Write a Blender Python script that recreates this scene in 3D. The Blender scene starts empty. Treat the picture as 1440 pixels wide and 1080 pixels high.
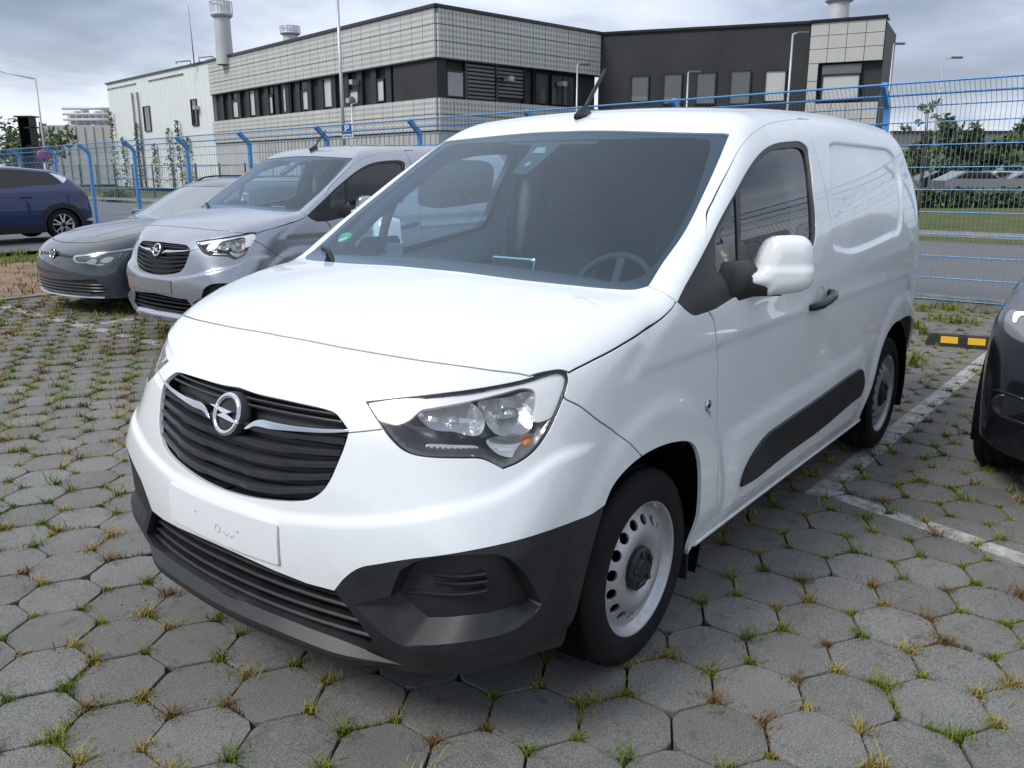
import bpy, bmesh, math, random
import numpy as np
from mathutils import Vector, Matrix, geometry
random.seed(7); RNG = np.random.default_rng(7)
scene = bpy.context.scene
COL = scene.collection
# ---------------------------------------------------------------- camera
CAM = np.array([2.224, 2.070, 1.560]); YAW, PITCH, ROLL = [math.radians(a) for a in (217.709, -14.156, -.021)]; FPX = 1195.1
_f = np.array([math.cos(PITCH)*math.cos(YAW), math.cos(PITCH)*math.sin(YAW), math.sin(PITCH)])
_r = np.cross(_f, [0, 0, 1]); _r /= np.linalg.norm(_r); _u = np.cross(_r, _f)
_r, _u = math.cos(ROLL)*_r+math.sin(ROLL)*_u, -math.sin(ROLL)*_r+math.cos(ROLL)*_u
cam = bpy.data.cameras.new('camera'); cam_o = bpy.data.objects.new('camera', cam); COL.objects.link(cam_o)
M = Matrix(((_r[0], _u[0], -_f[0], CAM[0]), (_r[1], _u[1], -_f[1], CAM[1]), (_r[2], _u[2], -_f[2], CAM[2]), (0, 0, 0, 1)))
cam_o.matrix_world = M
cam.sensor_fit = 'HORIZONTAL'; cam.sensor_width = 36; cam.lens = FPX/1440*36; cam.clip_start = .05; cam.clip_end = 3000
scene.camera = cam_o
scene.render.resolution_x, scene.render.resolution_y = 1024, 768
# ---------------------------------------------------------------- sky, sun, exposure
SUN_AZ, SUN_EL = math.radians(-18), math.radians(46)      # direction towards the sun, from +x
w = bpy.data.worlds.new('World'); scene.world = w; w.use_nodes = True
nt = w.node_tree; nt.nodes.clear()
def N(t, **k):
    n = nt.nodes.new(t)
    for a, b in k.items(): setattr(n, a, b)
    return n
sky = N('ShaderNodeTexSky', sky_type='NISHITA', sun_disc=False, sun_elevation=SUN_EL, sun_rotation=math.pi/2-SUN_AZ, air_density=1, dust_density=2.0, ozone_density=1.2)
tc = N('ShaderNodeTexCoord'); sep = N('ShaderNodeSeparateXYZ'); nt.links.new(tc.outputs['Generated'], sep.inputs[0])
def math_(op, a, b=None, c=None):
    n = N('ShaderNodeMath', operation=op)
    for i, v in enumerate((a, b, c)):
        if v is None: continue
        if isinstance(v, (int, float)): n.inputs[i].default_value = v
        else: nt.links.new(v, n.inputs[i])
    return n.outputs[0]
zz = math_('ADD', math_('MAXIMUM', sep.outputs[2], 0.0), .16)
cx = math_('DIVIDE', sep.outputs[0], zz); cy = math_('DIVIDE', sep.outputs[1], zz)
cmb = N('ShaderNodeCombineXYZ'); nt.links.new(cx, cmb.inputs[0]); nt.links.new(cy, cmb.inputs[1])
def noise(scale, detail, rough, off, dist=0.):
    mp = N('ShaderNodeMapping'); mp.inputs['Location'].default_value = off; nt.links.new(cmb.outputs[0], mp.inputs[0])
    n = N('ShaderNodeTexNoise'); n.inputs['Scale'].default_value = scale; n.inputs['Detail'].default_value = detail
    n.inputs['Roughness'].default_value = rough; n.inputs['Distortion'].default_value = dist; nt.links.new(mp.outputs[0], n.inputs[0]); return n.outputs[0]
def ramp(src, *stops):
    n = N('ShaderNodeValToRGB'); e = n.color_ramp.elements
    while len(e) < len(stops): e.new(.5)
    for el, (p, c) in zip(e, stops): el.position = p; el.color = (*c, 1)
    nt.links.new(src, n.inputs[0]); return n.outputs[0]
def mix(f, a, b, bt='MIX'):
    n = N('ShaderNodeMix', data_type='RGBA', blend_type=bt)
    for s, v in ((n.inputs[0], f), (n.inputs[6], a), (n.inputs[7], b)):
        if isinstance(v, (int, float)): s.default_value = v
        elif isinstance(v, tuple): s.default_value = (*v, 1)
        else: nt.links.new(v, s)
    return n.outputs[2]
CLOUD_OFF = (.4, 5.2, 0)
big = noise(.34, 2, .45, CLOUD_OFF, .15); fine = noise(1.1, 4, .52, (8.4, 2.2, 0), .25); wisp = noise(3.2, 4, .55, (2.4, 7.2, 0), .2)
shade = math_('ADD', math_('ADD', math_('MULTIPLY', big, .70), math_('MULTIPLY', fine, .22)), math_('MULTIPLY', wisp, .08))
cloud = ramp(shade, (.36, (2.55, 3.15, 4.3)), (.44, (4.6, 5.4, 6.9)), (.51, (7.7, 8.5, 9.9)), (.60, (10.4, 11.0, 11.9)))
cover = ramp(fine, (.30, (.70, .70, .70)), (.46, (1, 1, 1)))
low = ramp(sep.outputs[2], (.0, (.75, .75, .75)), (.06, (.3, .3, .3)), (.16, (0, 0, 0)))
cl2 = mix(low, cloud, (9.0, 9.4, 9.9))
bg = N('ShaderNodeBackground'); bg.inputs[1].default_value = .077
nt.links.new(mix(cover, sky.outputs[0], cl2), bg.inputs[0])
wo = N('ShaderNodeOutputWorld'); nt.links.new(bg.outputs[0], wo.inputs[0])
sd = bpy.data.lights.new('sun', 'SUN'); sd.energy = 2.0; sd.angle = math.radians(18); sd.color = (1, .965, .91)
so = bpy.data.objects.new('sun', sd); COL.objects.link(so); so.location = (0, 0, 30)
so.rotation_euler = Vector((math.cos(SUN_EL)*math.cos(SUN_AZ), math.cos(SUN_EL)*math.sin(SUN_AZ), math.sin(SUN_EL))).to_track_quat('Z', 'Y').to_euler()
vs = scene.view_settings; vs.view_transform = 'Standard'; vs.look = 'None'; vs.exposure = .42; vs.gamma = 1; vs.use_curve_mapping = False
# ---------------------------------------------------------------- helpers
def px_ray(p): return _f+_r*(p[0]-720)/FPX-_u*(p[1]-540)/FPX
def px_z(p, z=0.):
    d = px_ray(p); return CAM+d*(z-CAM[2])/d[2]
def px_x(p, x):
    d = px_ray(p); return CAM+d*(x-CAM[0])/d[0]
def px_y(p, y):
    d = px_ray(p); return CAM+d*(y-CAM[1])/d[1]
MATS = {}
def mat(name, col=(.5, .5, .5), rough=.5, metal=0., coat=0., spec=.5, emit=None, alpha=1., trans=0., ior=1.45, coat_rough=.03):
    m = bpy.data.materials.new(name); m.use_nodes = True; b = m.node_tree.nodes['Principled BSDF']
    b.inputs['Base Color'].default_value = (*col, 1); b.inputs['Roughness'].default_value = rough; b.inputs['Metallic'].default_value = metal
    b.inputs['Coat Weight'].default_value = coat; b.inputs['Coat Roughness'].default_value = coat_rough; b.inputs['Specular IOR Level'].default_value = spec
    b.inputs['Transmission Weight'].default_value = trans; b.inputs['IOR'].default_value = ior; b.inputs['Alpha'].default_value = alpha
    if emit: b.inputs['Emission Color'].default_value = (*emit[0], 1); b.inputs['Emission Strength'].default_value = emit[1]
    MATS[name] = m; return m
class G:
    """tiny node-graph helper for one material"""
    def __init__(s, m): s.m = m; s.t = m.node_tree; s.b = s.t.nodes['Principled BSDF']
    def n(s, t, **k):
        x = s.t.nodes.new(t)
        for a, b in k.items():
            if isinstance(a, str) and hasattr(x, a): setattr(x, a, b)
        return x
    def link(s, a, b): s.t.links.new(a, b)
    def coord(s, kind='Object', scale=(1, 1, 1)):
        c = s.n('ShaderNodeTexCoord'); mp = s.n('ShaderNodeMapping'); mp.inputs['Scale'].default_value = scale
        if kind == 'World':
            g = s.n('ShaderNodeNewGeometry'); s.link(g.outputs['Position'], mp.inputs[0])
        else: s.link(c.outputs[kind], mp.inputs[0])
        return mp.outputs[0]
    def noise(s, co, scale, detail=3, rough=.5):
        x = s.n('ShaderNodeTexNoise'); x.inputs['Scale'].default_value = scale; x.inputs['Detail'].default_value = detail; x.inputs['Roughness'].default_value = rough
        s.link(co, x.inputs['Vector']); return x.outputs[0]
    def ramp(s, f, *stops):
        x = s.n('ShaderNodeValToRGB'); e = x.color_ramp.elements
        while len(e) < len(stops): e.new(.5)
        for el, (p, c) in zip(e, stops):
            el.position = p; el.color = (*((c, c, c) if isinstance(c, (int, float)) else c), 1)
        s.link(f, x.inputs[0]); return x.outputs[0]
    def mix(s, f, a, b, bt='MIX'):
        x = s.n('ShaderNodeMix'); x.data_type = 'RGBA'; x.blend_type = bt
        for q, v in ((x.inputs[0], f), (x.inputs[6], a), (x.inputs[7], b)):
            if isinstance(v, (int, float)): q.default_value = v
            elif isinstance(v, tuple): q.default_value = (*v, 1)
            else: s.link(v, q)
        return x.outputs[2]
    def math(s, op, a, b=None):
        x = s.n('ShaderNodeMath'); x.operation = op
        for q, v in zip(x.inputs, (a, b)):
            if v is None: continue
            if isinstance(v, (int, float)): q.default_value = v
            else: s.link(v, q)
        return x.outputs[0]
    def bump(s, h, strength=.3, dist=.01):
        x = s.n('ShaderNodeBump'); x.inputs['Strength'].default_value = strength; x.inputs['Distance'].default_value = dist
        s.link(h, x.inputs['Height']); s.link(x.outputs[0], s.b.inputs['Normal'])
    def base(s, c): s.link(c, s.b.inputs['Base Color'])
    def rough(s, c): s.link(c, s.b.inputs['Roughness'])
def link(name, me, material=None, parent=None):
    if material is not None and len(me.materials) == 0: me.materials.append(MATS[material] if isinstance(material, str) else material)
    o = bpy.data.objects.new(name, me); COL.objects.link(o)
    if parent is not None: o.parent = parent
    return o
def tag(o, label=None, cat=None, group=None, kind=None):
    if label: o['label'] = label
    if cat: o['category'] = cat
    if group: o['group'] = group
    if kind: o['kind'] = kind
    return o
def empty(name, loc=(0, 0, 0), rz=0., **k):
    o = bpy.data.objects.new(name, None); COL.objects.link(o); o.location = loc; o.rotation_euler = (0, 0, rz); o.empty_display_size = .2
    return tag(o, **k)
class MB:
    """mesh builder: verts / faces with simple shapes"""
    def __init__(s): s.v = []; s.f = []; s.sm = []; s.mi = []
    def add(s, v, f, smooth=False, mi=0):
        o = len(s.v); s.v += [tuple(map(float, p)) for p in v]; s.f += [tuple(i+o for i in q) for q in f]; s.sm += [smooth]*len(f); s.mi += [mi]*len(f); return s
    def box(s, c, d, rot=None, mi=0):
        hx, hy, hz = d[0]/2, d[1]/2, d[2]/2
        P = [Vector((sx*hx, sy*hy, sz*hz)) for sz in (-1, 1) for sy in (-1, 1) for sx in (-1, 1)]
        if rot is not None: P = [rot @ p for p in P]
        return s.add([(p[0]+c[0], p[1]+c[1], p[2]+c[2]) for p in P], [(0, 2, 3, 1), (4, 5, 7, 6), (0, 1, 5, 4), (2, 6, 7, 3), (0, 4, 6, 2), (1, 3, 7, 5)], mi=mi)
    def bbox(s, c, d, b=.005, rot=None, mi=0):
        """box with chamfered edges"""
        bm = bmesh.new(); bmesh.ops.create_cube(bm, size=1)
        bmesh.ops.scale(bm, vec=d, verts=bm.verts); bmesh.ops.bevel(bm, geom=bm.edges[:], offset=min(b, min(d)*.45), segments=2, affect='EDGES', profile=.6)
        return s.frombm(bm, c, rot, mi)
    def frombm(s, bm, c=(0, 0, 0), rot=None, mi=0, smooth=False):
        bm.verts.index_update(); P = [v.co if rot is None else rot @ v.co for v in bm.verts]
        s.add([(p[0]+c[0], p[1]+c[1], p[2]+c[2]) for p in P], [tuple(v.index for v in f.verts) for f in bm.faces], smooth, mi); bm.free(); return s
    def tube(s, pts, rad, n=8, cap=True, smooth=True, mi=0):
        pts = [Vector(p) for p in pts]; m = len(pts); V = []
        rad = [rad]*m if isinstance(rad, (int, float)) else rad
        up = None
        for i, p in enumerate(pts):
            d = (pts[min(i+1, m-1)]-pts[max(i-1, 0)]).normalized()
            if up is None:
                up = Vector((0, 0, 1)) if abs(d.z) < .9 else Vector((1, 0, 0))
            a = d.cross(up).normalized(); up = a.cross(d).normalized()
            for k in range(n):
                t = 2*math.pi*k/n; V.append(p+(a*math.cos(t)+up*math.sin(t))*rad[i])
        Fc = [(i*n+k, i*n+(k+1) % n, (i+1)*n+(k+1) % n, (i+1)*n+k) for i in range(m-1) for k in range(n)]
        s.add(V, Fc, smooth, mi)
        if cap: s.add(V[:n], [tuple(range(n))], False, mi); s.add(V[-n:], [tuple(range(n))[::-1]], False, mi)
        return s
    def lathe(s, prof, n=48, axis='Y', c=(0, 0, 0), smooth=True, mi=0, closed=False):
        """prof: list of (radius, offset along axis)"""
        V = []
        for r, h in prof:
            for k in range(n):
                t = 2*math.pi*k/n; a, b = r*math.cos(t), r*math.sin(t)
                V.append({'Y': (a+c[0], h+c[1], b+c[2]), 'Z': (a+c[0], b+c[1], h+c[2]), 'X': (h+c[0], a+c[1], b+c[2])}[axis])
        m = len(prof)
        Fc = [(i*n+k, i*n+(k+1) % n, ((i+1) % m)*n+(k+1) % n, ((i+1) % m)*n+k) for i in range(m if closed else m-1) for k in range(n)]
        return s.add(V, Fc, smooth, mi)
    def prism(s, poly, axis, a, b, mi=0):
        """2D polygon extruded along an axis between a and b"""
        def P(q, h): return {'X': (h, q[0], q[1]), 'Y': (q[0], h, q[1]), 'Z': (q[0], q[1], h)}[axis]
        n = len(poly); V = [P(q, a) for q in poly]+[P(q, b) for q in poly]
        return s.add(V, [tuple(range(n))[::-1], tuple(range(n, 2*n))]+[(i, (i+1) % n, n+(i+1) % n, n+i) for i in range(n)], mi=mi)
    def grid(s, P, smooth=True, mi=0, flip=False):
        P = np.asarray(P); a, b = P.shape[:2]
        Fc = [(i*b+j, i*b+j+1, (i+1)*b+j+1, (i+1)*b+j) for i in range(a-1) for j in range(b-1)]
        if flip: Fc = [q[::-1] for q in Fc]
        return s.add(P.reshape(-1, 3), Fc, smooth, mi)
    def mesh(s, name):
        me = bpy.data.meshes.new(name); me.from_pydata(s.v, [], s.f)
        me.polygons.foreach_set('use_smooth', s.sm); me.polygons.foreach_set('material_index', s.mi); me.update(); return me
    def fix(s, me):
        bm = bmesh.new(); bm.from_mesh(me); bmesh.ops.remove_doubles(bm, verts=bm.verts, dist=1e-5); bmesh.ops.recalc_face_normals(bm, faces=bm.faces); bm.to_mesh(me); bm.free(); return me
    def obj(s, name, material=None, parent=None, fix=True, mirror=False):
        if mirror: s.mirror()
        me = s.mesh(name)
        if fix: s.fix(me)
        if isinstance(material, (list, tuple)):
            for q in material: me.materials.append(MATS[q])
            return link(name, me, None, parent)
        return link(name, me, material, parent)
    def mirror(s):
        s.v = [(x, -y, z) for x, y, z in s.v]; s.f = [q[::-1] for q in s.f]; return s
def loft_tris(me_name, V, T, Nn, flange=None, mirror=False, both=False, weld=None):
    """triangle mesh with given vertex normals; flange = depth of the turned-in edge"""
    V = np.asarray(V, float); T = np.asarray(T, int); Nn = np.asarray(Nn, float)
    used = np.unique(T); mp = -np.ones(len(V), int); mp[used] = np.arange(len(used)); V = V[used]; Nn = Nn[used]; T = mp[T]
    if flange:
        e = np.concatenate([T[:, [0, 1]], T[:, [1, 2]], T[:, [2, 0]]]); key = np.sort(e, 1); _, inv, cnt = np.unique(key, axis=0, return_inverse=True, return_counts=True)
        be = e[cnt[inv.ravel()] == 1]
        mid = (V[be[:, 0]]+V[be[:, 1]])/2; keep = np.maximum(np.abs(V[be[:, 0], 1]), np.abs(V[be[:, 1], 1])) > 2e-3
        if weld is not None: keep &= seg_dist(mid, weld[:-1], weld[1:]) > 4e-3
        be = be[keep]
        acc = np.zeros_like(V)
        d = V[be[:, 1]]-V[be[:, 0]]; mid = (Nn[be[:, 0]]+Nn[be[:, 1]])/2; out = np.cross(d, mid); out /= np.maximum(np.linalg.norm(out, axis=1, keepdims=True), 1e-9)
        np.add.at(acc, be[:, 0], out); np.add.at(acc, be[:, 1], out)
        bv = np.unique(be); acc[bv] /= np.maximum(np.linalg.norm(acc[bv], axis=1, keepdims=True), 1e-9)
        n0 = len(V); m = len(bv); idx = -np.ones(n0, int); idx[bv] = np.arange(m)
        r = .0016
        A = V[bv]; B = A+acc[bv]*r-Nn[bv]*r; Cc = B-Nn[bv]*flange
        nB = (acc[bv]+Nn[bv])/1.4142
        V = np.concatenate([V, B, Cc, ]); Nn = np.concatenate([Nn, acc[bv], acc[bv]])
        a, b = be[:, 0], be[:, 1]; Bi = n0+idx; Ci = n0+m+idx
        T = np.concatenate([T, np.stack([b, a, Bi[a]], 1), np.stack([b, Bi[a], Bi[b]], 1), np.stack([Bi[b], Bi[a], Ci[a]], 1), np.stack([Bi[b], Ci[a], Ci[b]], 1)])
    if both:
        T = np.concatenate([T, T[:, ::-1]+len(V)]); V = np.concatenate([V, V*[1, -1, 1]]); Nn = np.concatenate([Nn, Nn*[1, -1, 1]])
    if mirror: V = V*[1, -1, 1]; Nn = Nn*[1, -1, 1]; T = T[:, ::-1]
    me = bpy.data.meshes.new(me_name); me.from_pydata(V.tolist(), [], T.tolist())
    me.polygons.foreach_set('use_smooth', [True]*len(T)); me.update()
    me.normals_split_custom_set_from_vertices(Nn.tolist()); return me
def cat_smooth(P, closed=False, step=.012, corners=()):
    """Catmull-Rom through P, resampled at step; corner indices stay sharp"""
    P = np.asarray(P, float); n = len(P); out = []
    segs = n if closed else n-1
    for i in range(segs):
        p1, p2 = P[i], P[(i+1) % n]
        p0 = P[(i-1) % n] if (closed or i > 0) else 2*p1-p2
        p3 = P[(i+2) % n] if (closed or i+2 < n) else 2*p2-p1
        if i in corners: p0 = 2*p1-p2
        if (i+1) % n in corners: p3 = 2*p2-p1
        # centripetal
        t01 = max(np.linalg.norm(p1-p0)**.5, 1e-4); t12 = max(np.linalg.norm(p2-p1)**.5, 1e-4); t23 = max(np.linalg.norm(p3-p2)**.5, 1e-4)
        m1 = p2-p1+t12*((p1-p0)/t01-(p2-p0)/(t01+t12)); m2 = p2-p1+t12*((p3-p2)/t23-(p3-p1)/(t12+t23))
        k = max(1, int(math.ceil(np.linalg.norm(p2-p1)/step)))
        for j in range(k):
            t = j/k; out.append((2*t**3-3*t**2+1)*p1+(t**3-2*t**2+t)*m1+(-2*t**3+3*t**2)*p2+(t**3-t**2)*m2)
    if not closed: out.append(P[-1])
    return np.array(out)
def inpoly(P, poly):
    x, y = P[:, 0], P[:, 1]; r = np.zeros(len(P), bool); q = np.asarray(poly); a = q; b = np.roll(q, -1, 0)
    for (x0, y0), (x1, y1) in zip(a, b):
        if y0 == y1: continue
        c = ((y0 > y) != (y1 > y)) & (x < (x1-x0)*(y-y0)/(y1-y0)+x0); r ^= c
    return r
def strip(P, w):
    """thin closed polygon along a 2D polyline"""
    P = np.asarray(P, float); d = np.gradient(P, axis=0); d /= np.maximum(np.linalg.norm(d, axis=1, keepdims=True), 1e-9); n = np.stack([-d[:, 1], d[:, 0]], 1)*w/2
    return np.concatenate([P+n, (P-n)[::-1]])
def resample(P, step):
    P = np.asarray(P, float); d = np.r_[0, np.cumsum(np.linalg.norm(np.diff(P, axis=0), axis=1))]; k = max(2, int(d[-1]/step)+1); t = np.linspace(0, d[-1], k)
    return np.stack([np.interp(t, d, P[:, i]) for i in range(P.shape[1])], 1)
def seg_dist(P, A, B):
    out = np.full(len(P), 9.)
    for i in range(0, len(A), 200):
        a = A[i:i+200][None]; b = B[i:i+200][None]; p = P[:, None]
        ab = b-a; t = np.clip(((p-a)*ab).sum(-1)/np.maximum((ab*ab).sum(-1), 1e-12), 0, 1)
        out = np.minimum(out, np.linalg.norm(p-a-ab*t[..., None], axis=-1).min(1))
    return out
def cdt_patch(outer, holes, gaps, lines, step, feats=(), refine=()):
    """constrained triangulation of a 2D domain. outer: polygon; holes, gaps: closed polygons cut out; lines: closed polygons only conformed to.
    returns points, triangles and the component number of each triangle"""
    def dens(L):
        L = np.asarray(L, float); o = []
        for a, b in zip(L, np.roll(L, -1, 0)):
            k = max(1, int(np.linalg.norm(b-a)/step)); o += [a+(b-a)*t for t in np.arange(k)/k]
        return np.array(o)
    loops = [dens(outer)]+[np.asarray(h) for h in list(holes)+list(gaps)+list(lines)]
    V = []; E = []
    for L in loops:
        o = len(V); n = len(L); V += L.tolist(); E += [(o+i, o+(i+1) % n) for i in range(n)]
    for L in feats:
        o = len(V); n = len(L); V += np.asarray(L).tolist(); E += [(o+i, o+i+1) for i in range(n-1)]
    V = np.array(V); Ea = np.array(E)
    lo = loops[0].min(0); hi = loops[0].max(0)
    gx = np.arange(lo[0]+step/2, hi[0], step); gy = np.arange(lo[1]+step/2, hi[1], step)
    Gx, Gy = np.meshgrid(gx, gy, indexing='ij'); Gx = Gx+(np.arange(len(gy)) % 2)[None]*step*.5
    P = np.stack([Gx.ravel(), Gy.ravel()], 1); P = P[inpoly(P, loops[0])]
    for h in holes: P = P[~inpoly(P, np.asarray(h))]
    sd = seg_dist(P, V[Ea[:, 0]], V[Ea[:, 1]]); P = P[sd > step*.45]
    for (x0, x1, y0, y1, st) in refine:
        a_, b_ = np.meshgrid(np.arange(x0, x1, st), np.arange(y0, y1, st), indexing='ij'); a_ = a_+(np.arange(a_.shape[1]) % 2)[None]*st*.5
        Q = np.stack([a_.ravel(), b_.ravel()], 1); Q = Q[inpoly(Q, loops[0])]
        for h in holes: Q = Q[~inpoly(Q, np.asarray(h))]
        Q = Q[seg_dist(Q, V[Ea[:, 0]], V[Ea[:, 1]]) > st*.45]
        P = P[~((P[:, 0] > x0-st) & (P[:, 0] < x1+st) & (P[:, 1] > y0-st) & (P[:, 1] < y1+st))]; P = np.concatenate([P, Q])
    allv = [Vector(p) for p in np.concatenate([V, P])]
    r = geometry.delaunay_2d_cdt(allv, E, [], 0, 1e-6)
    pts = np.array([tuple(p) for p in r[0]]); T = np.array([f for f in r[2] if len(f) == 3])
    c = pts[T].mean(1)
    keep = inpoly(c, loops[0])
    for h in list(holes)+list(gaps): keep &= ~inpoly(c, np.asarray(h))
    gapT = np.zeros(len(T), bool)
    for h in gaps: gapT |= inpoly(c, np.asarray(h))
    gapT &= inpoly(c, loops[0])
    for h in holes: gapT &= ~inpoly(c, np.asarray(h))
    GT = T[gapT]; T = T[keep]; c = c[keep]
    a = pts[GT]; ar = np.cross(a[:, 1]-a[:, 0], a[:, 2]-a[:, 0]) if len(GT) else np.zeros(0); GT = np.where((ar < 0)[:, None], GT[:, ::-1], GT)
    a = pts[T]; ar = np.cross(a[:, 1]-a[:, 0], a[:, 2]-a[:, 0]); T = np.where((ar < 0)[:, None], T[:, ::-1], T)
    lab = np.zeros(len(T), int)
    for i, L in enumerate(lines): lab[inpoly(c, np.asarray(L))] = i+1
    # connected components (edges shared, same label)
    par = np.arange(len(T))
    def find(i):
        while par[i] != i: par[i] = par[par[i]]; i = par[i]
        return i
    ed = {}
    for i, t in enumerate(T.tolist()):
        for a_, b_ in ((t[0], t[1]), (t[1], t[2]), (t[2], t[0])):
            k = (a_, b_) if a_ < b_ else (b_, a_)
            j = ed.setdefault(k, i)
            if j != i and lab[i] == lab[j]:
                x, y = find(i), find(j)
                if x != y: par[x] = y
    comp = np.array([find(i) for i in range(len(T))])
    return pts, T, comp, c, GT
def text_mesh(txt, size, name='text', extrude=.0, font_shear=0., bold=0.):
    cu = bpy.data.curves.new(name, 'FONT'); cu.body = txt; cu.size = size; cu.extrude = extrude; cu.shear = font_shear; cu.align_x = 'CENTER'; cu.align_y = 'CENTER'; cu.offset = bold; cu.resolution_u = 3
    o = bpy.data.objects.new(name, cu); COL.objects.link(o); dg = bpy.context.evaluated_depsgraph_get(); me = bpy.data.meshes.new_from_object(o.evaluated_get(dg)); bpy.data.objects.remove(o); bpy.data.curves.remove(cu); return me
def frame_m(P, ex, ey, ez): return Matrix(((ex[0], ey[0], ez[0], P[0]), (ex[1], ey[1], ez[1], P[1]), (ex[2], ey[2], ez[2], P[2]), (0, 0, 0, 1)))

def crop(o, s, pts): return [(o[0]+x/s, o[1]+y/s) for x, y in pts]
# ---------------------------------------------------------------- vehicle materials
def paint(name, col, rough=.32, metal=0., flake=False):
    m = mat(name, col, rough, metal, coat=1., coat_rough=.02); g = G(m); co = g.coord('Object')
    d = g.noise(co, 6, 5, .6); dd = g.ramp(d, (.35, .0), (.75, 1.))
    g.base(g.mix(dd, col, tuple(c*.955 for c in col)))
    g.rough(g.ramp(d, (.3, rough*.85), (.7, rough*1.15)))
    if name == 'white_paint':      # road film on the lower flanks
        sp = g.n('ShaderNodeSeparateXYZ'); g.link(co, sp.inputs[0]); lo = g.ramp(sp.outputs[2], (.28, 1.), (.62, 0.)); fl = g.ramp(g.noise(co, 22, 6, .7), (.45, 0.), (.8, .55)); f2 = g.math('MULTIPLY', lo, fl)
        g.base(g.mix(f2, g.mix(dd, col, tuple(c*.955 for c in col)), (.36, .34, .31)))
    return m
paint('white_paint', (.76, .795, .815)); paint('silver_paint', (.35, .375, .43), .28, .75); paint('graphite_paint', (.045, .058, .076), .3, .4)
paint('blue_paint', (.004, .018, .10), .3, .2); paint('black_paint', (.006, .007, .010), .3, .1)
def plastic(name, col, rough=.55, grain=900, dust=.12):
    m = mat(name, col, rough); g = G(m); co = g.coord('Object')
    n = g.noise(co, grain, 2); g.bump(n, .25, .0006)
    dn = g.noise(co, 9, 6, .65); f = g.ramp(dn, (.42, 0.), (.72, dust)); g.base(g.mix(f, col, (.22, .21, .19))); return m
plastic('black_plastic', (.011, .012, .015), .46, dust=.06); plastic('dark_plastic', (.014, .015, .017), .42, dust=.05); plastic('gloss_black', (.012, .012, .014), .15, dust=.02)
plastic('slat_plastic', (.034, .037, .045), .28, dust=.06)
plastic('interior', (.028, .029, .032), .7, 400, .1); plastic('interior_light', (.30, .31, .31), .7, 400, .05); plastic('seat_cloth', (.035, .036, .04), .9, 700, .1)
mat('void', (.004, .004, .004), .9, spec=.1)
mat('chrome', (.72, .73, .75), .10, 1.); mat('satin_chrome', (.62, .64, .67), .22, 1.)
mat('mirror', (.8, .82, .84), .02, 1.); mat('lamp_reflector', (.60, .615, .63), .24, .85); mat('lamp_dark', (.12, .125, .13), .22, .5, coat=.5)
mat('lamp_white', (.86, .87, .88), .3, .0, coat=1); mat('amber', (.75, .22, .02), .2, trans=.3); mat('red_lens', (.25, .006, .01), .12, coat=1)
m = mat('steel_rim', (.46, .47, .49), .30, .7); g = G(m); co = g.coord('Object'); n = g.noise(co, 14, 7, .7)
g.base(g.mix(g.ramp(n, (.52, 0.), (.80, .6)), (.46, .47, .49), (.15, .12, .10))); g.rough(g.ramp(n, (.35, .32), (.7, .7)))
m = mat('alloy', (.55, .56, .58), .28, .8)
m = mat('rubber', (.018, .018, .019), .8, spec=.3); g = G(m); co = g.coord('Object'); n = g.noise(co, 10, 6, .65); g.base(g.mix(g.ramp(n, (.4, 0.), (.75, .3)), (.007, .007, .008), (.035, .033, .03))); g.bump(g.noise(co, 260, 2), .25, .001)
def glass(name, tint, r0=.04, rough=0., haze=0., hcol=(.5, .55, .6), gcol=(1, 1, 1)):
    """thin pane: tinted see-through plus a mirror part that grows at grazing angles (same from both sides)"""
    m = bpy.data.materials.new(name); m.use_nodes = True; t = m.node_tree; t.nodes.clear(); nn = t.nodes.new; L = t.links.new
    o = nn('ShaderNodeOutputMaterial'); mx = nn('ShaderNodeMixShader'); tr = nn('ShaderNodeBsdfTransparent'); gl = nn('ShaderNodeBsdfGlossy'); ge = nn('ShaderNodeNewGeometry')
    tr.inputs[0].default_value = (*tint, 1); gl.inputs['Roughness'].default_value = rough; gl.inputs['Color'].default_value = (*gcol, 1)
    dt = nn('ShaderNodeVectorMath'); dt.operation = 'DOT_PRODUCT'; L(ge.outputs['Normal'], dt.inputs[0]); L(ge.outputs['Incoming'], dt.inputs[1])
    def mt(op, a, b):
        x = nn('ShaderNodeMath'); x.operation = op; x.use_clamp = False
        for q, v in zip(x.inputs, (a, b)):
            if isinstance(v, (int, float)): q.default_value = v
            else: L(v, q)
        return x.outputs[0]
    c = mt('ABSOLUTE', dt.outputs['Value'], 0.); f = mt('ADD', mt('MULTIPLY', mt('POWER', mt('SUBTRACT', 1., c), 5.), 1-r0), r0)
    first = tr.outputs[0]
    if haze:
        df = nn('ShaderNodeBsdfDiffuse'); df.inputs[0].default_value = (*hcol, 1); m2 = nn('ShaderNodeMixShader'); m2.inputs[0].default_value = haze; L(tr.outputs[0], m2.inputs[1]); L(df.outputs[0], m2.inputs[2]); first = m2.outputs[0]
    L(f, mx.inputs[0]); L(first, mx.inputs[1]); L(gl.outputs[0], mx.inputs[2]); L(mx.outputs[0], o.inputs[0])
    MATS[name] = m; return m
glass('windshield_glass', (.62, .82, .92), .075, rough=.02, haze=.008, hcol=(.30, .52, .72), gcol=(.74, .87, 1.0)); glass('side_glass', (.80, .86, .87), .07, haze=.01); glass('privacy_glass', (.06, .065, .07), .06); glass('lens', (.95, .955, .96), .045, rough=.07)
mat('sticker_green', (.03, .38, .14), .5); mat('sticker_white', (.75, .78, .76), .5); mat('frit', (.012, .013, .018), .3)
mat('windscreen_solid', (.035, .062, .072), .03, coat=1, spec=.9, ior=1.9); mat('privacy_glass_solid', (.010, .011, .013), .04, spec=.6); mat('tail_dark', (.03, .008, .01), .1, coat=1)
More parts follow.
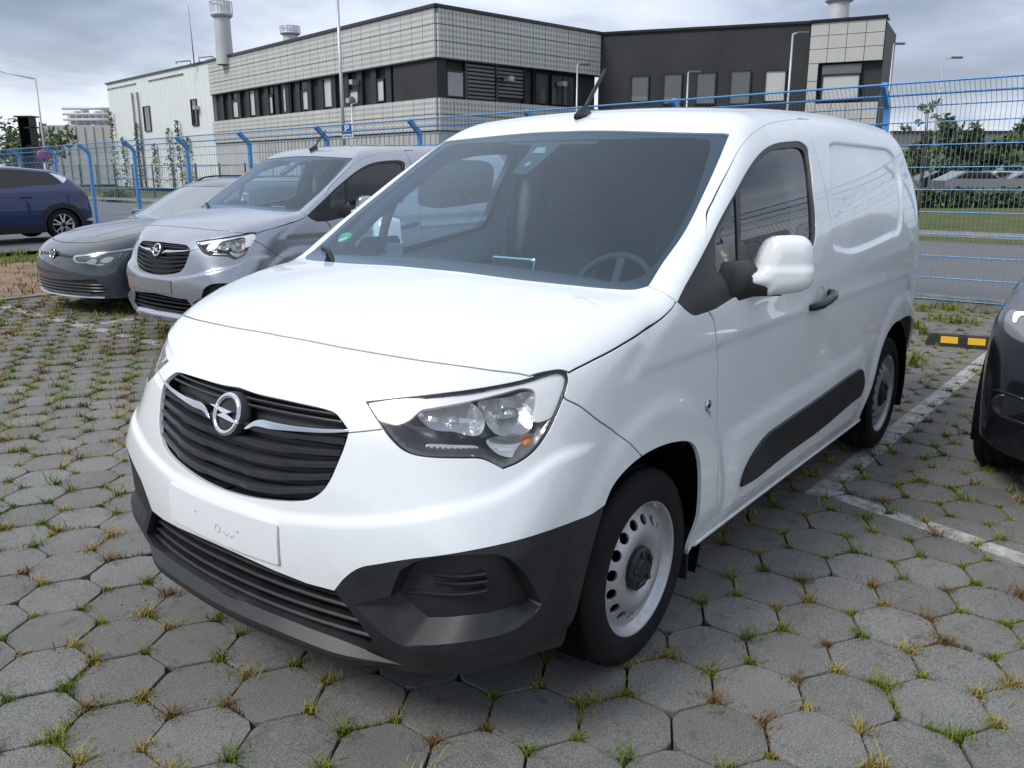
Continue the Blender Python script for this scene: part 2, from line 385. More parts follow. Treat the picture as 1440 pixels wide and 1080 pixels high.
mat('grey_board', (.16, .165, .175), .5)
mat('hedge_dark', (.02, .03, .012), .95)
mat('plate_white', (.70, .73, .745), .45); mat('plate_grey', (.42, .43, .43), .5); mat('lamp_grey', (.42, .44, .46), .25, .6)
mat('lamp_glass_dark', (.20, .21, .22), .2, .6, coat=1)
# ---------------------------------------------------------------- body surface maths
def spl(xs, ys, n=3000):
    """natural cubic spline as a dense lookup table"""
    xs = np.array(xs, float); ys = np.array(ys, float)
    o = np.argsort(xs); xs = xs[o]; ys = ys[o]; N = len(xs); h = np.diff(xs)
    A = np.eye(N); b = np.zeros(N)
    for i in range(1, N-1):
        A[i, i-1] = h[i-1]; A[i, i] = 2*(h[i-1]+h[i]); A[i, i+1] = h[i]
        b[i] = 6*((ys[i+1]-ys[i])/h[i] - (ys[i]-ys[i-1])/h[i-1])
    M = np.linalg.solve(A, b)
    g = np.linspace(xs[0], xs[-1], n); k = np.clip(np.searchsorted(xs, g)-1, 0, N-2)
    t = g-xs[k]; u = xs[k+1]-g; hk = h[k]
    v = (M[k]*u**3+M[k+1]*t**3)/(6*hk)+(ys[k]/hk-M[k]*hk/6)*u+(ys[k+1]/hk-M[k+1]*hk/6)*t
    s0 = (v[1]-v[0])/(g[1]-g[0]); s1 = (v[-1]-v[-2])/(g[1]-g[0])
    def f(x):
        x = np.asarray(x, float); r = np.interp(x, g, v)
        return r+np.where(x < g[0], (x-g[0])*s0, 0)+np.where(x > g[-1], (x-g[-1])*s1, 0)
    return f
def smax(a, b, k):
    h = np.maximum(k-np.abs(a-b), 0)/k
    return np.maximum(a, b)+h*h*k*.25
def smin(a, b, k): return -smax(-a, -b, k)
def sstep(a, b, x):
    t = np.clip((x-a)/(b-a), 0, 1); return t*t*(3-2*t)

class Body:
    """half car body as an implicit surface; x forward from the front axle, y to the left, z up"""
    def __init__(s, **k): s.__dict__.update(k)
    def F(s, x, y, z):
        ay = np.abs(y)
        front = (x-(s.prof(z)-s.sweep(z)*ay**2))*.95
        hood = (z-(s.hood(x)-s.hcrown*ay**2))*.96
        side = ay-(s.side(z)+s.plan(x))
        lower = smax(smax(front, side, s.kfront(z)), hood, s.khood)
        ws = (x-(s.wsx(z)-s.wsweep*ay**2))*s.wsn
        roof = z-(s.roof(x)-s.rcrown*ay**2)
        kk = s.kpil+(s.kroof-s.kpil)*sstep(s.xk0, s.xk1, -x)
        cab = np.maximum(smax(smax(ws, roof, s.khead), side, kk), s.zbelt-z)
        rear = ((s.rear(z)+s.rsweep*ay**2)-x)*.97
        return smax(smin(lower, cab, .03), rear, s.krear)
    # ---- wrap domain (s, z) <-> rays, for the upright surfaces
    def wrap(s, S):
        XF, XR, YB, R = s.XF, s.XR, s.YB, .5
        q = R*math.pi/2; L = XF-XR
        S = np.asarray(S, float)
        bx = np.full(S.shape, XF); by = np.clip(S, -1, YB); an = np.zeros(S.shape)
        m = S > YB; an = np.where(m, np.clip((S-YB)/R, 0, math.pi/2), an)
        m = S > YB+q; bx = np.where(m, XF-np.clip(S-YB-q, 0, L), bx)
        m = S > YB+q+L; an = np.where(m, math.pi/2+np.clip((S-YB-q-L)/R, 0, math.pi/2), an)
        m = S > YB+2*q+L; by = np.where(m, YB-(S-YB-2*q-L), by)
        return bx, by, np.cos(an), np.sin(an)
    def unwrap(s, P):
        XF, XR, YB, R = s.XF, s.XR, s.YB, .5; q = R*math.pi/2; L = XF-XR
        P = np.asarray(P, float); x, y = P[..., 0], P[..., 1]
        S = np.where(x > XF, np.where(y < YB, y, YB+R*np.arctan2(np.maximum(y-YB, 0), np.maximum(x-XF, 1e-9))),
            np.where(x > XR, YB+q+XF-x, np.where(y > YB, YB+q+L+R*np.arctan2(np.maximum(XR-x, 0), np.maximum(y-YB, 1e-9)), YB+2*q+L+YB-y)))
        return np.stack([S, P[..., 2]], -1)
    def side_pt(s, S, Z, disp=True):
        bx, by, dx, dy = s.wrap(S); Z = np.asarray(Z, float)
        a = np.full(Z.shape, -.05); b = np.full(Z.shape, 1.1)
        for _ in range(22):
            m = (a+b)/2; v = s.F(bx+dx*m, by+dy*m, Z) < 0
            a = np.where(v, m, a); b = np.where(v, b, m)
        t = (a+b)/2
        P = np.stack([bx+dx*t, by+dy*t, Z], -1)
        if disp and s.disp is not None:
            d = s.disp(P); P[..., 0] += dx*d; P[..., 1] += dy*d
        return P
    def top_pt(s, X, Y, disp=True):
        X = np.asarray(X, float); Y = np.asarray(Y, float)
        a = np.full(X.shape, .5); b = np.full(X.shape, 2.3)
        for _ in range(22):
            m = (a+b)/2; v = s.F(X, Y, m) < 0
            a = np.where(v, m, a); b = np.where(v, b, m)
        z = (a+b)/2
        P = np.stack([X, Y, z], -1)
        if disp and s.tdisp is not None: P[..., 2] += s.tdisp(X, Y)
        return P
    def grad(s, P, e=.0015):
        x, y, z = P[..., 0], P[..., 1], P[..., 2]
        n = np.stack([s.F(x+e, y, z)-s.F(x-e, y, z), s.F(x, y+e, z)-s.F(x, y-e, z), s.F(x, y, z+e)-s.F(x, y, z-e)], -1)
        return n/np.maximum(np.linalg.norm(n, axis=-1, keepdims=True), 1e-9)
    def side_nrm(s, S, Z, e=.002):
        a = s.side_pt(S+e, Z)-s.side_pt(S-e, Z); b = s.side_pt(S, Z+e)-s.side_pt(S, Z-e)
        n = np.cross(a, b); return n/np.maximum(np.linalg.norm(n, axis=-1, keepdims=True), 1e-9)
    def top_nrm(s, X, Y, e=.002):
        a = s.top_pt(X+e, Y)-s.top_pt(X-e, Y); b = s.top_pt(X, Y+e)-s.top_pt(X, Y-e)
        n = np.cross(a, b); return n/np.maximum(np.linalg.norm(n, axis=-1, keepdims=True), 1e-9)
    def cast(s, o, D):
        """first hit of rays from o along D (N,3)"""
        D = np.asarray(D, float); D = D/np.linalg.norm(D, axis=-1, keepdims=True)
        t = np.full(len(D), .5); live = np.ones(len(D), bool)
        d0 = max(.6, float(np.linalg.norm(o))-4.8); T = np.arange(d0, d0+9.5, .01); hit = np.full(len(D), np.nan); prev = None
        V = np.stack([s.F(o[0]+D[:, 0]*q, o[1]+D[:, 1]*q, o[2]+D[:, 2]*q) for q in T], 1)
        k = np.argmax(V < 0, 1); ok = V[np.arange(len(D)), k] < 0
        a = T[np.maximum(k-1, 0)]; b = T[k]
        for _ in range(25):
            m = (a+b)/2; v = s.F(o[0]+D[:, 0]*m, o[1]+D[:, 1]*m, o[2]+D[:, 2]*m) < 0
            b = np.where(v, m, b); a = np.where(v, a, m)
        P = np.asarray(o)+D*((a+b)/2)[:, None]; P[~ok] = np.nan
        return P
# ---------------------------------------------------------------- ground materials
def line_mask(g, pos):
    """painted bay lines as a mask over the pavers, in world metres"""
    sp = g.n('ShaderNodeSeparateXYZ'); g.link(pos, sp.inputs[0]); X, Y = sp.outputs[0], sp.outputs[1]
    def band(v, c, w):      # |v-c| < w, soft edge
        d = g.math('ABSOLUTE', g.math('SUBTRACT', v, c)); return g.math('MULTIPLY', g.math('LESS_THAN', d, w), 1.)
    def gt(v, c): return g.math('GREATER_THAN', v, c)
    def lt(v, c): return g.math('LESS_THAN', v, c)
    mul = lambda a, b: g.math('MULTIPLY', a, b)
    lines = []
    ylin = g.math('ADD', g.math('MULTIPLY', X, -.0206), .817)
    lines.append(mul(mul(band(g.math('SUBTRACT', Y, ylin), 0., .058), lt(X, -1.80)), gt(X, -6.3)))
    xr = g.math('ADD', g.math('MULTIPLY', Y, .302), -2.161)
    lines.append(mul(band(g.math('SUBTRACT', X, xr), 0., .055), gt(Y, .80)))
    xl = g.math('ADD', g.math('MULTIPLY', Y, .021), -1.775)
    lines.append(mul(mul(band(g.math('SUBTRACT', X, xl), 0., .055), lt(Y, -.6)), gt(Y, -9.0)))
    for y0 in (-1.55, -4.15, -6.70, -9.2): lines.append(mul(mul(band(Y, y0, .055), lt(X, -1.85)), gt(X, -6.3)))
    o = lines[0]
    for q in lines[1:]: o = g.math('MAXIMUM', o, q)
    return o
m = mat('paver_concrete', (.2, .2, .2), .88, spec=.35); g = G(m); pos = g.coord('World')
grain = g.noise(pos, 190, 3, .7); spk = g.noise(pos, 330, 2, .5); mid = g.noise(pos, 3.2, 2, .5); pat = g.noise(pos, 11, 5, .65); big = g.noise(pos, .55, 3, .5)
base = g.mix(g.ramp(mid, (.35, 0.), (.65, 1.)), (.146, .145, .136), (.204, .201, .188))
base = g.mix(g.ramp(big, (.35, 0.), (.65, .55)), base, (.124, .123, .116))
base = g.mix(g.ramp(grain, (.40, .0), (.61, 1.)), g.mix(.5, base, (.06, .061, .063)), g.mix(.24, base, (.44, .44, .43)))
base = g.mix(g.ramp(spk, (.60, 0.), (.68, .6)), base, (.40, .40, .39)); base = g.mix(g.ramp(spk, (.30, .6), (.38, 0.)), base, (.035, .035, .036))
oi = g.n('ShaderNodeObjectInfo'); base = g.mix(1., base, g.ramp(oi.outputs['Random'], (0., .84), (1., 1.12)), 'MULTIPLY')
warm = g.noise(pos, 1.3, 3, .6); base = g.mix(g.ramp(warm, (.44, 0.), (.64, .25)), base, (.14, .13, .108))
base = g.mix(g.ramp(pat, (.30, .65), (.42, 0.)), base, (.068, .069, .067))
stn = g.n('ShaderNodeTexVoronoi'); stn.inputs['Scale'].default_value = 1.55; stn.inputs['Randomness'].default_value = 1.; g.link(pos, stn.inputs['Vector'])
wob = g.math('ADD', stn.outputs['Distance'], g.math('MULTIPLY', g.math('SUBTRACT', pat, .5), .10))
base = g.mix(g.ramp(wob, (.075, .55), (.10, 0.)), base, (.03, .03, .03))
lm = line_mask(g, pos); wear = g.ramp(g.noise(pos, 14, 6, .7), (.36, .10), (.64, .80)); lf = g.math('MULTIPLY', lm, wear)
base = g.mix(lf, base, (.56, .57, .56)); g.base(base)
g.bump(g.math('ADD', g.math('MULTIPLY', grain, .7), g.math('MULTIPLY', spk, .5)), .55, .004)
m = mat('joint_soil', (.06, .05, .04), .95, spec=.2); g = G(m); pos = g.coord('World'); n = g.noise(pos, 5, 5, .6); n2 = g.noise(pos, 60, 3, .6)
g.base(g.mix(g.ramp(n2, (.35, 0.), (.65, 1.)), g.mix(g.ramp(n, (.4, 0.), (.6, 1.)), (.024, .020, .016), (.06, .052, .026)), (.085, .066, .036))); g.bump(n2, .8, .01)
m = mat('red_brick_paving', (.3, .12, .1), .9); g = G(m); pos = g.coord('World'); br = g.n('ShaderNodeTexBrick'); g.link(pos, br.inputs['Vector'])
br.inputs['Color1'].default_value = (.42, .19, .17, 1); br.inputs['Color2'].default_value = (.34, .16, .145, 1); br.inputs['Mortar'].default_value = (.07, .075, .04, 1); br.inputs['Scale'].default_value = 2.5; br.inputs['Mortar Size'].default_value = .03
n = g.noise(pos, 2.2, 5, .65); g.base(g.mix(g.ramp(n, (.42, 0.), (.62, .9)), br.outputs['Color'], (.10, .115, .05))); g.bump(br.outputs['Fac'], -.4, .01)
m = mat('asphalt', (.09, .092, .1), .85); g = G(m); pos = g.coord('World'); n = g.noise(pos, 90, 3, .6); b2 = g.noise(pos, .5, 4, .6)
g.base(g.mix(g.ramp(n, (.3, 0.), (.7, 1.)), g.mix(g.ramp(b2, (.35, 0.), (.65, 1.)), (.075, .078, .085), (.115, .117, .122)), (.15, .15, .155))); g.bump(n, .3, .01)
m = mat('lawn', (.08, .1, .03), .95, spec=.15); g = G(m); pos = g.coord('World'); n = g.noise(pos, 1.2, 6, .65); n2 = g.noise(pos, 26, 4, .7)
g.base(g.mix(g.ramp(n2, (.3, 0.), (.7, 1.)), g.mix(g.ramp(n, (.38, 0.), (.62, 1.)), (.055, .085, .022), (.15, .135, .055)), (.105, .125, .04))); g.bump(n2, .8, .05)
m = mat('concrete_kerb', (.25, .24, .22), .9); g = G(m); pos = g.coord('World'); n = g.noise(pos, 4, 6, .65); n2 = g.noise(pos, 120, 3)
g.base(g.mix(g.ramp(n, (.35, 0.), (.68, 1.)), (.24, .235, .22), (.11, .105, .09))); g.bump(n2, .4, .006)
# ---------------------------------------------------------------- ground sheets
def sheet(name, pts, z, material, kind='structure'):
    return tag(MB().add([(x, y, z) for x, y in pts], [tuple(range(len(pts)))]).obj(name, material), kind=kind)
FX = lambda y: -8.72+.052*(y+.4)          # fence line
FZ = lambda y: .0125*(min(y, 1.0)+.8)       # the lot falls gently towards the far end
sheet('ground', [(-400, -400), (260, -400), (260, 260), (-400, 260)], -.30, 'lawn')
lot = [(12, -9.15), (12, 9), (FX(9)+.02, 9), (FX(-9.15)+.02, -9.15)]
sheet('parking_bed', [(12, -9.15), (12, 9), (FX(9), 9), (FX(-9.15), -9.15)], -.028, 'joint_soil')
sheet('parking_strip', [(12, -40), (12, -9.15), (FX(-9.15), -9.15), (FX(-40), -40)], -.10, 'lawn')
rp = sheet('red_paving', [(12, -13.9), (12, -9.32), (FX(-9.32)+3.2, -9.32), (FX(-13.9)+3.2, -13.9)], -.02, 'red_brick_paving')
far = sheet('asphalt_lot', [(12, -40), (12, -16.2), (FX(-16.2)+.3, -16.2), (FX(-40)+.3, -40)], -.03, 'asphalt')
sheet('road', [(-9.0, 30), (FX(-60)-.3, -60), (FX(-60)-9.2, -60), (-18.9, 30)], -.06, 'asphalt')
sheet('footpath', [(-18.9, 30), (FX(-60)-9.2, -60), (FX(-60)-11.2, -60), (-20.9, 30)], .06, 'concrete_kerb')
MB().bbox((0, 0, 0), (1, .12, .16), .01)
kb = empty('kerb', kind='structure')
for i in range(36):
    x = -8.6+i*.57; MB().bbox((x, -9.235, -.02), (.56, .15, .10), .012).obj('kerbstone', 'concrete_kerb', kb)
# ---------------------------------------------------------------- hexagonal pavers
HO = np.array([1.10245836, -.37384834]); HU = np.array([-.137045, -.2299158]); HR = np.array([-.1227049, .23792119])
pit = .2655; ang0 = math.atan2(HU[1], HU[0])
HU = pit*np.array([math.cos(ang0), math.sin(ang0)]); HR = pit*np.array([math.cos(ang0-2*math.pi/3), math.sin(ang0-2*math.pi/3)])
def hex_ring(r, cut):
    o = []
    for k in range(6):
        a = ang0+math.pi/6+k*math.pi/3; v = np.array([math.cos(a), math.sin(a)])*r; t = np.array([-math.sin(a), math.cos(a)])
        p = np.array([math.cos(a-math.pi/3), math.sin(a-math.pi/3)])*r; q = np.array([math.cos(a+math.pi/3), math.sin(a+math.pi/3)])*r
        o += [v+(p-v)*cut, v+(q-v)*cut]
    return np.array(o)
rv = pit/math.sqrt(3)
def paver_verts(jit):
    top = hex_ring(rv*(.962), .155)*(1+jit); b1 = hex_ring(rv*.974, .152)*(1+jit); b2 = hex_ring(rv*.976, .152)*(1+jit)
    return np.concatenate([np.c_[top, np.zeros(12)], np.c_[b1, np.full(12, -.0045)], np.c_[b2, np.full(12, -.05)]])
PF = [tuple(range(12))]+[(i, 12+i, 12+(i+1) % 12, (i+1) % 12) for i in range(12)]+[(12+i, 24+i, 24+(i+1) % 12, 12+(i+1) % 12) for i in range(12)]
PF = [q[::-1] if k else q for k, q in enumerate(PF)]
lat = []
for u in range(-60, 110):
    for r in range(-70, 110):
        p = HO+u*HU+r*HR
        if -9.12 < p[1] < 7 and FX(p[1])+.16 < p[0] < 6.0: lat.append(p)
lat = np.array(lat)
d = np.c_[lat, np.zeros(len(lat))]-CAM; dep = d@_f; sx_ = 720+FPX*(d@_r)/np.maximum(dep, .01); sy_ = 540-FPX*(d@_u)/np.maximum(dep, .01)
vis = (dep > .3) & (sx_ > -60) & (sx_ < 1500) & (sy_ < 1150)
near = vis | (np.hypot(lat[:, 0]-CAM[0], lat[:, 1]-CAM[1]) < 7) | (lat[:, 0] < 2.5)
lat = lat[near]; vis = vis[near]; dep = dep[near]; sx_ = sx_[near]; sy_ = sy_[near]
hid = (lat[:, 0] > -3.3) & (lat[:, 0] < .75) & (np.abs(lat[:, 1]) < .75)
score = np.where(vis & ~hid & (sx_ > -20) & (sx_ < 1460) & (sy_ < 1110), 1/np.maximum(dep, .5), 0); order = np.argsort(-score)
big_ = set(order[:300].tolist())
pave = empty('pavement', kind='structure')
protos = []
for j in range(4):
    me = bpy.data.meshes.new('paver'); me.from_pydata(paver_verts(RNG.uniform(-.006, .004)).tolist(), [], PF); me.update(); me.materials.append(MATS['paver_concrete']); protos.append(me)
rest_v = []; rest_f = []; base_v = [paver_verts(RNG.uniform(-.006, .004)) for _ in range(4)]
for i, p in enumerate(lat):
    z = RNG.normal(0, .0022); tx, ty = RNG.normal(0, .006, 2)
    if i in big_:
        o = bpy.data.objects.new('paver', protos[RNG.integers(4)]); COL.objects.link(o); o.parent = pave; o.location = (p[0], p[1], z); o.rotation_euler = (tx, ty, RNG.normal(0, .012))
    else:
        v = base_v[RNG.integers(4)].copy(); v[:, 2] += z+v[:, 1]*tx-v[:, 0]*ty; v[:, :2] += p
        k = len(rest_v)*36; rest_v.append(v); rest_f += [tuple(a+k for a in q) for q in PF]
me = bpy.data.meshes.new('paver_field'); me.from_pydata(np.concatenate(rest_v).tolist(), [], rest_f); me.update()
tag(link('paver_field', me, 'paver_concrete', pave), kind='stuff')
# ---------------------------------------------------------------- grass and moss in the joints
def leaf_mat(name, attr='col', trans=.25):
    m = mat(name, (.1, .12, .04), .75, spec=.25); g = G(m); a = g.n('ShaderNodeVertexColor'); a.layer_name = attr; g.base(a.outputs[0]); return m
leaf_mat('grass_blade')
class Blades:
    def __init__(s): s.v = []; s.f = []; s.c = []; s.n = 0
    def blade(s, base, h, w, lean, az, col, bend=.5):
        d = np.array([math.cos(az), math.sin(az), 0]); sd = np.array([-d[1], d[0], 0])*w
        p1 = base+np.array([0, 0, h*.55])+d*lean*.35; p2 = base+np.array([0, 0, h*(1-bend*.25)])+d*lean
        s.v += [base-sd, base+sd, p1-sd*.8, p1+sd*.8, p2]; k = s.n; s.f += [(k, k+1, k+3, k+2), (k+2, k+3, k+4)]; s.n += 5
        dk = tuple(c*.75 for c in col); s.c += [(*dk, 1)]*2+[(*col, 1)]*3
    def obj(s, name, material, parent=None):
        me = bpy.data.meshes.new(name); me.from_pydata([tuple(x) for x in s.v], [], s.f); me.update()
        a = me.color_attributes.new('col', 'FLOAT_COLOR', 'POINT'); a.data.foreach_set('color', np.array(s.c, float).ravel()); return link(name, me, material, parent)
GREEN = [(.13, .185, .02), (.19, .205, .03), (.25, .215, .045), (.095, .155, .02), (.29, .235, .07), (.18, .12, .045)]
corner = {}
for p in lat:
    for k in range(6):
        a = ang0+math.pi/6+k*math.pi/3; c = p+np.array([math.cos(a), math.sin(a)])*rv; corner.setdefault((round(c[0], 2), round(c[1], 2)), c)
bl = Blades(); rg = np.random.default_rng(5)
def vnoise(x, y): return .5+.25*math.sin(1.7*x+2.3*y+1)+.25*math.sin(2.9*x-1.3*y+.5)*math.cos(1.1*y+.7*x)
for c in corner.values():
    if -3.2 < c[0] < .6 and abs(c[1]) < .62: continue
    dd = np.array([c[0], c[1], 0])-CAM; dp = dd@_f
    if dp < .4: continue
    x_ = 720+FPX*(dd@_r)/dp; y_ = 540-FPX*(dd@_u)/dp
    if x_ < -420 or x_ > 1900 or y_ > 1500: continue
    f = vnoise(c[0]*.6, c[1]*.6); leftfar = (1-sstep(-5, -1.2, c[1])) if True else 0
    pr = .74+.25*f+.2*leftfar
    if c[1] > 1 and c[0] < -1: pr += .1
    if rg.random() > pr: continue
    s_ = rg.uniform(.7, 1.65)*(1+.4*leftfar); kind = rg.random()
    out = x_ < -60 or x_ > 1500 or y_ > 1160
    nb = int((.5 if out else 1)*(18+46*s_)*(1. if dp < 4 else .6 if dp < 8 else .4)); hw = 1. if dp < 4 else 1.5 if dp < 8 else 2.3
    tone = GREEN[rg.integers(6)] if kind > .3 else GREEN[rg.integers(2, 6)]
    dirs = [ang0+k*math.pi/3+math.pi/6 for k in range(6)]
    # joints leave a corner in three directions
    for _ in range(nb):
        r = abs(rg.normal(0, .022*s_)); aa = rg.uniform(0, 2*math.pi); b = np.array([c[0]+r*math.cos(aa), c[1]+r*math.sin(aa), -.012])
        h = abs(rg.normal(.017, .008))*s_+.010
        if rg.random() < .07: h *= 1.9
        col = tuple(np.clip(np.array(tone)*rg.uniform(.7, 1.35), 0, 1)); bl.blade(b, h, rg.uniform(.0010, .0022)*hw, rg.uniform(.2, 1.0)*h*1.3, rg.uniform(0, 2*math.pi), col)
    # low moss cushion
    for _ in range(int(nb*1.5)):
        r = abs(rg.normal(0, .038*s_)); aa = rg.uniform(0, 2*math.pi); b = np.array([c[0]+r*math.cos(aa), c[1]+r*math.sin(aa), -.016]); mo_ = GREEN[rg.integers(2, 6)]
        bl.blade(b, rg.uniform(.010, .022), rg.uniform(.002, .0045)*hw, rg.uniform(.004, .012), rg.uniform(0, 6.3), tuple(np.array(mo_)*rg.uniform(.6, 1.2)))
    # runs along one joint
    if rg.random() < .45+.3*leftfar:
        # true joint directions from this corner point to its neighbours at distance rv
        k = rg.integers(0, 6)
        for k in range(6):
            a = ang0+k*math.pi/3+math.pi/6; e = c+np.array([math.cos(a), math.sin(a)])*rv
            if (round(e[0], 2), round(e[1], 2)) in corner or any((round(e[0]+dx, 2), round(e[1]+dy, 2)) in corner for dx in (-.01, 0, .01) for dy in (-.01, 0, .01)):
                if rg.random() < .4:
                    L = rg.uniform(.3, 1.)
                    for _ in range(int(nb*1.1)):
                        t = rg.uniform(0, L); b = np.array([c[0]+(e[0]-c[0])*t+rg.normal(0, .004), c[1]+(e[1]-c[1])*t+rg.normal(0, .004), -.014])
                        bl.blade(b, abs(rg.normal(.012, .007))*s_+.006, rg.uniform(.0012, .0026)*hw, rg.uniform(.003, .014), rg.uniform(0, 6.3), tuple(np.array(tone)*rg.uniform(.6, 1.3)))
# tall weeds along the fence foot and clumps by the wheel stop
def clump(x, y, n, hmax, rad, cols=GREEN[:4], w=.004):
    for _ in range(n):
        r = abs(rg.normal(0, rad)); aa = rg.uniform(0, 6.3); h = rg.uniform(.3, 1)*hmax
        bl.blade(np.array([x+r*math.cos(aa), y+r*math.sin(aa), -.01]), h, rg.uniform(.5, 1.3)*w, rg.uniform(.2, .9)*h, rg.uniform(0, 6.3), tuple(np.array(cols[rg.integers(len(cols))])*rg.uniform(.7, 1.4)))
for px in ((1298, 438), (1318, 450), (1336, 437), (1345, 430), (1340, 455), (1365, 456), (1286, 462), (1300, 470), (1288, 515), (1286, 506)):
    q = px_z(px); clump(q[0], q[1], 50, .15, .08, w=.006)
for y in np.arange(-9, 5.5, .35): clump(FX(y)+rg.uniform(.15, .4), y+rg.uniform(-.1, .1), int(rg.uniform(8, 40)), rg.uniform(.06, .22), .12, w=.006)
for _ in range(700):      # the far strip beyond the kerb
    y = rg.uniform(-16.2, -13.9) if rg.random() < .6 else rg.uniform(-13.9, -9.3); x = rg.uniform(-8.5, 4); clump(x, y, 9, .10, .12, w=.008)
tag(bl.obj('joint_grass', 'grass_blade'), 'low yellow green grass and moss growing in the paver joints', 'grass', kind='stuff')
# ---------------------------------------------------------------- wheel stop
mat('stop_rubber', (.02, .02, .021), .8); mat('reflector_yellow', (.72, .42, .02), .45)
ax = np.array([-.25, 1.0]); ax /= np.linalg.norm(ax)
stop = empty('wheel_stop', (-6.27, .67, 0), math.atan2(ax[1], ax[0]), label='black rubber wheel stop with two yellow reflectors lying on the pavers', cat='wheel stop')
L2 = .30
V = []
for xx in (-L2, L2):
    e = .06 if xx < 0 else -.06
    V += [(xx, -.08, 0), (xx, .08, 0), (xx+e*.5, .05, .10), (xx+e*.5, -.05, .10)]
MB().add(V, [(0, 1, 5, 4), (1, 2, 6, 5), (2, 3, 7, 6), (3, 0, 4, 7), (0, 3, 2, 1), (4, 5, 6, 7)]).obj('body', 'stop_rubber', stop)
for x0 in (-.11, .11): MB().add([(x0-.07, -.0705, .034), (x0+.07, -.0705, .034), (x0+.07, -.0545, .092), (x0-.07, -.0545, .092), (x0-.07, -.068, .034), (x0+.07, -.068, .034), (x0+.07, -.052, .092), (x0-.07, -.052, .092)], [(0, 1, 2, 3), (4, 7, 6, 5), (0, 4, 5, 1), (1, 5, 6, 2), (2, 6, 7, 3), (3, 7, 4, 0)]).obj('reflector', 'reflector_yellow', stop)
for x0 in (-.22, 0., .22): MB().lathe([(.028, .1005), (.024, .102), (.018, .094), (.001, .094)], 14, 'Z', c=(x0, 0, 0)).obj('bolt_hole', 'void', stop)
# ---------------------------------------------------------------- fence
mat('fence_blue', (.05, .25, .58), .42, .1, coat=.3); mat('fence_wire', (.22, .33, .44), .5, .3)
kerb = empty('fence_kerb', (0, 0, 0), label='low weathered concrete kerb under the blue mesh fence', cat='kerb')
fence = empty('mesh_fence', (FX(0), 0, 0), label='blue welded mesh fence with posts bent inwards at the top', cat='fence')
PY = [7.0, 4.4, 1.80, -.84, -3.57, -6.14, -8.79, -11.43, -14.14, -16.77, -19.40, -22.01, -24.28, -26.9, -29.5, -32.1]
HB = 2.26
def fp(y, h, back=0.): return np.array([FX(y)-fence.location[0]+back, y, h+FZ(y)])
for y in PY:
    a = fp(y, -.1); b = fp(y, HB); c = fp(y, HB+.24, .26)
    mb = MB(); W2, D2 = .030, .04
    def ring(p, d): return [p+np.array([sx*D2 if d == 0 else sx*D2*.72, sy*W2, 0 if d == 0 else -sx*D2*.70]) for sx, sy in ((-1, -1), (1, -1), (1, 1), (-1, 1))]
    R_ = [ring(a, 0), ring(b-np.array([0, 0, .02]), 0), ring(b+np.array([.012, 0, .03]), 1), ring(c, 1)]; V = np.array(R_).reshape(-1, 3)
    mb.add(V, [(i*4+j, i*4+(j+1) % 4, (i+1)*4+(j+1) % 4, (i+1)*4+j) for i in range(3) for j in range(4)]+[(0, 3, 2, 1), (12, 13, 14, 15)]); mb.obj('post', 'fence_blue', fence)
def rect_tube(mb, a, b, r):
    mb.tube([a, b], r, 4, cap=False, smooth=False)
for i in range(len(PY)-1):
    y0, y1 = PY[i], PY[i+1]; pn = empty('mesh_panel'); pn.parent = fence
    nearp = y1 > -9
    step_ = .05 if nearp else .10; wr = .0024 if nearp else .004
    wires = MB()
    for y in np.arange(min(y0, y1)+.05, max(y0, y1)-.03, step_):
        pts = [fp(y, .06, .045), fp(y, HB, .045), fp(y, HB+.235, .045+.255)]; wires.tube(pts, wr, 3 if not nearp else 4, cap=False, smooth=False)
    tag(wires.obj('vertical_wires', 'fence_wire', pn, fix=False), kind='stuff')
    for h in (.08, .33, .58, .83, 1.08, 1.33, 1.58, 1.83, 2.08, HB):
        rb = MB(); rb.tube([fp(y0, h, .040), fp(y1, h, .040)], .0066, 5, cap=False); rb.tube([fp(y0, h, .052), fp(y1, h, .052)], .0066, 5, cap=False); rb.obj('rail', 'fence_blue', pn)
    for t in (.5, 1.): rb = MB(); rb.tube([fp(y0, HB+.235*t, .045+.255*t), fp(y1, HB+.235*t, .045+.255*t)], .0125, 5, cap=False); rb.obj('rail', 'fence_blue', pn)
    MB().bbox(((FX((y0+y1)/2)), (y0+y1)/2, .03+FZ((y0+y1)/2)), (.09, abs(y1-y0)-.02, .17), .012, Matrix.Rotation(math.atan(-.052), 3, 'Z')).obj('kerb_slab', 'concrete_kerb', kerb)
# ---------------------------------------------------------------- building materials
def clad(name, c0, c1, sc=(1, 1, 1), hole=.0):
    m = mat(name, c0, .6, .2); g = G(m); co = g.coord('World'); n = g.noise(co, .6, 4, .6); col = g.mix(g.ramp(n, (.3, 0.), (.7, 1.)), c0, c1)
    if hole:
        sp = g.n('ShaderNodeSeparateXYZ'); g.link(co, sp.inputs[0])
        h = g.math('ADD', g.math('MULTIPLY', sp.outputs[0], .7), g.math('MULTIPLY', sp.outputs[1], .7)); k = 2*math.pi/.30
        a = g.math('SINE', g.math('MULTIPLY', g.math('ADD', h, g.math('MULTIPLY', sp.outputs[2], .55)), k)); b = g.math('SINE', g.math('MULTIPLY', g.math('SUBTRACT', h, g.math('MULTIPLY', sp.outputs[2], .55)), k))
        f = g.ramp(g.math('MULTIPLY', a, b), (.0, 0.), (.45, hole)); col = g.mix(f, col, (.07, .07, .075))
    g.base(col); return m
clad('perforated_panel', (.60, .60, .59), (.54, .542, .535), hole=.5); clad('plain_panel', (.50, .50, .49), (.44, .442, .435)); clad('white_clad', (.74, .77, .78), (.69, .715, .725)); clad('dark_clad', (.028, .029, .032), (.040, .041, .045)); clad('steel_white', (.52, .54, .56), (.45, .47, .49))
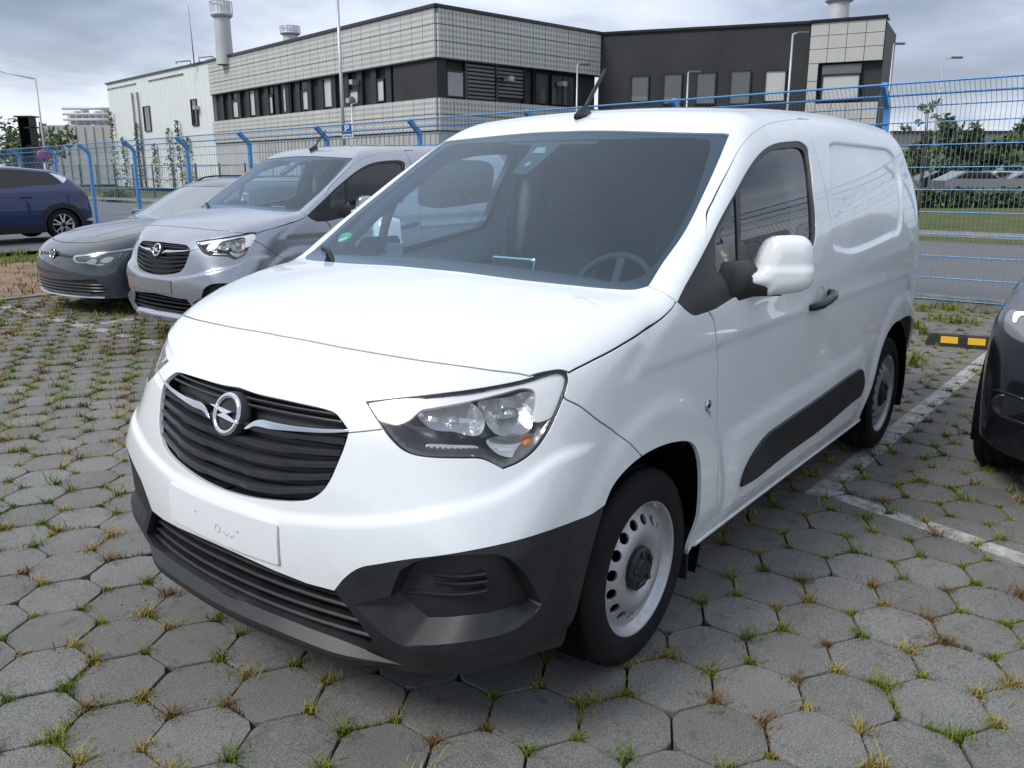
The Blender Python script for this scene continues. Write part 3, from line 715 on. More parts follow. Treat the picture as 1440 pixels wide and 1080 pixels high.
mat('window_pane', (.05, .06, .065), .04, coat=1, spec=.8, ior=1.7); mat('blind', (.50, .52, .52), .35); mat('window_dark', (.012, .012, .014), .15); mat('lamp_metal', (.16, .17, .18), .45, .6); mat('lamp_light_metal', (.45, .47, .48), .45, .5)
H = 9.5
BP = {'L': (-42.194, -81.514), 'A': (-38.015, -58.128), 'C': (-31.947, -29.185), 'R': (-44.746, -27.517), 'R2': (-48.525, -15.893), 'R3': (-49.156, -12.08)}
BP = {k: np.array(v) for k, v in BP.items()}
bld = empty('office_building', (*BP['C'], 0), label='two storey office and plant building with grey perforated cladding and black wing', cat='building')
bo = np.array([*BP['C'], 0])
class Wall:
    def __init__(s, a, b):
        s.a = np.array([*a, 0.]); d = np.array([*b, 0.])-s.a; s.L = np.linalg.norm(d); s.u = d/s.L; n = np.array([s.u[1], -s.u[0], 0]); s.n = n if n@(CAM-s.a) > 0 else -n
    def hit(s, px):
        d = px_ray(px); d = np.asarray(d); t = ((s.a-CAM)@s.n)/(d@s.n); p = CAM+d*t; return (p-s.a)@s.u, p[2]
    def box(s, u0, u1, z0, z1, d0, d1, mb=None):
        mb = mb or MB(); V = [s.a+s.u*u+s.n*d+np.array([0, 0, z])-bo for d in (d0, d1) for z in (z0, z1) for u in (u0, u1)]
        return mb.add(V, [(0, 1, 3, 2), (4, 6, 7, 5), (0, 4, 5, 1), (2, 3, 7, 6), (0, 2, 6, 4), (1, 5, 7, 3)])
    def part(s, nm, mt, *a, parent=bld): return s.box(*a).obj(nm, mt, parent)
def panels(w, u0, u1, zs, pw, mt, d0=0., d1=.14):
    n = max(1, round((u1-u0)/pw)); pw = (u1-u0)/n
    for zi in range(len(zs)-1):
        for i in range(n): w.part('cladding_panel', mt, u0+i*pw+.015, u0+(i+1)*pw-.015, zs[zi]+.015, zs[zi+1]-.015, d0, d1)
def window(w, u0, u1, z0, z1, dep=-.10, pane='window_pane', fr=.07, mull=0):
    f = MB()
    for a in ((u0, u1, z1-fr, z1), (u0, u1, z0, z0+fr), (u0, u0+fr, z0+fr, z1-fr), (u1-fr, u1, z0+fr, z1-fr)): w.box(*a, dep-.05, dep+.09, f)
    for k in range(mull): um = u0+(u1-u0)*(k+1)/(mull+1); w.box(um-fr*.4, um+fr*.4, z0+fr, z1-fr, dep-.04, dep+.07, f)
    o = f.obj('window', 'window_dark', bld); w.part('pane', pane, u0+fr, u1-fr, z0+fr, z1-fr, dep-.02, dep+.01, parent=o); return o
wl = Wall(BP['C'], BP['A']); wr = Wall(BP['C'], BP['R']); ww = Wall(BP['A'], BP['L']); wd = Wall(BP['R'], BP['R2']); we = Wall(BP['R2'], BP['R3'])
zb, zt = 5.18, 7.13
# solid cores set back behind the cladding
core = MB(); cn = [BP['C']+.0, BP['A'], BP['A']+np.array([-25, 5.]), BP['R']+np.array([-20, -8.])]
for w, mt in ((wl, 'dark_clad'), (wr, 'dark_clad')): w.part('wall', mt, .9, w.L, 0, H-.1, -6, -.30); w.part('wall_skin', mt, .2, 1.2, 0, H-.1, -.7, -.32)
for w in (wl, wr):
    panels(w, 0 if w is wl else 0, w.L, [zt, zt+.80, zt+1.59, H-.02], 1.02, 'perforated_panel'); panels(w, 0, w.L, [3.54, 4.36, zb], 1.02, 'perforated_panel')
    w.part('lower_wall', 'plain_panel', 0, w.L, 0, 3.5, -.28, .02)
    for i in range(int(w.L/.5)): w.part('wall_rib', 'plain_panel', i*.5+.2, i*.5+.27, 0, 3.48, .02, .07) if i*.5 < 22 else None
    w.part('coping', 'window_dark', -.2, w.L+.05, H-.02, H+.14, -.6, .24)
    w.part('band_soffit', 'window_dark', 0, w.L, zt-.06, zt+.012, -.3, .12)
c3_ = lambda p: crop((0, 0), 3, p); c4_ = lambda p: crop((420, 0), 3.2727, p)
def win_px(w, tl, br, z0=None, z1=None, **k):
    a = w.hit(tl); b = w.hit(br); u0, u1 = sorted((a[0], b[0])); return window(w, u0, u1, z0 if z0 else min(a[1], b[1]), z1 if z1 else max(a[1], b[1]), **k)
for x0, x1, tall in ((965, 1000, 0), (1035, 1070, 1), (1110, 1145, 0), (1185, 1222, 1), (1268, 1308, 0), (1355, 1398, 1)):
    a = wl.hit((x0/3, 150))[0]; b = wl.hit((x1/3, 150))[0]; window(wl, min(a, b), max(a, b), zb+.1, zt-.12 if tall else zt-.62, dep=-.2, pane='blind')
    if not tall: wl.part('louvre', 'window_dark', min(a, b), max(a, b), zt-.58, zt-.1, -.3, -.18)
for x0, x1, z1 in ((220, 270, zt-1.0), (328, 385, zt-.62)):
    a = wl.hit((420+x0/3.2727, 130))[0]; b = wl.hit((420+x1/3.2727, 130))[0]; window(wl, min(a, b), max(a, b), zb+.1, z1, dep=-.2, pane='blind')
for u in np.arange(4.5, wl.L-.5, 1.55): wl.part('pier', 'dark_clad', u, u+.55, zb, zt-.06, -.30, -.08)
wl.part('band_wall', 'dark_clad', .03, 4.2, zb, zt-.06, -.30, -.05); wr.part('band_wall', 'dark_clad', .03, wr.hit((420+684/3.2727, 120))[0], zb, zt-.06, -.30, -.05)
def rpx(x): return wr.hit((420+x/3.2727, 120))[0]
window(wr, rpx(688), rpx(775), zb+.08, zt-.55, dep=-.18, pane='window_pane')
for k in range(9): wr.part('louvre', 'lamp_metal', rpx(785), rpx(912), zb+.1+.2*k, zb+.22+.2*k, -.28, -.16)
for k in range(8): wr.part('louvre', 'lamp_metal', rpx(925), rpx(1042), zb+.3+.2*k, zb+.42+.2*k, -.28, -.16)
window(wr, rpx(1095), rpx(1160), zb+.05, zt-.15, dep=-.18); window(wr, rpx(1168), rpx(1280), zb+.05, zt-.15, dep=-.18, mull=1)
for x in (778, 918, 1046, 1090): wr.part('pier', 'window_dark', rpx(x)-.06, rpx(x)+.10, zb, zt-.06, -.3, -.12)
# white plant block
ww.part('wall', 'white_clad', 0, ww.L, 0, H, -8, 0)
for i in range(int(ww.L/.9)): ww.part('cladding_rib', 'white_clad', i*.9+.4, i*.9+.43, 0, H-.25, 0, .008)
ww.part('coping', 'window_dark', -.05, ww.L+.2, H, H+.14, -1.0, .12)
for tl, br in (((605, 450), (643, 553)), ((806, 420), (840, 530))): win_px(ww, c3_([tl])[0], c3_([br])[0], dep=.02)
win_px(ww, (272, 150), (281, 176), dep=.02)
for k, x in enumerate((568, 590)):
    u = ww.hit((x/3, 150))[0]; p = ww.a+ww.u*u+ww.n*.15-bo; MB().tube([(p[0], p[1], 0), (p[0], p[1], 8.3)], .09, 6).obj('downpipe', 'lamp_metal', bld)
for k in range(14):
    u = ww.hit(((455+k*9)/3, 120))[0]; ww.part('vent', 'window_dark', u-.12, u+.12, 8.95, 9.1, 0, .06)
for k in range(16):
    u = ww.hit(((628+k*9.5)/3, 105))[0]; ww.part('vent', 'window_dark', u-.12, u+.12, 8.95, 9.1, 0, .06)
# black wing and its grey end
wd.part('wall', 'dark_clad', 0, wd.L, 0, H, -8, 0); wd.part('coping', 'window_dark', -.1, wd.L, H, H+.14, -1, .12)
c5_ = lambda x: 800+x/2.25
for x0, x1, yt, yb in ((197, 253, 240, 322), (300, 357, 234, 330), (404, 463, 230, 330), (512, 572, 224, 330)):
    a = wd.hit((c5_(x0), yt/2.25)); b = wd.hit((c5_(x1), yb/2.25)); u0, u1 = sorted((a[0], b[0])); z0, z1 = min(a[1], b[1]), max(a[1], b[1]); o = window(wd, u0, u1, z0, z1, dep=.02)
    for k in range(12):
        zz_ = z1-.1-(z1-z0-.2)*k/12*.8
        wd.part('blind_slat', 'lamp_metal', u0+.08, u1-.08, zz_-.09, zz_, .03, .055, parent=o)
a = wd.hit((c5_(621), 222/2.25)); b = wd.hit((c5_(683), 322/2.25)); window(wd, min(a[0], b[0]), max(a[0], b[0]), min(a[1], b[1]), max(a[1], b[1]), dep=.02, pane='blind')
we.part('wall', 'dark_clad', 0, we.L, 0, H-.1, -6, -.3); we.part('coping', 'window_dark', -.05, we.L+.1, H, H+.14, -1, .25)
panels(we, 0, we.L, [7.35, 8.1, 8.8, H-.02], .9, 'plain_panel'); panels(we, 0, .55, [3.4, 4.4, 5.4, 6.4, 7.35], .6, 'plain_panel'); panels(we, .55, we.L, [3.4, 4.3, 5.2], .9, 'plain_panel')
we.part('lower_wall', 'plain_panel', 0, we.L, 0, 3.38, -.28, .05)
window(we, .75, we.L-1.05, 5.3, 6.75, dep=-.1, pane='blind'); we.part('louvre', 'lamp_metal', .75, we.L-1.05, 6.76, 7.25, -.2, -.05)
# wall lamps
for px in ((505, 118), ): pass
for w, px in ((wl, c4_([(270, 380)])[0]), (wr, c4_([(955, 365)])[0]), (wr, c4_([(1200, 388)])[0]), (wl, c4_([(255, 465)])[0]), (ww, (280, 152))):
    u, z = w.hit(px); w.part('wall_lamp', 'lamp_light_metal', u-.18, u+.18, z-.12, z+.14, .0, .45)
# roof plant: stacks and rails
def at(px, dep): return CAM+np.asarray(px_ray(px))*dep
def stack(px_top, px_bot, dep, r, nm='vent_stack', lab=''):
    a = at(px_bot, dep); z1 = at(px_top, dep)[2]; s_ = empty(nm, (a[0], a[1], H-.5), label=lab, cat='chimney'); h = z1-(H-.5)
    MB().lathe([(r*1.08, 0), (r, h*.45), (r*.97, h*.75), (r*.95, h*.8)], 20, 'Z').obj('shaft', 'steel_white', s_)
    MB().lathe([(r*.95, h*.74), (r*1.15, h*.755), (r*1.35, h*.78), (r*1.35, h*.82), (r*1.05, h*.82), (r*1.05, h), (r*.9, h), (r*.9, h*.8)], 20, 'Z').obj('collar', 'steel_white', s_)
    for k in range(10):
        t = 2*math.pi*k/10; MB().box((1.3*r*math.cos(t), 1.3*r*math.sin(t), h*.9), (.05, .05, h*.18)).obj('rail_post', 'steel_white', s_)
    MB().lathe([(1.28*r, h*.985), (1.34*r, h*.985), (1.34*r, h), (1.28*r, h)], 20, 'Z', closed=True).obj('rail_ring', 'steel_white', s_)
    return s_
stack((313, 6), (316, 78), 62, .58, lab='tall white round vent stack on the pale plant block'); stack((408, 38), (409, 62), 60, .52, lab='short white round vent stack behind the grey cladding')
stack((1176, -14), (1178, 30), 52, .62, lab='white round vent stack above the grey end of the black wing')
rl = empty('roof_rail', (0, 0, 0), label='thin steel railing and aerial on the plant block roof', cat='railing')
for x0, x1, y0, y1 in ((248, 268, 92, 84), (280, 300, 86, 80)):
    a = at((x0, y0), 66); b = at((x1, y1+4), 66); zt_ = a[2]+.25
    MB().tube([(a[0], a[1], H), (a[0], a[1], zt_), (b[0], b[1], zt_+.1), (b[0], b[1], H)], .05, 5).obj('rail', 'lamp_metal', rl)
a = at((273, 86), 66); MB().tube([(a[0], a[1], H-.2), (a[0]-.1, a[1]-.3, at((266, 10), 66)[2])], [.05, .02], 5).obj('aerial', 'lamp_metal', rl)
# low plant building further left
lb_ = empty('plant_hall', (0, 0, 0), label='low grey corrugated plant hall with pipework on its roof', cat='building')
a = at((55, 178), 95); b = at((170, 178), 95); zt_ = at((100, 176), 95)[2]; u = (b-a); u[2] = 0; L = np.linalg.norm(u); u /= L; nrm = np.array([-u[1], u[0], 0]); nrm = nrm if nrm@(CAM-a) < 0 else -nrm
V = [(a+u*t+nrm*d)[:2].tolist()+[z] for d in (0, 14) for z in (0, zt_) for t in (0, L+6)]; MB().add(V, [(0, 1, 3, 2), (4, 6, 7, 5), (0, 4, 5, 1), (2, 3, 7, 6), (0, 2, 6, 4), (1, 5, 7, 3)]).obj('wall', 'plain_panel', lb_)
for k in range(int(L)): p = a+u*k-nrm*.05; MB().box((p[0], p[1], zt_/2), (.12, .12, zt_-.3)).obj('wall_rib', 'plain_panel', lb_)
for k in range(9):
    p = a+u*(L*.25+k*L*.085)+nrm*3; MB().box((p[0], p[1], zt_+.8), (.7, .7, 1.2+.5*(k % 3))).obj('roof_unit', 'steel_white', lb_)
for dz in (.7, 1.3, 1.9): p = a+u*L*.2+nrm*2; q = a+u*L*1.0+nrm*2; MB().tube([(p[0], p[1], zt_+dz), (q[0], q[1], zt_+dz)], .16, 6).obj('pipe', 'steel_white', lb_)
# ---------------------------------------------------------------- lamp posts, poles, signs
def lamp(px_base_x, px_top, dep, label, arm=0., name='street_lamp', z0=-.1, r=.07, armdir=None, mt='lamp_light_metal', group=None):
    t = at(px_top, dep); o = empty(name, (t[0], t[1], z0), label=label, cat='lamp post', group=group); h = t[2]-z0
    MB().tube([(0, 0, 0), (0, 0, h*.5), (0, 0, h)], [r, r*.8, r*.6], 8).obj('pole', mt, o)
    d = np.array(armdir if armdir is not None else _r)*np.array([1, 1, 0]); d /= np.linalg.norm(d)
    if arm:
        MB().tube([(0, 0, h), tuple(d*arm*.5+np.array([0, 0, h+abs(arm)*.10])), tuple(d*arm+np.array([0, 0, h+abs(arm)*.22]))], r*.5, 6).obj('arm', mt, o); e = d*arm+np.array([0, 0, h+abs(arm)*.22])
    else: e = np.array([0, 0, h])
    hd = MB().bbox((0, 0, 0), (.55, .22, .10), .03, Matrix.Rotation(math.atan2(d[1], d[0]), 3, 'Z')); hd.v = [(x+e[0]+d[0]*.2*(1 if arm >= 0 else -1), y+e[1]+d[1]*.2*(1 if arm >= 0 else -1), z+e[2]) for x, y, z in hd.v]; hd.obj('lamp_head', 'lamp_metal', o)
    return o
lamp(62, (49.5, 111), 42, 'grey street lamp with long curved arm beside the plant hall', arm=-2.0)
lamp(810, (812, 91), 40, 'thin grey lamp post in front of the glazed corner of the building', arm=.15, r=.06)
lamp(968, (968, 102), 40, 'short white lamp post before the shuttered windows of the black wing', arm=.1, r=.06)
lamp(1110, (1115, 48), 42, 'tall white lamp post before the lit door of the black wing', arm=.3, r=.08)
lamp(1255, (1257, 62), 45, 'lamp post with flat head beside the grey end of the building', arm=.1, r=.06)
lamp(1325, (1327, 84), 45, 'thin lamp post with slanted head behind the mesh fence and young tree', arm=.5, r=.05)
t = at((472.5, -40), 40); fpole = empty('flag_pole', (t[0], t[1], -.1), label='tall bare grey pole rising past the long cladding', cat='pole'); MB().tube([(0, 0, 0), (0, 0, t[2]+.1)], [.10, .07], 10).obj('shaft', 'lamp_light_metal', fpole); MB().lathe([(.11, .0), (.11, .12), (.0, .14)], 10, 'Z', c=(0, 0, t[2]+.1)).obj('cap', 'lamp_metal', fpole)
mat('sign_blue', (.02, .10, .42), .45); mat('sign_white', (.78, .79, .79), .5)
sp_ = at((494, 140), 36); sg = empty('parking_sign', (sp_[0], sp_[1], -.1), label='blue square parking sign with a white letter P on a grey post', cat='sign'); hp = sp_[2]+.1
MB().tube([(0, 0, 0), (0, 0, hp)], .04, 8).obj('post', 'lamp_light_metal', sg); MB().bbox((0, 0, hp), (.16, .16, .25), .03).obj('post_cap', 'lamp_metal', sg)
c_ = at((487.5, 181), 35.8); rel = c_-np.array([sp_[0], sp_[1], -.1]); ex = np.array([_r[0], _r[1], 0]); ex /= np.linalg.norm(ex); nz_ = np.cross(ex, [0, 0, 1]); nz_ = nz_ if nz_@(CAM-c_) > 0 else -nz_
ex = np.cross([0, 0, 1], nz_); Mx = frame_m(rel, ex, np.array([0, 0, 1.]), nz_)
def plate(w, h, mt, nm, y=0., z=0., r=.02):
    me = MB().bbox((0, y, z), (w, h, .012), .004).mesh(nm); me.transform(Mx); return link(nm, me, mt, sg)
plate(.42, .42, 'sign_blue', 'sign_plate'); 
me = text_mesh('P', .40, bold=.012); me.transform(Mx @ Matrix.Translation((0, 0, .0085))); link('sign_letter', me, 'sign_white', sg)
plate(.36, .17, 'sign_white', 'sub_plate', y=-.31)
me = text_mesh('LKWs', .12, bold=.004); me.transform(Mx @ Matrix.Translation((0, -.31, .0085))); link('sub_text', me, 'window_dark', sg)
# black steel column with brackets
p0 = at((46, 232), 30); ib = empty('steel_column', (p0[0], p0[1], -.1), math.radians(35), label='black steel beam column with side brackets beside the blue car', cat='column'); hh = at((38, 166), 30)[2]+.1
MB().box((0, 0, hh/2), (.05, .34, hh)).obj('web', 'void', ib)
for sx1 in (-.2, .2): MB().box((0, sx1, hh/2), (.40, .03, hh)).obj('flange', 'window_dark', ib)
for k, z in enumerate((.90, .72, .55)): MB().box((0, 0, hh*z), (.10, .74, .05)).obj('bracket', 'window_dark', ib)
MB().box((0, 0, hh+.02), (.5, .62, .05)).obj('cap_plate', 'window_dark', ib)
# round no-stopping sign beside it
q = at((61, 219), 29); ns = empty('round_sign', (q[0], q[1], -.1), label='small red and blue round no stopping sign by the black column', cat='sign'); n_ = CAM-q; n_[2] = 0; n_ /= np.linalg.norm(n_); Mr = frame_m((0, 0, q[2]+.1), np.cross([0, 0, 1], n_), np.array([0, 0, 1.]), n_)
mat('sign_red', (.5, .03, .04), .45)
for (r, z, mt, nm) in ((.21, .0, 'sign_red', 'sign_rim'), (.16, .006, 'sign_blue', 'sign_face')):
    me = MB().lathe([(r, -.004), (r, .006+z), (.001, .006+z)], 28, 'Z').mesh(nm); me.transform(Mr); link(nm, me, mt, ns)
for a_ in (45, -45): me = MB().box((0, 0, .016), (.34, .045, .006), Matrix.Rotation(math.radians(a_), 3, 'Z')).mesh('sign_bar'); me.transform(Mr); link('sign_bar', me, 'sign_red', ns)
MB().tube([tuple(-n_*.03), (-n_[0]*.03, -n_[1]*.03, q[2]+.3)], .03, 6).obj('post', 'lamp_light_metal', ns)
# ---------------------------------------------------------------- bar fence along the far side of the road
bf = empty('bar_fence', (0, 0, 0), label='grey steel bar fence along the lawn before the building', cat='fence')
mat('steel_fence', (.09, .11, .13), .5, .4)
yb_ = np.arange(-60, -8, 2.4); fx2 = lambda y: -24.0+.05*(y+20)
for y in yb_: MB().box((fx2(y), y, .95), (.07, .07, 1.9)).obj('post', 'steel_fence', bf)
for i in range(len(yb_)-1):
    y0, y1 = yb_[i], yb_[i+1]
    for z in (.25, 1.0, 1.8): MB().tube([(fx2(y0), y0, z), (fx2(y1), y1, z)], .018, 4).obj('rail', 'steel_fence', bf)
    bars = MB()
    for y in np.arange(y0+.2, y1, .2): bars.tube([(fx2(y), y, .2), (fx2(y), y, 1.85)], .006, 3, cap=False)
    tag(bars.obj('bars', 'steel_fence', bf, fix=False), kind='stuff')
# ---------------------------------------------------------------- vegetation
leaf_mat('foliage'); m = mat('bark', (.10, .085, .065), .9); g = G(m); g.bump(g.noise(g.coord('Object'), 18, 5, .7), .8, .02)
def leaves(n, centre_fn, size, cols, rgl):
    V = []; Fc = []; Cc = []
    for i in range(n):
        c = centre_fn(); nrm = rgl.normal(size=3); nrm /= np.linalg.norm(nrm); a = np.cross(nrm, rgl.normal(size=3)); a /= np.linalg.norm(a); b = np.cross(nrm, a); s = size*rgl.uniform(.6, 1.4)
        k = len(V); V += [c-a*s, c-b*s*.5, c+a*s, c+b*s*.5]; Fc.append((k, k+1, k+2, k+3)); cc = tuple(np.clip(np.array(cols[rgl.integers(len(cols))])*rgl.uniform(.7, 1.35), 0, 1)); Cc += [(*cc, 1)]*4
    return V, Fc, Cc
def leaf_obj(name, parts, parent):
    V, Fc, Cc = parts; me = bpy.data.meshes.new(name); me.from_pydata([tuple(v) for v in V], [], Fc); me.update(); a = me.color_attributes.new('col', 'FLOAT_COLOR', 'POINT'); a.data.foreach_set('color', np.array(Cc, float).ravel()); return link(name, me, 'foliage', parent)
TG = [(.07, .10, .05), (.085, .12, .055), (.11, .145, .065), (.06, .085, .045)]; LG = [(.10, .14, .04), (.13, .16, .05), (.08, .12, .035)]  # TG greens are lightened in the colour itself to stand in for distance haze
def tree(x, y, h, rx, label, n=900, leaf=.16, cols=TG, sparse=False, seed=1, z0=-.3, group=None):
    rgl = np.random.default_rng(seed); t = empty('tree', (x, y, z0), label=label, cat='tree', group=group)
    mb = MB(); mb.tube([(0, 0, 0), (.03, .02, h*.3), (-.02, .03, h*.6), (0, 0, h*.92)], [.035*h*.5, .028*h*.5, .018*h*.5, .006*h*.5], 7)
    cl = []
    for k in range(9 if not sparse else 7):
        a = rgl.uniform(0, 6.3); zz_ = rgl.uniform(.38, .92)*h; r = rx*rgl.uniform(.45, .95)*(1-.45*abs(zz_/h-.6)); e = np.array([r*math.cos(a), r*math.sin(a), min(zz_+.16*h*rgl.random(), h)]); cl.append(e); mb.tube([(0, 0, zz_*.72), tuple(e*[.5, .5, 0]+np.array([0, 0, zz_*.9])), tuple(e)], [.012*h*.5, .009*h*.5, .003*h*.5], 5)
    cl.append(np.array([0, 0, h*.95])); mb.obj('trunk', 'bark', t)
    sub = [c+rgl.normal(0, .22*rx, 3) for c in cl for _ in range(3)]
    def fn():
        c = sub[rgl.integers(len(sub))]; d = rgl.normal(size=3); d /= np.linalg.norm(d); return c+d*rx*(.16 if sparse else .34)*rgl.random()**.4
    leaf_obj('crown', leaves(n, fn, leaf, cols, rgl), t); return t
q = at((1297, 232), 27); tree(q[0], q[1], at((1297, 143), 27)[2]+.3, .75, 'slender young tree with sparse pale leaves behind the mesh fence', n=420, leaf=.07, cols=LG, sparse=True, seed=3)
for i, (px, dep, topy, rx) in enumerate((((1338, 250), 58, 172, 1.7), ((1368, 250), 66, 208, 1.3), ((1412, 250), 64, 192, 1.6), ((1440, 250), 60, 184, 1.8), ((1288, 250), 76, 212, 1.5), ((1480, 250), 66, 176, 2.4))):
    q = at(px, dep); tree(q[0], q[1], at((px[0], topy), dep)[2]+.3, rx, ('tall dark green tree behind the slender young tree', 'low rounded green bush tree between two taller trees behind the hedge', 'broad dark tree behind the small white car on the far lot', 'tall leafy tree beside the broad dark tree behind the hedge', 'small far tree in front of the distant office block', 'large tree at the far end of the hedge')[i], n=1500, leaf=.22, cols=TG if i % 2 == 0 else TG[1:]+LG[:1], seed=20+i, group='trees behind the far hedge')
# clipped hedge in two lengths
rgl = np.random.default_rng(9)
hd = empty('hedge', (*at((1350, 285), 43)[:2], -.3), label='long clipped green hedge along the grass verge', cat='hedge'); ho = np.array([*at((1350, 285), 43)[:2], -.3]); ha, hb = at((1210, 285), 43)-ho, at((1560, 285), 43)-ho
def fn():
    t = rgl.random(); p = ha+(hb-ha)*t; return np.array([p[0]+rgl.uniform(-.7, .7), p[1]+rgl.uniform(-.7, .7), .05+.82*rgl.random()**.6+.05*math.sin(t*60)])
leaf_obj('foliage', leaves(7000, fn, .14, TG+LG[:1], rgl), hd)
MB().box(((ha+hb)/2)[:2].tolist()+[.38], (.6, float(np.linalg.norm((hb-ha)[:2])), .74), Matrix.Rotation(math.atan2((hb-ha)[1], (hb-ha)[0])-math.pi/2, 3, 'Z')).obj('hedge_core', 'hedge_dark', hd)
# cars on the far lot
def far_car(px, dep, col, label, seed):
    q = at(px, dep); o = empty('small_car', (q[0], q[1], -.3), math.radians(-52), label=label, cat='car', group='cars on the far lot'); o.location.z = .0
    P = [(-2.1, .35), (-2.15, .75), (-1.9, .98), (-1.1, 1.06), (-.45, 1.45), (.9, 1.48), (1.75, 1.08), (2.05, .95), (2.1, .4)]
    MB().prism(P, 'Y', -.85, .85).obj('body', col, o); W_ = [(-.98, 1.06), (-.42, 1.38), (.85, 1.41), (1.55, 1.07)]; MB().prism(W_, 'Y', -.86, .86).obj('window', 'privacy_glass_solid', o)
    MB().add([(-1.13, -.72, 1.075), (-1.13, .72, 1.075), (-.5, .66, 1.44), (-.5, -.66, 1.44), (-1.16, -.72, 1.09), (-1.16, .72, 1.09), (-.53, .66, 1.455), (-.53, -.66, 1.455)], [(4, 5, 6, 7), (0, 3, 2, 1), (0, 1, 5, 4), (2, 3, 7, 6), (1, 2, 6, 5), (3, 0, 4, 7)]).obj('windscreen', 'windscreen_solid', o)
    for x in (-1.3, 1.3):
        for y in (-.8, .8): MB().lathe([(.001, -.09), (.32, -.09), (.32, .09), (.001, .09)], 16, 'Y', c=(x, y, .32)).obj('wheel', 'rubber', o)
paint('far_white', (.6, .62, .64)); paint('far_silver', (.3, .31, .33), .3, .6)
far_car((1368, 262), 49, 'far_silver', 'small silver car on the far lot behind the hedge', 1); far_car((1410, 262), 51, 'far_white', 'small white car on the far lot behind the hedge', 2); far_car((1450, 262), 50, 'far_silver', 'silver car with its nose past the white car behind the hedge', 3); far_car((1330, 262), 52, 'graphite_paint', 'small dark car on the far lot behind the hedge', 4)
# far office block
fo_ = empty('office_block', (0, 0, 0), label='distant grey office block with long window rows behind the trees', cat='building')
a = at((1255, 200), 130); b = at((1600, 205), 130); zt_ = at((1300, 187), 130)[2]; u = b-a; u[2] = 0; L = np.linalg.norm(u); u /= L; nrm = np.array([-u[1], u[0], 0]); nrm = nrm if nrm@(CAM-a) < 0 else -nrm
V = [(a+u*t+nrm*d)[:2].tolist()+[z] for d in (0, 12) for z in (-1, zt_) for t in (0, L)]; MB().add(V, [(0, 1, 3, 2), (4, 6, 7, 5), (0, 4, 5, 1), (2, 3, 7, 6), (0, 2, 6, 4), (1, 5, 7, 3)]).obj('wall', 'plain_panel', fo_)
ry = math.atan2(u[1], u[0])
for r_ in range(3):
    for k in range(int(L/3.2)):
        p = a+u*(k*3.2+1.6)-nrm*.06; MB().box((p[0], p[1], zt_-1.4-2.3*r_), (2.7, .08, 1.1), Matrix.Rotation(ry, 3, 'Z')).obj('window', 'window_pane', fo_)
p = a+u*L/2-nrm*.3; MB().box((p[0], p[1], zt_+.1), (L+1, 1, .35), Matrix.Rotation(ry, 3, 'Z')).obj('roof_edge', 'window_dark', fo_)
# climbing plants on the white wall
for i, (x, y0, y1) in enumerate(((159, 155, 215), (176, 190, 218), (195, 172, 218), (220, 200, 218), (240, 178, 216), (253, 168, 216), (266, 190, 216))):
    u, z1 = ww.hit((x, y0)); p = ww.a+ww.u*u+ww.n*.25; cp = empty('climbing_plant', (p[0], p[1], -.1), label=('tall climber at the outer edge of the white wall', 'low climber left of the downpipes on the white wall', 'tall thin climber growing up beside the downpipes', 'lowest climber between the downpipes and the leafy pair', 'leafy climber below the narrow window of the white wall', 'tallest leafy climber on the white wall', 'low climber nearest the grey perforated cladding')[i], cat='climber', group='climbers on the white wall'); rgl = np.random.default_rng(60+i)
    wd_ = rgl.uniform(.25, .55)
    def fn(): zz_ = z1*rgl.random()**.8; a_ = ww.u*rgl.normal(0, wd_*(1.2-.8*zz_/z1))+ww.n*rgl.uniform(-.1, .2); return np.array([a_[0], a_[1], zz_])
    leaf_obj('foliage', leaves(150, fn, .14, LG+TG[2:3], rgl), cp); MB().tube([(0, 0, 0), (0, 0, z1)], .03, 5).obj('stem', 'bark', cp)
# shrubs on the lawn before the bar fence, far left trees
for i, (px, dep, topy, rx) in enumerate((((27, 225), 75, 190, 3.0), ((8, 225), 90, 205, 3.0), ((52, 225), 80, 200, 2.4))):
    q = at(px, dep); tree(q[0], q[1], at((px[0], topy), dep)[2]+.3, rx, ('dark tree directly behind the black steel column', 'dark tree behind the roof of the blue crossover', 'dark tree between the black column and the plant hall')[i], n=900, leaf=.25, seed=80+i, group='trees at the end of the lot')
for i, px in enumerate(((160, 287), (172, 285), (260, 283))):
    q = px_z(px, -.3); q = q if np.linalg.norm(q[:2]) < 60 else at(px, 36); sh = empty('shrub', (q[0], q[1], -.3), label=('small dark shrub on the lawn before the bar fence', 'second small shrub close beside another on the lawn', 'lone shrub on the lawn below the tallest climber')[i], cat='shrub', group='shrubs on the lawn'); rgl = np.random.default_rng(90+i)
    def fn(): d = rgl.normal(size=3); d /= np.linalg.norm(d); return np.array([0, 0, .35])+d*[.7, .7, .4]*rgl.random()**.4
    leaf_obj('foliage', leaves(260, fn, .10, TG, rgl), sh)
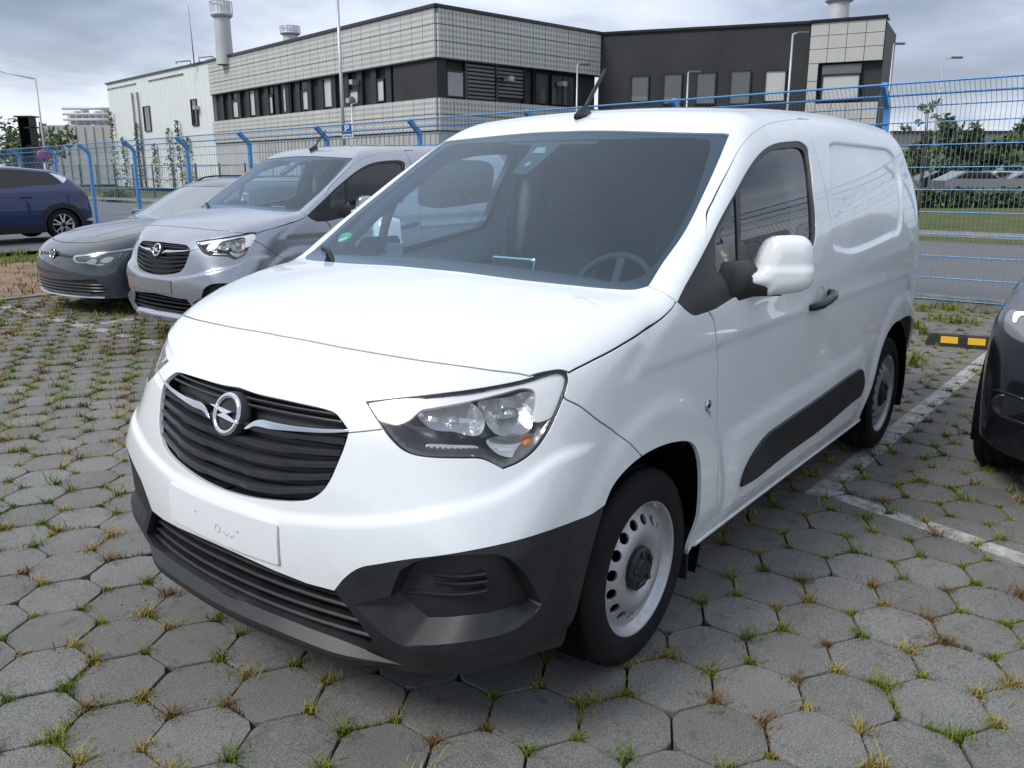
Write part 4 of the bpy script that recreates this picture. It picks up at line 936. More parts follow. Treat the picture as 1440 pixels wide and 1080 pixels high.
VAN = Body(
    prof=spl([.10, .20, .28, .40, .52, .62, .72, .82, .90, .97, 1.05, 1.15], [.80, .875, .91, .918, .923, .921, .911, .89, .864, .824, .757, .60]),
    sweep=spl([.2, .5, .7, .9, 1.1], [.24, .225, .245, .29, .33]),
    hood=spl([-.6, -.2, .03, .3, .5, .667, .76, .85, .95], [1.29, 1.245, 1.222, 1.180, 1.138, 1.085, 1.045, .99, .90]), hcrown=.055,
    side=spl([.1, .2, .3, .45, .7, .95, 1.1, 1.25, 1.4, 1.55, 1.65, 1.8], [.865, .882, .896, .912, .918, .916, .909, .894, .866, .822, .784, .72]),
    plan=spl([-3.6, -3.0, -1.5, -.3, .1, .4, .6, .8, 1.0], [-.03, -.006, 0, 0, 0, -.012, -.034, -.062, -.10]),
    kfront=spl([.1,.4,.6,.8,1.0,1.3],[.12,.12,.15,.29,.30,.28]), khood=.08,
    wsx=spl([1.0, 1.215, 1.45, 1.72, 1.9], [.33, .01, -.375, -.815, -1.11]), wsweep=.17, wsn=.52,
    roof=spl([-3.6, -3.3, -2.8, -2.2, -1.6, -1.2, -.95, -.75, -.5], [1.745, 1.80, 1.837, 1.85, 1.842, 1.822, 1.792, 1.758, 1.70]), rcrown=.07,
    khead=.05, kroof=.13, kpil=.05, xk0=.6, xk1=1.2, zbelt=1.0,
    rear=spl([.1, .4, .9, 1.2, 1.5, 1.8], [-3.41, -3.45, -3.45, -3.43, -3.40, -3.34]), rsweep=.05, krear=.33,
    XF=.30, XR=-3.0, YB=.38, disp=None, tdisp=None)
# ---------------------------------------------------------------- white van: outlines read off the photograph, dropped on the body surface
def onbody(B, px): return B.cast(CAM, np.array([px_ray(p) for p in px]))
def sz(B, px): return B.unwrap(onbody(B, px))
def poly_sd(P2, poly):
    """signed distance (positive inside) to a closed polygon"""
    q = np.asarray(poly); d = seg_dist(P2, q, np.roll(q, -1, 0)); return np.where(inpoly(P2, q), d, -d)
PX = dict(
  hood_front=[(397, 471), (420, 475.8), (480, 487.5), (549, 499.4), (619, 510), (688, 520), (744, 529)],
  head_top=[(744, 529), (774, 522), (788, 520.8), (800.8, 524.4)],
  hood_side=[(800.8, 524.4), (827, 510.6), (860, 494), (893, 475), (918, 458), (935, 445), (946.7, 433), (951, 425.5)],
  pillar_base=[(951, 425.5), (940, 415.8), (926.7, 408), (911.7, 402.5)],
  ws_side=[(911.7, 402.5), (931, 372), (962, 327.8), (993, 265.6), (1012, 223), (1026.7, 187.8)],
  cowl=[(642, 382), (731, 393.6), (820, 403), (860, 406.5), (891, 407.5), (911.7, 402.5)],
  ws_top=[(1026.7, 187.8), (968, 185.6), (909, 184), (820, 183), (790, 183.2)],
  headlight=[(512.8, 563.9), (565, 558), (618.9, 552.2), (674, 545), (730, 534.5), (749, 529.4), (774, 522), (788, 520.8), (798, 524.4), (800, 532.8), (795, 555), (782.8, 585.6), (769, 613), (752, 635.6), (730, 652), (707.8, 661), (694, 653.6), (677, 646.7), (646.7, 645.8), (605, 644.4), (582.8, 641), (566, 634), (549.4, 619), (532.8, 596.7)],
  grille=[(360, 552.5), (410, 563.8), (460, 575.5), (472.5, 581), (482.5, 592.5), (490, 606), (485, 627.5), (475, 652.5), (465, 675), (452.5, 692.5), (437.5, 702.5), (417.5, 706), (385, 705), (347.5, 700)],
  black_edge=[(843, 709), (810, 726.7), (751.7, 748), (674, 767.5), (596, 780), (537.8, 789), (510.6, 794.7), (491, 808), (475.6, 827), (437.8, 817), (392, 799)],
  intake=[(392, 799), (437.8, 817), (475.6, 827), (500, 858), (528, 896), (504, 909), (460, 893), (410, 873)],
  front_arch=[(789, 909), (794.5, 897.8), (806, 835.6), (821.7, 777), (843, 711), (855.6, 683), (874.5, 659), (896.5, 640.5), (918.6, 628), (943.8, 620), (965.8, 620), (975, 629.4), (980.6, 651.5), (981.6, 683), (980, 714.5), (975, 746), (969, 768)],
  rear_arch=[(1205, 598), (1211.5, 579), (1218.3, 556.7), (1226, 531.4), (1234, 498.3), (1241.7, 475), (1251.4, 457.5)],
  window=[(952, 425), (965, 437), (977, 444.4), (992, 441), (1008.9, 434.7), (1145.6, 346), (1148.3, 327.8), (1147.8, 305.6), (1144.4, 269), (1140.8, 233), (1136.7, 209.7), (1128, 200), (1109, 198.6), (1086.7, 202.8), (1070, 213.9), (1053, 236), (1035, 268), (1014, 305.6), (996, 341.7)],
  door_top=[(993, 341.7), (993.6, 305.6), (1003, 280.6), (1022.8, 241.7), (1039, 211), (1056, 190), (1075.6, 176.4), (1097.8, 170), (1120, 167.8), (1138, 168)],
  door_front=[(996.5, 438.5), (1001, 444), (1005, 455), (1007.5, 475), (1009, 500), (1009.3, 550), (1008.3, 606.7), (1005, 666.7), (1000, 726.7), (995, 750)],
  bumper_gap=[(793, 557), (795, 560.6), (815, 571), (841, 591), (865, 608), (880, 621.7), (899, 642)],
  nose_gap=[(488, 609), (491, 608.6), (510, 606.8), (537, 603.6)],
  moulding=[(1035, 681.7), (1040, 663), (1053, 636.7), (1073, 610), (1093, 595), (1146.7, 558), (1193, 525), (1205, 519), (1210.7, 528), (1212.3, 540), (1208, 551.7), (1193, 563), (1146.7, 601.7), (1093, 640), (1053, 671.7)],
  panel=crop((920, 150), 3.6, [(885, 200), (900, 178), (1000, 182), (1120, 198), (1190, 215), (1225, 260), (1245, 340), (1258, 450), (1258, 580), (1245, 640), (1200, 665), (1010, 745), (960, 740), (905, 700)]),
  fog=crop((460, 680), 2.571, [(112, 430), (175, 500), (240, 556), (290, 576), (370, 573), (450, 566), (550, 552), (640, 530), (700, 500), (738, 470), (773, 428), (745, 375), (715, 325), (685, 287), (650, 258), (610, 247), (560, 246), (470, 250), (380, 257), (320, 275), (272, 302), (250, 350), (236, 398), (170, 415)]),
  fog_in=crop((460, 680), 2.571, [(232, 405), (262, 432), (305, 470), (345, 503), (420, 503), (490, 499), (560, 492), (630, 478), (700, 457), (735, 446), (763, 428), (738, 378), (708, 330), (680, 295), (645, 267), (608, 257), (560, 256), (470, 260), (385, 268), (330, 285), (288, 310), (265, 355), (246, 398), (238, 402)]),
)
SEAM = []      # shared edge of the upright and the lying surfaces
def build_van():
    B = VAN; PD = {}
    hf = onbody(B, PX['hood_front']); hf = hf[hf[:, 1] > .05]
    k = hf[0]; c0 = B.top_pt(np.array([k[0]+.33*k[1]**2]), np.array([0.]), False)[0]
    def proj_top(xy): return B.top_pt(xy[:, 0], xy[:, 1], False)
    hood_edge = np.concatenate([[c0], hf, onbody(B, PX['head_top'])[1:], onbody(B, PX['hood_side'])[1:]])
    hood_edge = proj_top(cat_smooth(hood_edge[:, :2], step=.012, corners=(len(hf), len(hf)+3)))
    pil = onbody(B, PX['pillar_base']); pil = proj_top(cat_smooth(pil[:, :2], step=.012))
    wsd = onbody(B, PX['ws_side']); wsd = proj_top(cat_smooth(wsd[:, :2], step=.02))
    # crest line: where the surface turns from lying to upright
    cr = [hood_edge[-1, :2]]+list(onbody(B, [(962, 385), (976, 341), (984, 305), (996, 280), (1013, 241), (1028, 211), (1041, 191), (1056, 178), (1078, 168), (1100, 163)])[:, :2])
    for x in np.arange(cr[-1][0]-.2, -2.95, -.15):
        yy = np.arange(.5, .93, .004); Pt = B.top_pt(np.full(len(yy), x), yy, False); nn = B.grad(Pt)
        ok = (nn[:, 1] > .38) & (Pt[:, 2] > 1.0); cr.append((x, yy[np.argmax(ok)] if ok.any() else cr[-1][1]))
    cr += [(-3.0, .62), (-3.1, .5), (-3.14, .25), (-3.15, 0)]
    cr = np.array(cr); 
    for _ in range(2): cr[11:-4, 1] = np.convolve(np.r_[cr[10, 1], cr[11:-4, 1], cr[-4, 1]], [.25, .5, .25], 'valid')
    weld = proj_top(cat_smooth(cr, step=.02))
    seam = np.concatenate([hood_edge, weld[1:]])
    gap_top = hood_edge
    # ---------- lying surfaces
    outer = seam[:, :2]
    cw = onbody(B, PX['cowl']); cw = cw[cw[:, 1] > .02]
    xc = cw[0, 0]+.2*cw[0, 1]**2; cw0 = np.array([[xc, -.05], [xc, 0]])
    cowl = cat_smooth(np.concatenate([cw0, cw[:, :2]]), step=.015)
    wt = onbody(B, PX['ws_top']); wt = wt[wt[:, 1] > .02]; wt2 = np.concatenate([wt[:, :2], [[wt[-1, 0]+.17*wt[-1, 1]**2, 0], [wt[-1, 0]+.17*wt[-1, 1]**2, -.05]]])
    wtop = cat_smooth(wt2, step=.02)
    wsh = np.concatenate([cowl, wsd[1:, :2], wtop[1:]])
    PD['wsh'] = wsh
    PD['wsi'] = wsh
    pts, T, comp, c, GT = cdt_patch(outer, [wsh], [strip(gap_top[:, :2], .0052), strip(pil[:, :2], .0055)], [], .028)
    P3 = B.top_pt(pts[:, 0], pts[:, 1]); n0 = B.grad(P3)
    PD['top'] = (pts, T, comp, c, P3, B.top_nrm(pts[:, 0], pts[:, 1]), GT)
    # ---------- upright surfaces
    q = .5*math.pi/2; SE = B.YB*2+2*q+B.XF-B.XR
    S = lambda k: sz(B, PX[k])
    s_f = S('front_arch'); s_r = S('rear_arch')
    sx = lambda x: B.YB+q+B.XF-x
    su = B.unwrap(seam)
    su[0, 0] = 0; su[-1, 0] = SE
    outer = np.concatenate([[(0., .25), (.43, .236), (.52, .25), (.61, .272), (.74, .298), (.83, .305), (.92, .292), (s_f[0, 0], .262), (s_f[0, 0]+.03, .25), (sx(-.2), .2), (sx(-.32), .285), (sx(-.45), .285), (sx(-2.25), .29), (sx(-2.4), .28), (sx(-3.1), .30), (SE-.5, .33), (SE, .33)], su[::-1]])
    fa = cat_smooth(s_f, step=.014, corners=(1, 4)); fa = np.concatenate([fa, [(fa[-1, 0], .1), (fa[0, 0], .1)]])
    half = s_r; cx = sx(-2.79)
    back = np.stack([2*cx-half[::-1, 0], half[::-1, 1]], 1)
    ra = cat_smooth(np.concatenate([half, [(cx, .757)], back]), step=.016); ra = np.concatenate([ra, [(ra[-1, 0], .1), (ra[0, 0], .1)]])
    hl = cat_smooth(S('headlight'), True, .01, corners=(0, 8, 15))
    g = S('grille'); g = np.concatenate([[(-.05, g[0, 1]+.004), (0, g[0, 1]+.004)], g[g[:, 0] > .03], [(0, g[-1, 1]-.004), (-.05, g[-1, 1]-.004)]]); gr = cat_smooth(g, True, .01, corners=(0, 6, len(g)-1))
    be = S('black_edge'); be = be[be[:, 0] > .04]
    ik = S('intake'); top = ik[:3]; tz = ik[2, 1]
    ik = np.concatenate([[(-.05, be[-1, 1]+.012), (0, be[-1, 1]+.012)], be[::-1][:-8], ik[3:5], [(ik[4, 0]-.03, .303), (.25, .324), (0, .338), (-.05, .338)]])
    iks = ik
    blk = np.concatenate([cat_smooth(be, step=.012, corners=(8,)), [(0, be[-1, 1]+.012), (-.05, .4), (-.05, .1), (s_f[0, 0]+.12, .1), (be[0, 0]+.12, be[0, 1]+.0)]])
    win = cat_smooth(S('window'), True, .012, corners=(0, 4, 5, 18))
    PD.update(fa=fa, ra=ra, hl=hl, gr=gr, ik=iks, win=win, blk=blk)
    gl = []
    dt = S('door_top'); df = S('door_front')
    W = .0065
    gl.append(strip(cat_smooth(dt, step=.015), .0026)); gl.append(strip(cat_smooth(df, step=.015), .0095))
    gl.append(strip(np.array([(sx(-1.56), z) for z in np.linspace(.33, dt[-1, 1], 60)]), .008))
    gl.append(strip(resample(np.array([(df[-1, 0]-.03, .335), (sx(-1.57), .335)]), .02), W))
    gl.append(strip(resample(np.array([(dt[-1, 0]-.01, dt[-1, 1]), (sx(-1.56)+.003, dt[-1, 1])]), .02), W))
    gl.append(strip(cat_smooth(S('bumper_gap'), step=.012), .0065)); gl.append(strip(cat_smooth(S('nose_gap'), step=.012), .005))
    gl.append(strip(su[:len(gap_top)], .0052))
    gl.append(strip(np.array([(sx(-3.06), z) for z in np.linspace(.25, .62, 20)]), .005))
    pn = cat_smooth(S('panel'), True, .02); fog = S('fog')
    mo = cat_smooth(S('moulding'), True, .014, corners=(0,)); PD.update(panel=pn, fog=fog, mo=mo)
    mc = mo.mean(0)
    crease = sz(B, crop((480, 480), 3.6, [(-300, 870), (0, 892), (150, 888), (400, 855), (640, 800), (800, 755), (920, 690), (1010, 610), (1060, 560)]))
    crease = crease[crease[:, 0] > .02]; o = np.argsort(crease[:, 0]); crf = (crease[o, 0], crease[o, 1])
    def disp(P):
        sh = P.shape[:-1]; p2 = B.unwrap(P).reshape(-1, 2); x = P[..., 0].reshape(-1); z = p2[:, 1]; s = p2[:, 0]; d = np.zeros(len(p2))
        m = (s > 3.0)
        d[m] += -.016*sstep(-.004, .030, poly_sd(p2[m], pn))
        # swelling above the wheels
        for xc in (0., -2.785):
            r = np.hypot(x-xc, (z-.36)*.98); ok = (s > .9) & (s < 5.2)
            d += np.where(ok, .013*(1-sstep(.47, .545, r))*sstep(.30, .42, z), 0)
        # raised field round the rub strip
        zc = .66+.05*np.clip((-x-.6)/1.5, 0, 1)
        fx = sstep(.46, .62, -x)*(1-sstep(2.02, 2.2, -x))
        d += np.where((s > 1.2) & (s < 4.5), .014*fx*(1-sstep(zc-.045, zc+.02, z))*sstep(.30, .36, z), 0)
        # shoulder line
        d += np.where((s > 1.5) & (s < 4.5), -.004*sstep(.98, 1.05, z)*(1-sstep(1.06, 1.14, z))*sstep(.45, 1.2, -x), 0)
        # bumper: below the crease it stands proud
        cz = np.interp(s, *CRF); fade = (1-sstep(1.0, 1.18, s))*sstep(-.1, .0, s+.1)
        d += np.where(s < 1.3, .016*fade*(1-sstep(cz-.03, cz+.012, z))*sstep(.30, .36, z+.0), 0)
        return d.reshape(sh)
    CRF = [None, None]; B.disp = disp
    ss = np.linspace(.0, 1.18, 90); cz = np.interp(ss, *crf)
    cz = np.convolve(np.r_[[cz[0]]*4, cz, [cz[-1]]*4], np.ones(9)/9, 'valid'); crf = (ss, cz); CRF[:] = crf
    feats = [np.stack([ss, cz+o_], 1) for o_ in (-.03, -.009, .012)]
    def off_poly(q, d):
        t = np.roll(q, -1, 0)-np.roll(q, 1, 0); t /= np.linalg.norm(t, axis=1, keepdims=True); n = np.stack([-t[:, 1], t[:, 0]], 1)
        if poly_sd((q+n*.004)[:1], q)[0] < 0: n = -n
        r = q+n*d; return np.r_[r, r[:1]]
    feats += [off_poly(pn, o_) for o_ in (-.004, .006, .016, .030)]
    pts, T, comp, c, GT = cdt_patch(outer, [fa, ra, hl, gr, iks, win, fog], gl, [blk], .026, feats)
    P0 = B.side_pt(pts[:, 0], pts[:, 1], False); n0 = B.grad(P0)
    bx, by, dx, dy = B.wrap(pts[:, 0]); D = np.stack([dx, dy, np.zeros(len(dx))], 1)
    P3 = P0+D*disp(P0)[:, None]
    e = .003; gD = np.stack([(disp(P0+np.eye(3)[i]*e)-disp(P0-np.eye(3)[i]*e))/(2*e) for i in range(3)], 1)
    gT = gD-(gD*n0).sum(1, keepdims=True)*n0; n1 = n0-gT; n1 /= np.linalg.norm(n1, axis=1, keepdims=True)
    # keep the seam exactly on the lying surface
    PD['side'] = (pts, T, comp, c, P3, n1, GT)
    PD['weld'] = weld; PD['sx'] = sx; PD['seam'] = seam; PD['SE'] = SE
    return PD
def surf(B, S2, off=0., disp=True):
    """points and normals of the body at (s, z), shifted along the normal"""
    S2 = np.asarray(S2, float); P0 = B.side_pt(S2[..., 0], S2[..., 1], False); n0 = B.grad(P0)
    if disp and B.disp is not None:
        bx, by, dx, dy = B.wrap(S2[..., 0]); D = np.stack([dx, dy, np.zeros_like(dx)], -1); P0 = P0+D*B.disp(P0)[..., None]
    return P0+n0*np.asarray(off)[..., None] if np.ndim(off) else P0+n0*off, n0
def patch(B, poly, name, material, parent, off=0., flange=.006, step=.02, both=False, mirror=False, holes=(), offfn=None, disp=False, smooth_n=False):
    pts, T, comp, c, GT = cdt_patch(poly, list(holes), [], [], step)
    o = off if offfn is None else offfn(pts)
    P, n = surf(B, pts, o, disp)
    if offfn is not None:
        me = bpy.data.meshes.new(name); V = P*([1, -1, 1] if mirror else 1); Tt = T[:, ::-1] if mirror else T
        me.from_pydata(V.tolist(), [], Tt.tolist()); me.polygons.foreach_set('use_smooth', [True]*len(T)); me.update()
    else: me = loft_tris(name, P, T, n, flange, mirror, both)
    return link(name, me, material, parent)
def bar_on(B, curve, prof, both=True):
    """sweep a cross-section (normal offset, height offset) along (s, z) points"""
    curve = np.asarray(curve, float); P, n = surf(B, curve, 0., False)
    z = np.array([0, 0, 1.]); ring = np.stack([P+n*a+z*b for a, b in prof], 1)
    V = ring.reshape(-1, 3); k = len(prof); m = len(curve)
    Fc = [(i*k+j, i*k+(j+1) % k, (i+1)*k+(j+1) % k, (i+1)*k+j) for i in range(m-1) for j in range(k)]+[tuple(range(k))[::-1], tuple(range((m-1)*k, m*k))]
    return V, Fc
def slat(B, zfun, poly, prof, name, material, parent, smin=-1.2, smax=1.2, step=.012, margin=.0):
    """a bar that runs across the nose between the two ends of a half outline"""
    s = np.arange(0, smax, step/2); z = zfun(s); ins = inpoly(np.stack([s, z], 1), poly)
    k = np.argmax(~ins) if (~ins).any() else len(s); e = s[max(k-1, 1)]-margin
    if e < .03: return None
    ss = np.linspace(-e, e, max(4, int(2*e/step)))
    P, n = surf(B, np.stack([np.abs(ss), zfun(np.abs(ss))], 1), 0., False); sg = np.where(ss < 0, -1., 1.); P[:, 1] *= sg; n[:, 1] *= sg
    zz = np.array([0, 0, 1.]); pr = prof(np.abs(ss)) if callable(prof) else [prof]*len(ss)
    V = np.concatenate([[P[i]+n[i]*a+zz*b for a, b in pr[i]] for i in range(len(ss))]); k = len(pr[0]); m = len(ss)
    Fc = [(i*k+j, i*k+(j+1) % k, (i+1)*k+(j+1) % k, (i+1)*k+j) for i in range(m-1) for j in range(k)]+[tuple(range(k))[::-1], tuple(range((m-1)*k, m*k))]
    return MB().add(V, Fc, False).obj(name, material, parent)
def make_wheel(parent, loc, side, steer=0., kind='steel', R=.326, W=.205, rr=.222, seed=0, tm='rubber'):
    """side = +1: outer face towards +y"""
    w = empty('wheel', loc, steer); w.parent = parent
    y0 = .0      # outer sidewall plane of the tyre at local y = 0
    prof = [(rr-.006, -.012), (rr+.004, -.004), (rr+.03, .0), (rr+.055, .0), (R-.035, -.005), (R-.018, -.013), (R-.008, -.022)]
    tread = [(R-.003, -.030), (R-.001, -.052), (R-.009, -.054), (R-.009, -.061), (R, -.063), (R, -W/2+.005), (R-.009, -W/2+.003), (R-.009, -W/2-.004), (R, -W/2-.006), (R, -W+.06), (R-.009, -W+.058), (R-.009, -W+.052), (R-.002, -W+.05), (R-.008, -W+.02)]
    prof = prof+tread+[(R-.03, -W+.004), (rr+.03, -W), (rr, -W+.012)]
    n = 144; V = []; m = len(prof)
    for i, (r, h) in enumerate(prof):
        for k in range(n):
            rk = r
            if 5 <= i <= 7 or i >= m-5 and i < m-3: rk -= .0045*(k % 2)
            elif 7 < i < m-5 and i not in (9, 10, 13, 14): rk -= .003*((k+i) % 3 == 0)
            if i == 4: rk += .0006*(k % 2)
            t = 2*math.pi*k/n; V.append((rk*math.cos(t), side*h, rk*math.sin(t)))
    Fc = [(i*n+k, i*n+(k+1) % n, (i+1)*n+(k+1) % n, (i+1)*n+k) for i in range(m-1) for k in range(n)]
    ty = MB().add(V, Fc, True); t_o = ty.obj('tyre', tm, w)
    mb = MB()
    mb.lathe([(rr-.014, -.03), (rr-.010, -.016), (rr-.003, -.008), (rr+.002, -.009), (rr+.002, -.014), (rr-.006, -.02), (rr-.008, -.03), (rr-.03, -.05), (rr-.036, -W+.02), (rr-.04, -W+.02), (rr-.038, -.055), (rr-.022, -.036)], 72, 'Y', closed=True)
    mb.v = [(a, side*b, c) for a, b, c in mb.v]
    rim = mb.obj('rim', 'steel_rim' if kind == 'steel' else 'alloy', w)
    if kind == 'steel':
        ro = rr-.020; N_ = 16
        circ = lambda r, k, ph=0: np.array([(r*math.cos(2*math.pi*i/k+ph), r*math.sin(2*math.pi*i/k+ph)) for i in range(k)])
        holes = []
        for i in range(N_):
            a = 2*math.pi*(i+.5)/N_; c = np.array([math.cos(a), math.sin(a)])*(ro-.043); tgt = np.array([-math.sin(a), math.cos(a)]); rad = np.array([math.cos(a), math.sin(a)])
            holes.append(np.array([c+tgt*.0205*math.cos(t)+rad*.0175*math.sin(t) for t in np.linspace(0, 2*math.pi, 15)[:-1]]))
        pts, T, comp, c, GT = cdt_patch(circ(ro, 72), holes, [], [], .012)
        h = spl([0, .05, .07, .09, .115, .145, .17, ro], [-.028, -.028, -.026, -.016, -.008, -.016, -.030, -.040])
        rr_ = np.hypot(pts[:, 0], pts[:, 1]); y = h(rr_); dh = (h(rr_+.001)-h(rr_-.001))/.002
        nn = np.stack([-dh*pts[:, 0]/np.maximum(rr_, 1e-6), np.ones(len(pts)), -dh*pts[:, 1]/np.maximum(rr_, 1e-6)], 1); nn /= np.linalg.norm(nn, axis=1, keepdims=True)
        P3 = np.stack([pts[:, 0], y, pts[:, 1]], 1)
        me = loft_tris('disc', P3, T[:, ::-1], nn, .008); 
        if side < 0:
            me.transform(Matrix.Scale(-1, 4, (0, 1, 0))); me.flip_normals()
        d = link('disc', me, 'steel_rim', w)
        cap = MB().lathe([(.074, -.024), (.073, -.010), (.066, -.004), (.056, -.003), (.050, -.007), (.030, -.008), (.026, -.004), (.001, -.004)], 10, 'Y', smooth=False)
        cap.v = [(a, side*b, c) for a, b, c in cap.v]; co_ = cap.obj('hub_cap', 'dark_plastic', w)
        for i in range(5):
            a = 2*math.pi*i/5+.2; bl = MB().lathe([(.010, -.02), (.010, .002), (.006, .005), (.0005, .005)], 6, 'Y', c=(.052*math.cos(a), 0, .052*math.sin(a)), smooth=False); bl.v = [(x, side*y_, z) for x, y_, z in bl.v]; bl.obj('nut_cover', 'dark_plastic', w)
        wt = MB().bbox((.0, 0, 0), (.03, .012, .012), .003, Matrix.Rotation(math.radians(-30), 3, 'Y')); wt.v = [(x-.085, y_-side*.014, z+(rr-.012)*.90) for x, y_, z in wt.v]; wt.obj('balance_weight', 'satin_chrome', w)
        MB().lathe([(rr-.05, -side*.10), (.001, -side*.10)], 32, 'Y').obj('brake_disc', 'void', w)
    else:
        ns = 5
        for i in range(ns):
            a0 = 2*math.pi*i/ns+.3
            for da, wd in ((-.16, .020), (.16, .020)):
                a1 = a0+da*.6; a2 = a0+da*1.5; p0 = np.array([math.cos(a1), math.sin(a1)])*.04; p1 = np.array([math.cos(a2), math.sin(a2)])*(rr-.012)
                d = (p1-p0)/np.linalg.norm(p1-p0); nn = np.array([-d[1], d[0]])
                V = [(*(p0+nn*wd*.9), -.012), (*(p0-nn*wd*.9), -.012), (*(p1-nn*wd*.7), -.022), (*(p1+nn*wd*.7), -.022)]
                V = [(x, side*h_, z) for x, z, h_ in V]+[(x*.98, side*(h_-.03), z*.98) for x, z, h_ in V]
                MB().add(V, [(0, 1, 2, 3), (7, 6, 5, 4), (0, 4, 5, 1), (1, 5, 6, 2), (2, 6, 7, 3), (3, 7, 4, 0)]).obj('spoke', 'alloy', w)
        MB().lathe([(.055, -side*.03), (.05, -side*.008), (.03, -side*.006), (.001, -side*.006)], 20, 'Y').obj('hub_cap', 'gloss_black', w)
        MB().lathe([(rr-.02, -side*.06), (.001, -side*.055)], 40, 'Y').obj('brake_disc', 'void', w)
    return w
def assemble_van(PD):
    B = VAN; sx = PD['sx']; van = empty('delivery_van')
    def comp_of(pd, seed):
        i = np.argmin(((pd[3]-np.asarray(seed))**2).sum(1)); return pd[2][i]
    def panel(pd, comps, name, material, both, weld=PD['weld']):
        m = np.isin(pd[2], comps); T = pd[1][m]
        if both: return [link(name, loft_tris(name, pd[4], T, pd[5], .012, both=True, weld=weld), material, van)]
        return [link(name, loft_tris(name, pd[4], T, pd[5], .012, mirror=mi, weld=weld), material, van) for mi in (False, True)]
    tp, sd = PD['top'], PD['side']
    ch = comp_of(tp, (.35, .2)); panel(tp, [ch], 'bonnet', 'white_paint', True)
    panel(tp, [k for k in np.unique(tp[2]) if k != ch], 'roof', 'white_paint', True)
    names = {}
    for n, seed, b, mt in (('bumper', (.55, .62), True, 'white_paint'), ('nose_panel', (.30, 1.0), True, 'white_paint'), ('fender', (1.35, .85), False, 'white_paint'), ('door', (sx(-1.0), .85), False, 'white_paint'),
                           ('sill', (sx(-1.0), .31), False, 'white_paint'), ('lower_bumper', (.75, .27), True, 'black_plastic')):
        k = comp_of(sd, seed)
        if k in names: print('DUP', n, names[k]); continue
        names[k] = n; panel(sd, [k], n, mt, b)
    panel(sd, [k for k in np.unique(sd[2]) if k not in names], 'side_panel', 'white_paint', False)
    # dark seams behind the panel gaps
    for pd in (tp, sd):
        link('seam', loft_tris('seam', pd[4]-pd[5]*.010, pd[6], pd[5], None, both=True), 'void', van)
    # ---------------- windscreen
    wsh = PD['wsh']
    def top_patch(poly, holes, off, name, material, step=.03, parent=van):
        pts, T, comp, c, GT = cdt_patch(poly, holes, [], [], step); P = B.top_pt(pts[:, 0], pts[:, 1], False); n = B.top_nrm(pts[:, 0], pts[:, 1])
        T = T[(pts[T][:, :, 1] > -1e-6).all(1)]
        return link(name, loft_tris(name, P+n*off, T, n, None, both=True), material, parent)
    half = wsh.copy(); half[:, 1] = np.maximum(half[:, 1], 0)
    half = half[np.r_[True, np.linalg.norm(np.diff(half, axis=0), axis=1) > 1e-5]]
    ws = top_patch(half, [], -.004, 'windscreen', 'windshield_glass')
    inner = crop((420, 150), 2.25, [(800, 100), (1000, 97), (1290, 99), (1303, 110), (1290, 170), (1240, 310), (1180, 420), (1130, 490), (1090, 527), (1050, 543), (1000, 549), (900, 532), (700, 506), (520, 484)])
    ip = onbody(B, inner); ip = ip[ip[:, 1] > .03][:, :2]
    a, b = ip[0], ip[-1]
    ipl = cat_smooth(np.concatenate([[(a[0]+.17*a[1]**2, 0)], ip, [(b[0]+.2*b[1]**2, 0)]]), step=.02)
    ipl = np.concatenate([[(ipl[0, 0], -.03)], ipl, [(ipl[-1, 0], -.03)]])
    top_patch(half, [ipl], -.008, 'frit_band', 'frit', parent=ws)
    # camera housing behind the mirror
    hp = onbody(B, crop((690, 180), 8.47, [(185, 165), (220, 118), (480, 118), (800, 118), (1310, 105), (1240, 155), (820, 165), (620, 350), (450, 490), (400, 515), (330, 518), (245, 505), (380, 330), (490, 170)]))[:, :2]
    c0 = np.array([hp[:, 0].mean(), hp[:, 1].mean()])
    def any_patch(poly, off, name, material, parent, fl=.02, step=.02):
        pts, T, comp, c, GT = cdt_patch(poly, [], [], [], step); P = B.top_pt(pts[:, 0], pts[:, 1], False); n = B.top_nrm(pts[:, 0], pts[:, 1])
        return link(name, loft_tris(name, P+n*off, T, n, fl), material, parent)
    ch_ = any_patch(hp, -.011, 'camera_housing', 'frit', ws)
    q = onbody(B, crop((690, 180), 8.47, [(480, 272), (545, 205), (650, 205), (635, 278)]))[:, :2]; any_patch(q, -.0095, 'camera_window', 'interior_light', ws, None)
    q = onbody(B, crop((690, 180), 8.47, [(390, 425), (400, 400), (440, 380), (475, 382), (465, 405), (420, 430)]))[:, :2]; any_patch(q, -.0095, 'sensor_window', 'interior_light', ws, None)
    # environmental badge
    q = onbody(B, crop((400, 280), 6, [(452, 350), (450, 310), (480, 278), (530, 268), (562, 280), (552, 305), (520, 330), (470, 352)]))[:, :2]
    st = any_patch(q, -.0070, 'badge_sticker', 'sticker_green', ws, None, .01)
    q = onbody(B, crop((400, 280), 6, [(444, 350), (452, 332), (528, 308), (522, 322)]))[:, :2]; any_patch(q, -.0055, 'sticker_text', 'sticker_white', ws, None, .01)
    # ---------------- nose: grille
    gr = PD['gr']; half = gr.copy()
    zb = lambda s: .640+.30*s**2+.6*s**4; zc = lambda s: .905-.0*s
    grl = empty('grille', (0, 0, 0)); grl.parent = van
    gh = gr[gr[:, 0] > -1e-6]; gh = np.concatenate([[(0, gr[1, 1])], gh, [(0, gr[:, 1].min())]]) if False else np.stack([np.maximum(gr[:, 0], 0), gr[:, 1]], 1)
    gh = gh[np.r_[True, np.linalg.norm(np.diff(gh, axis=0), axis=1) > 1e-5]]
    patch(B, gh, 'grille_back', 'dark_plastic', grl, off=-.045, flange=None, step=.03, both=True)
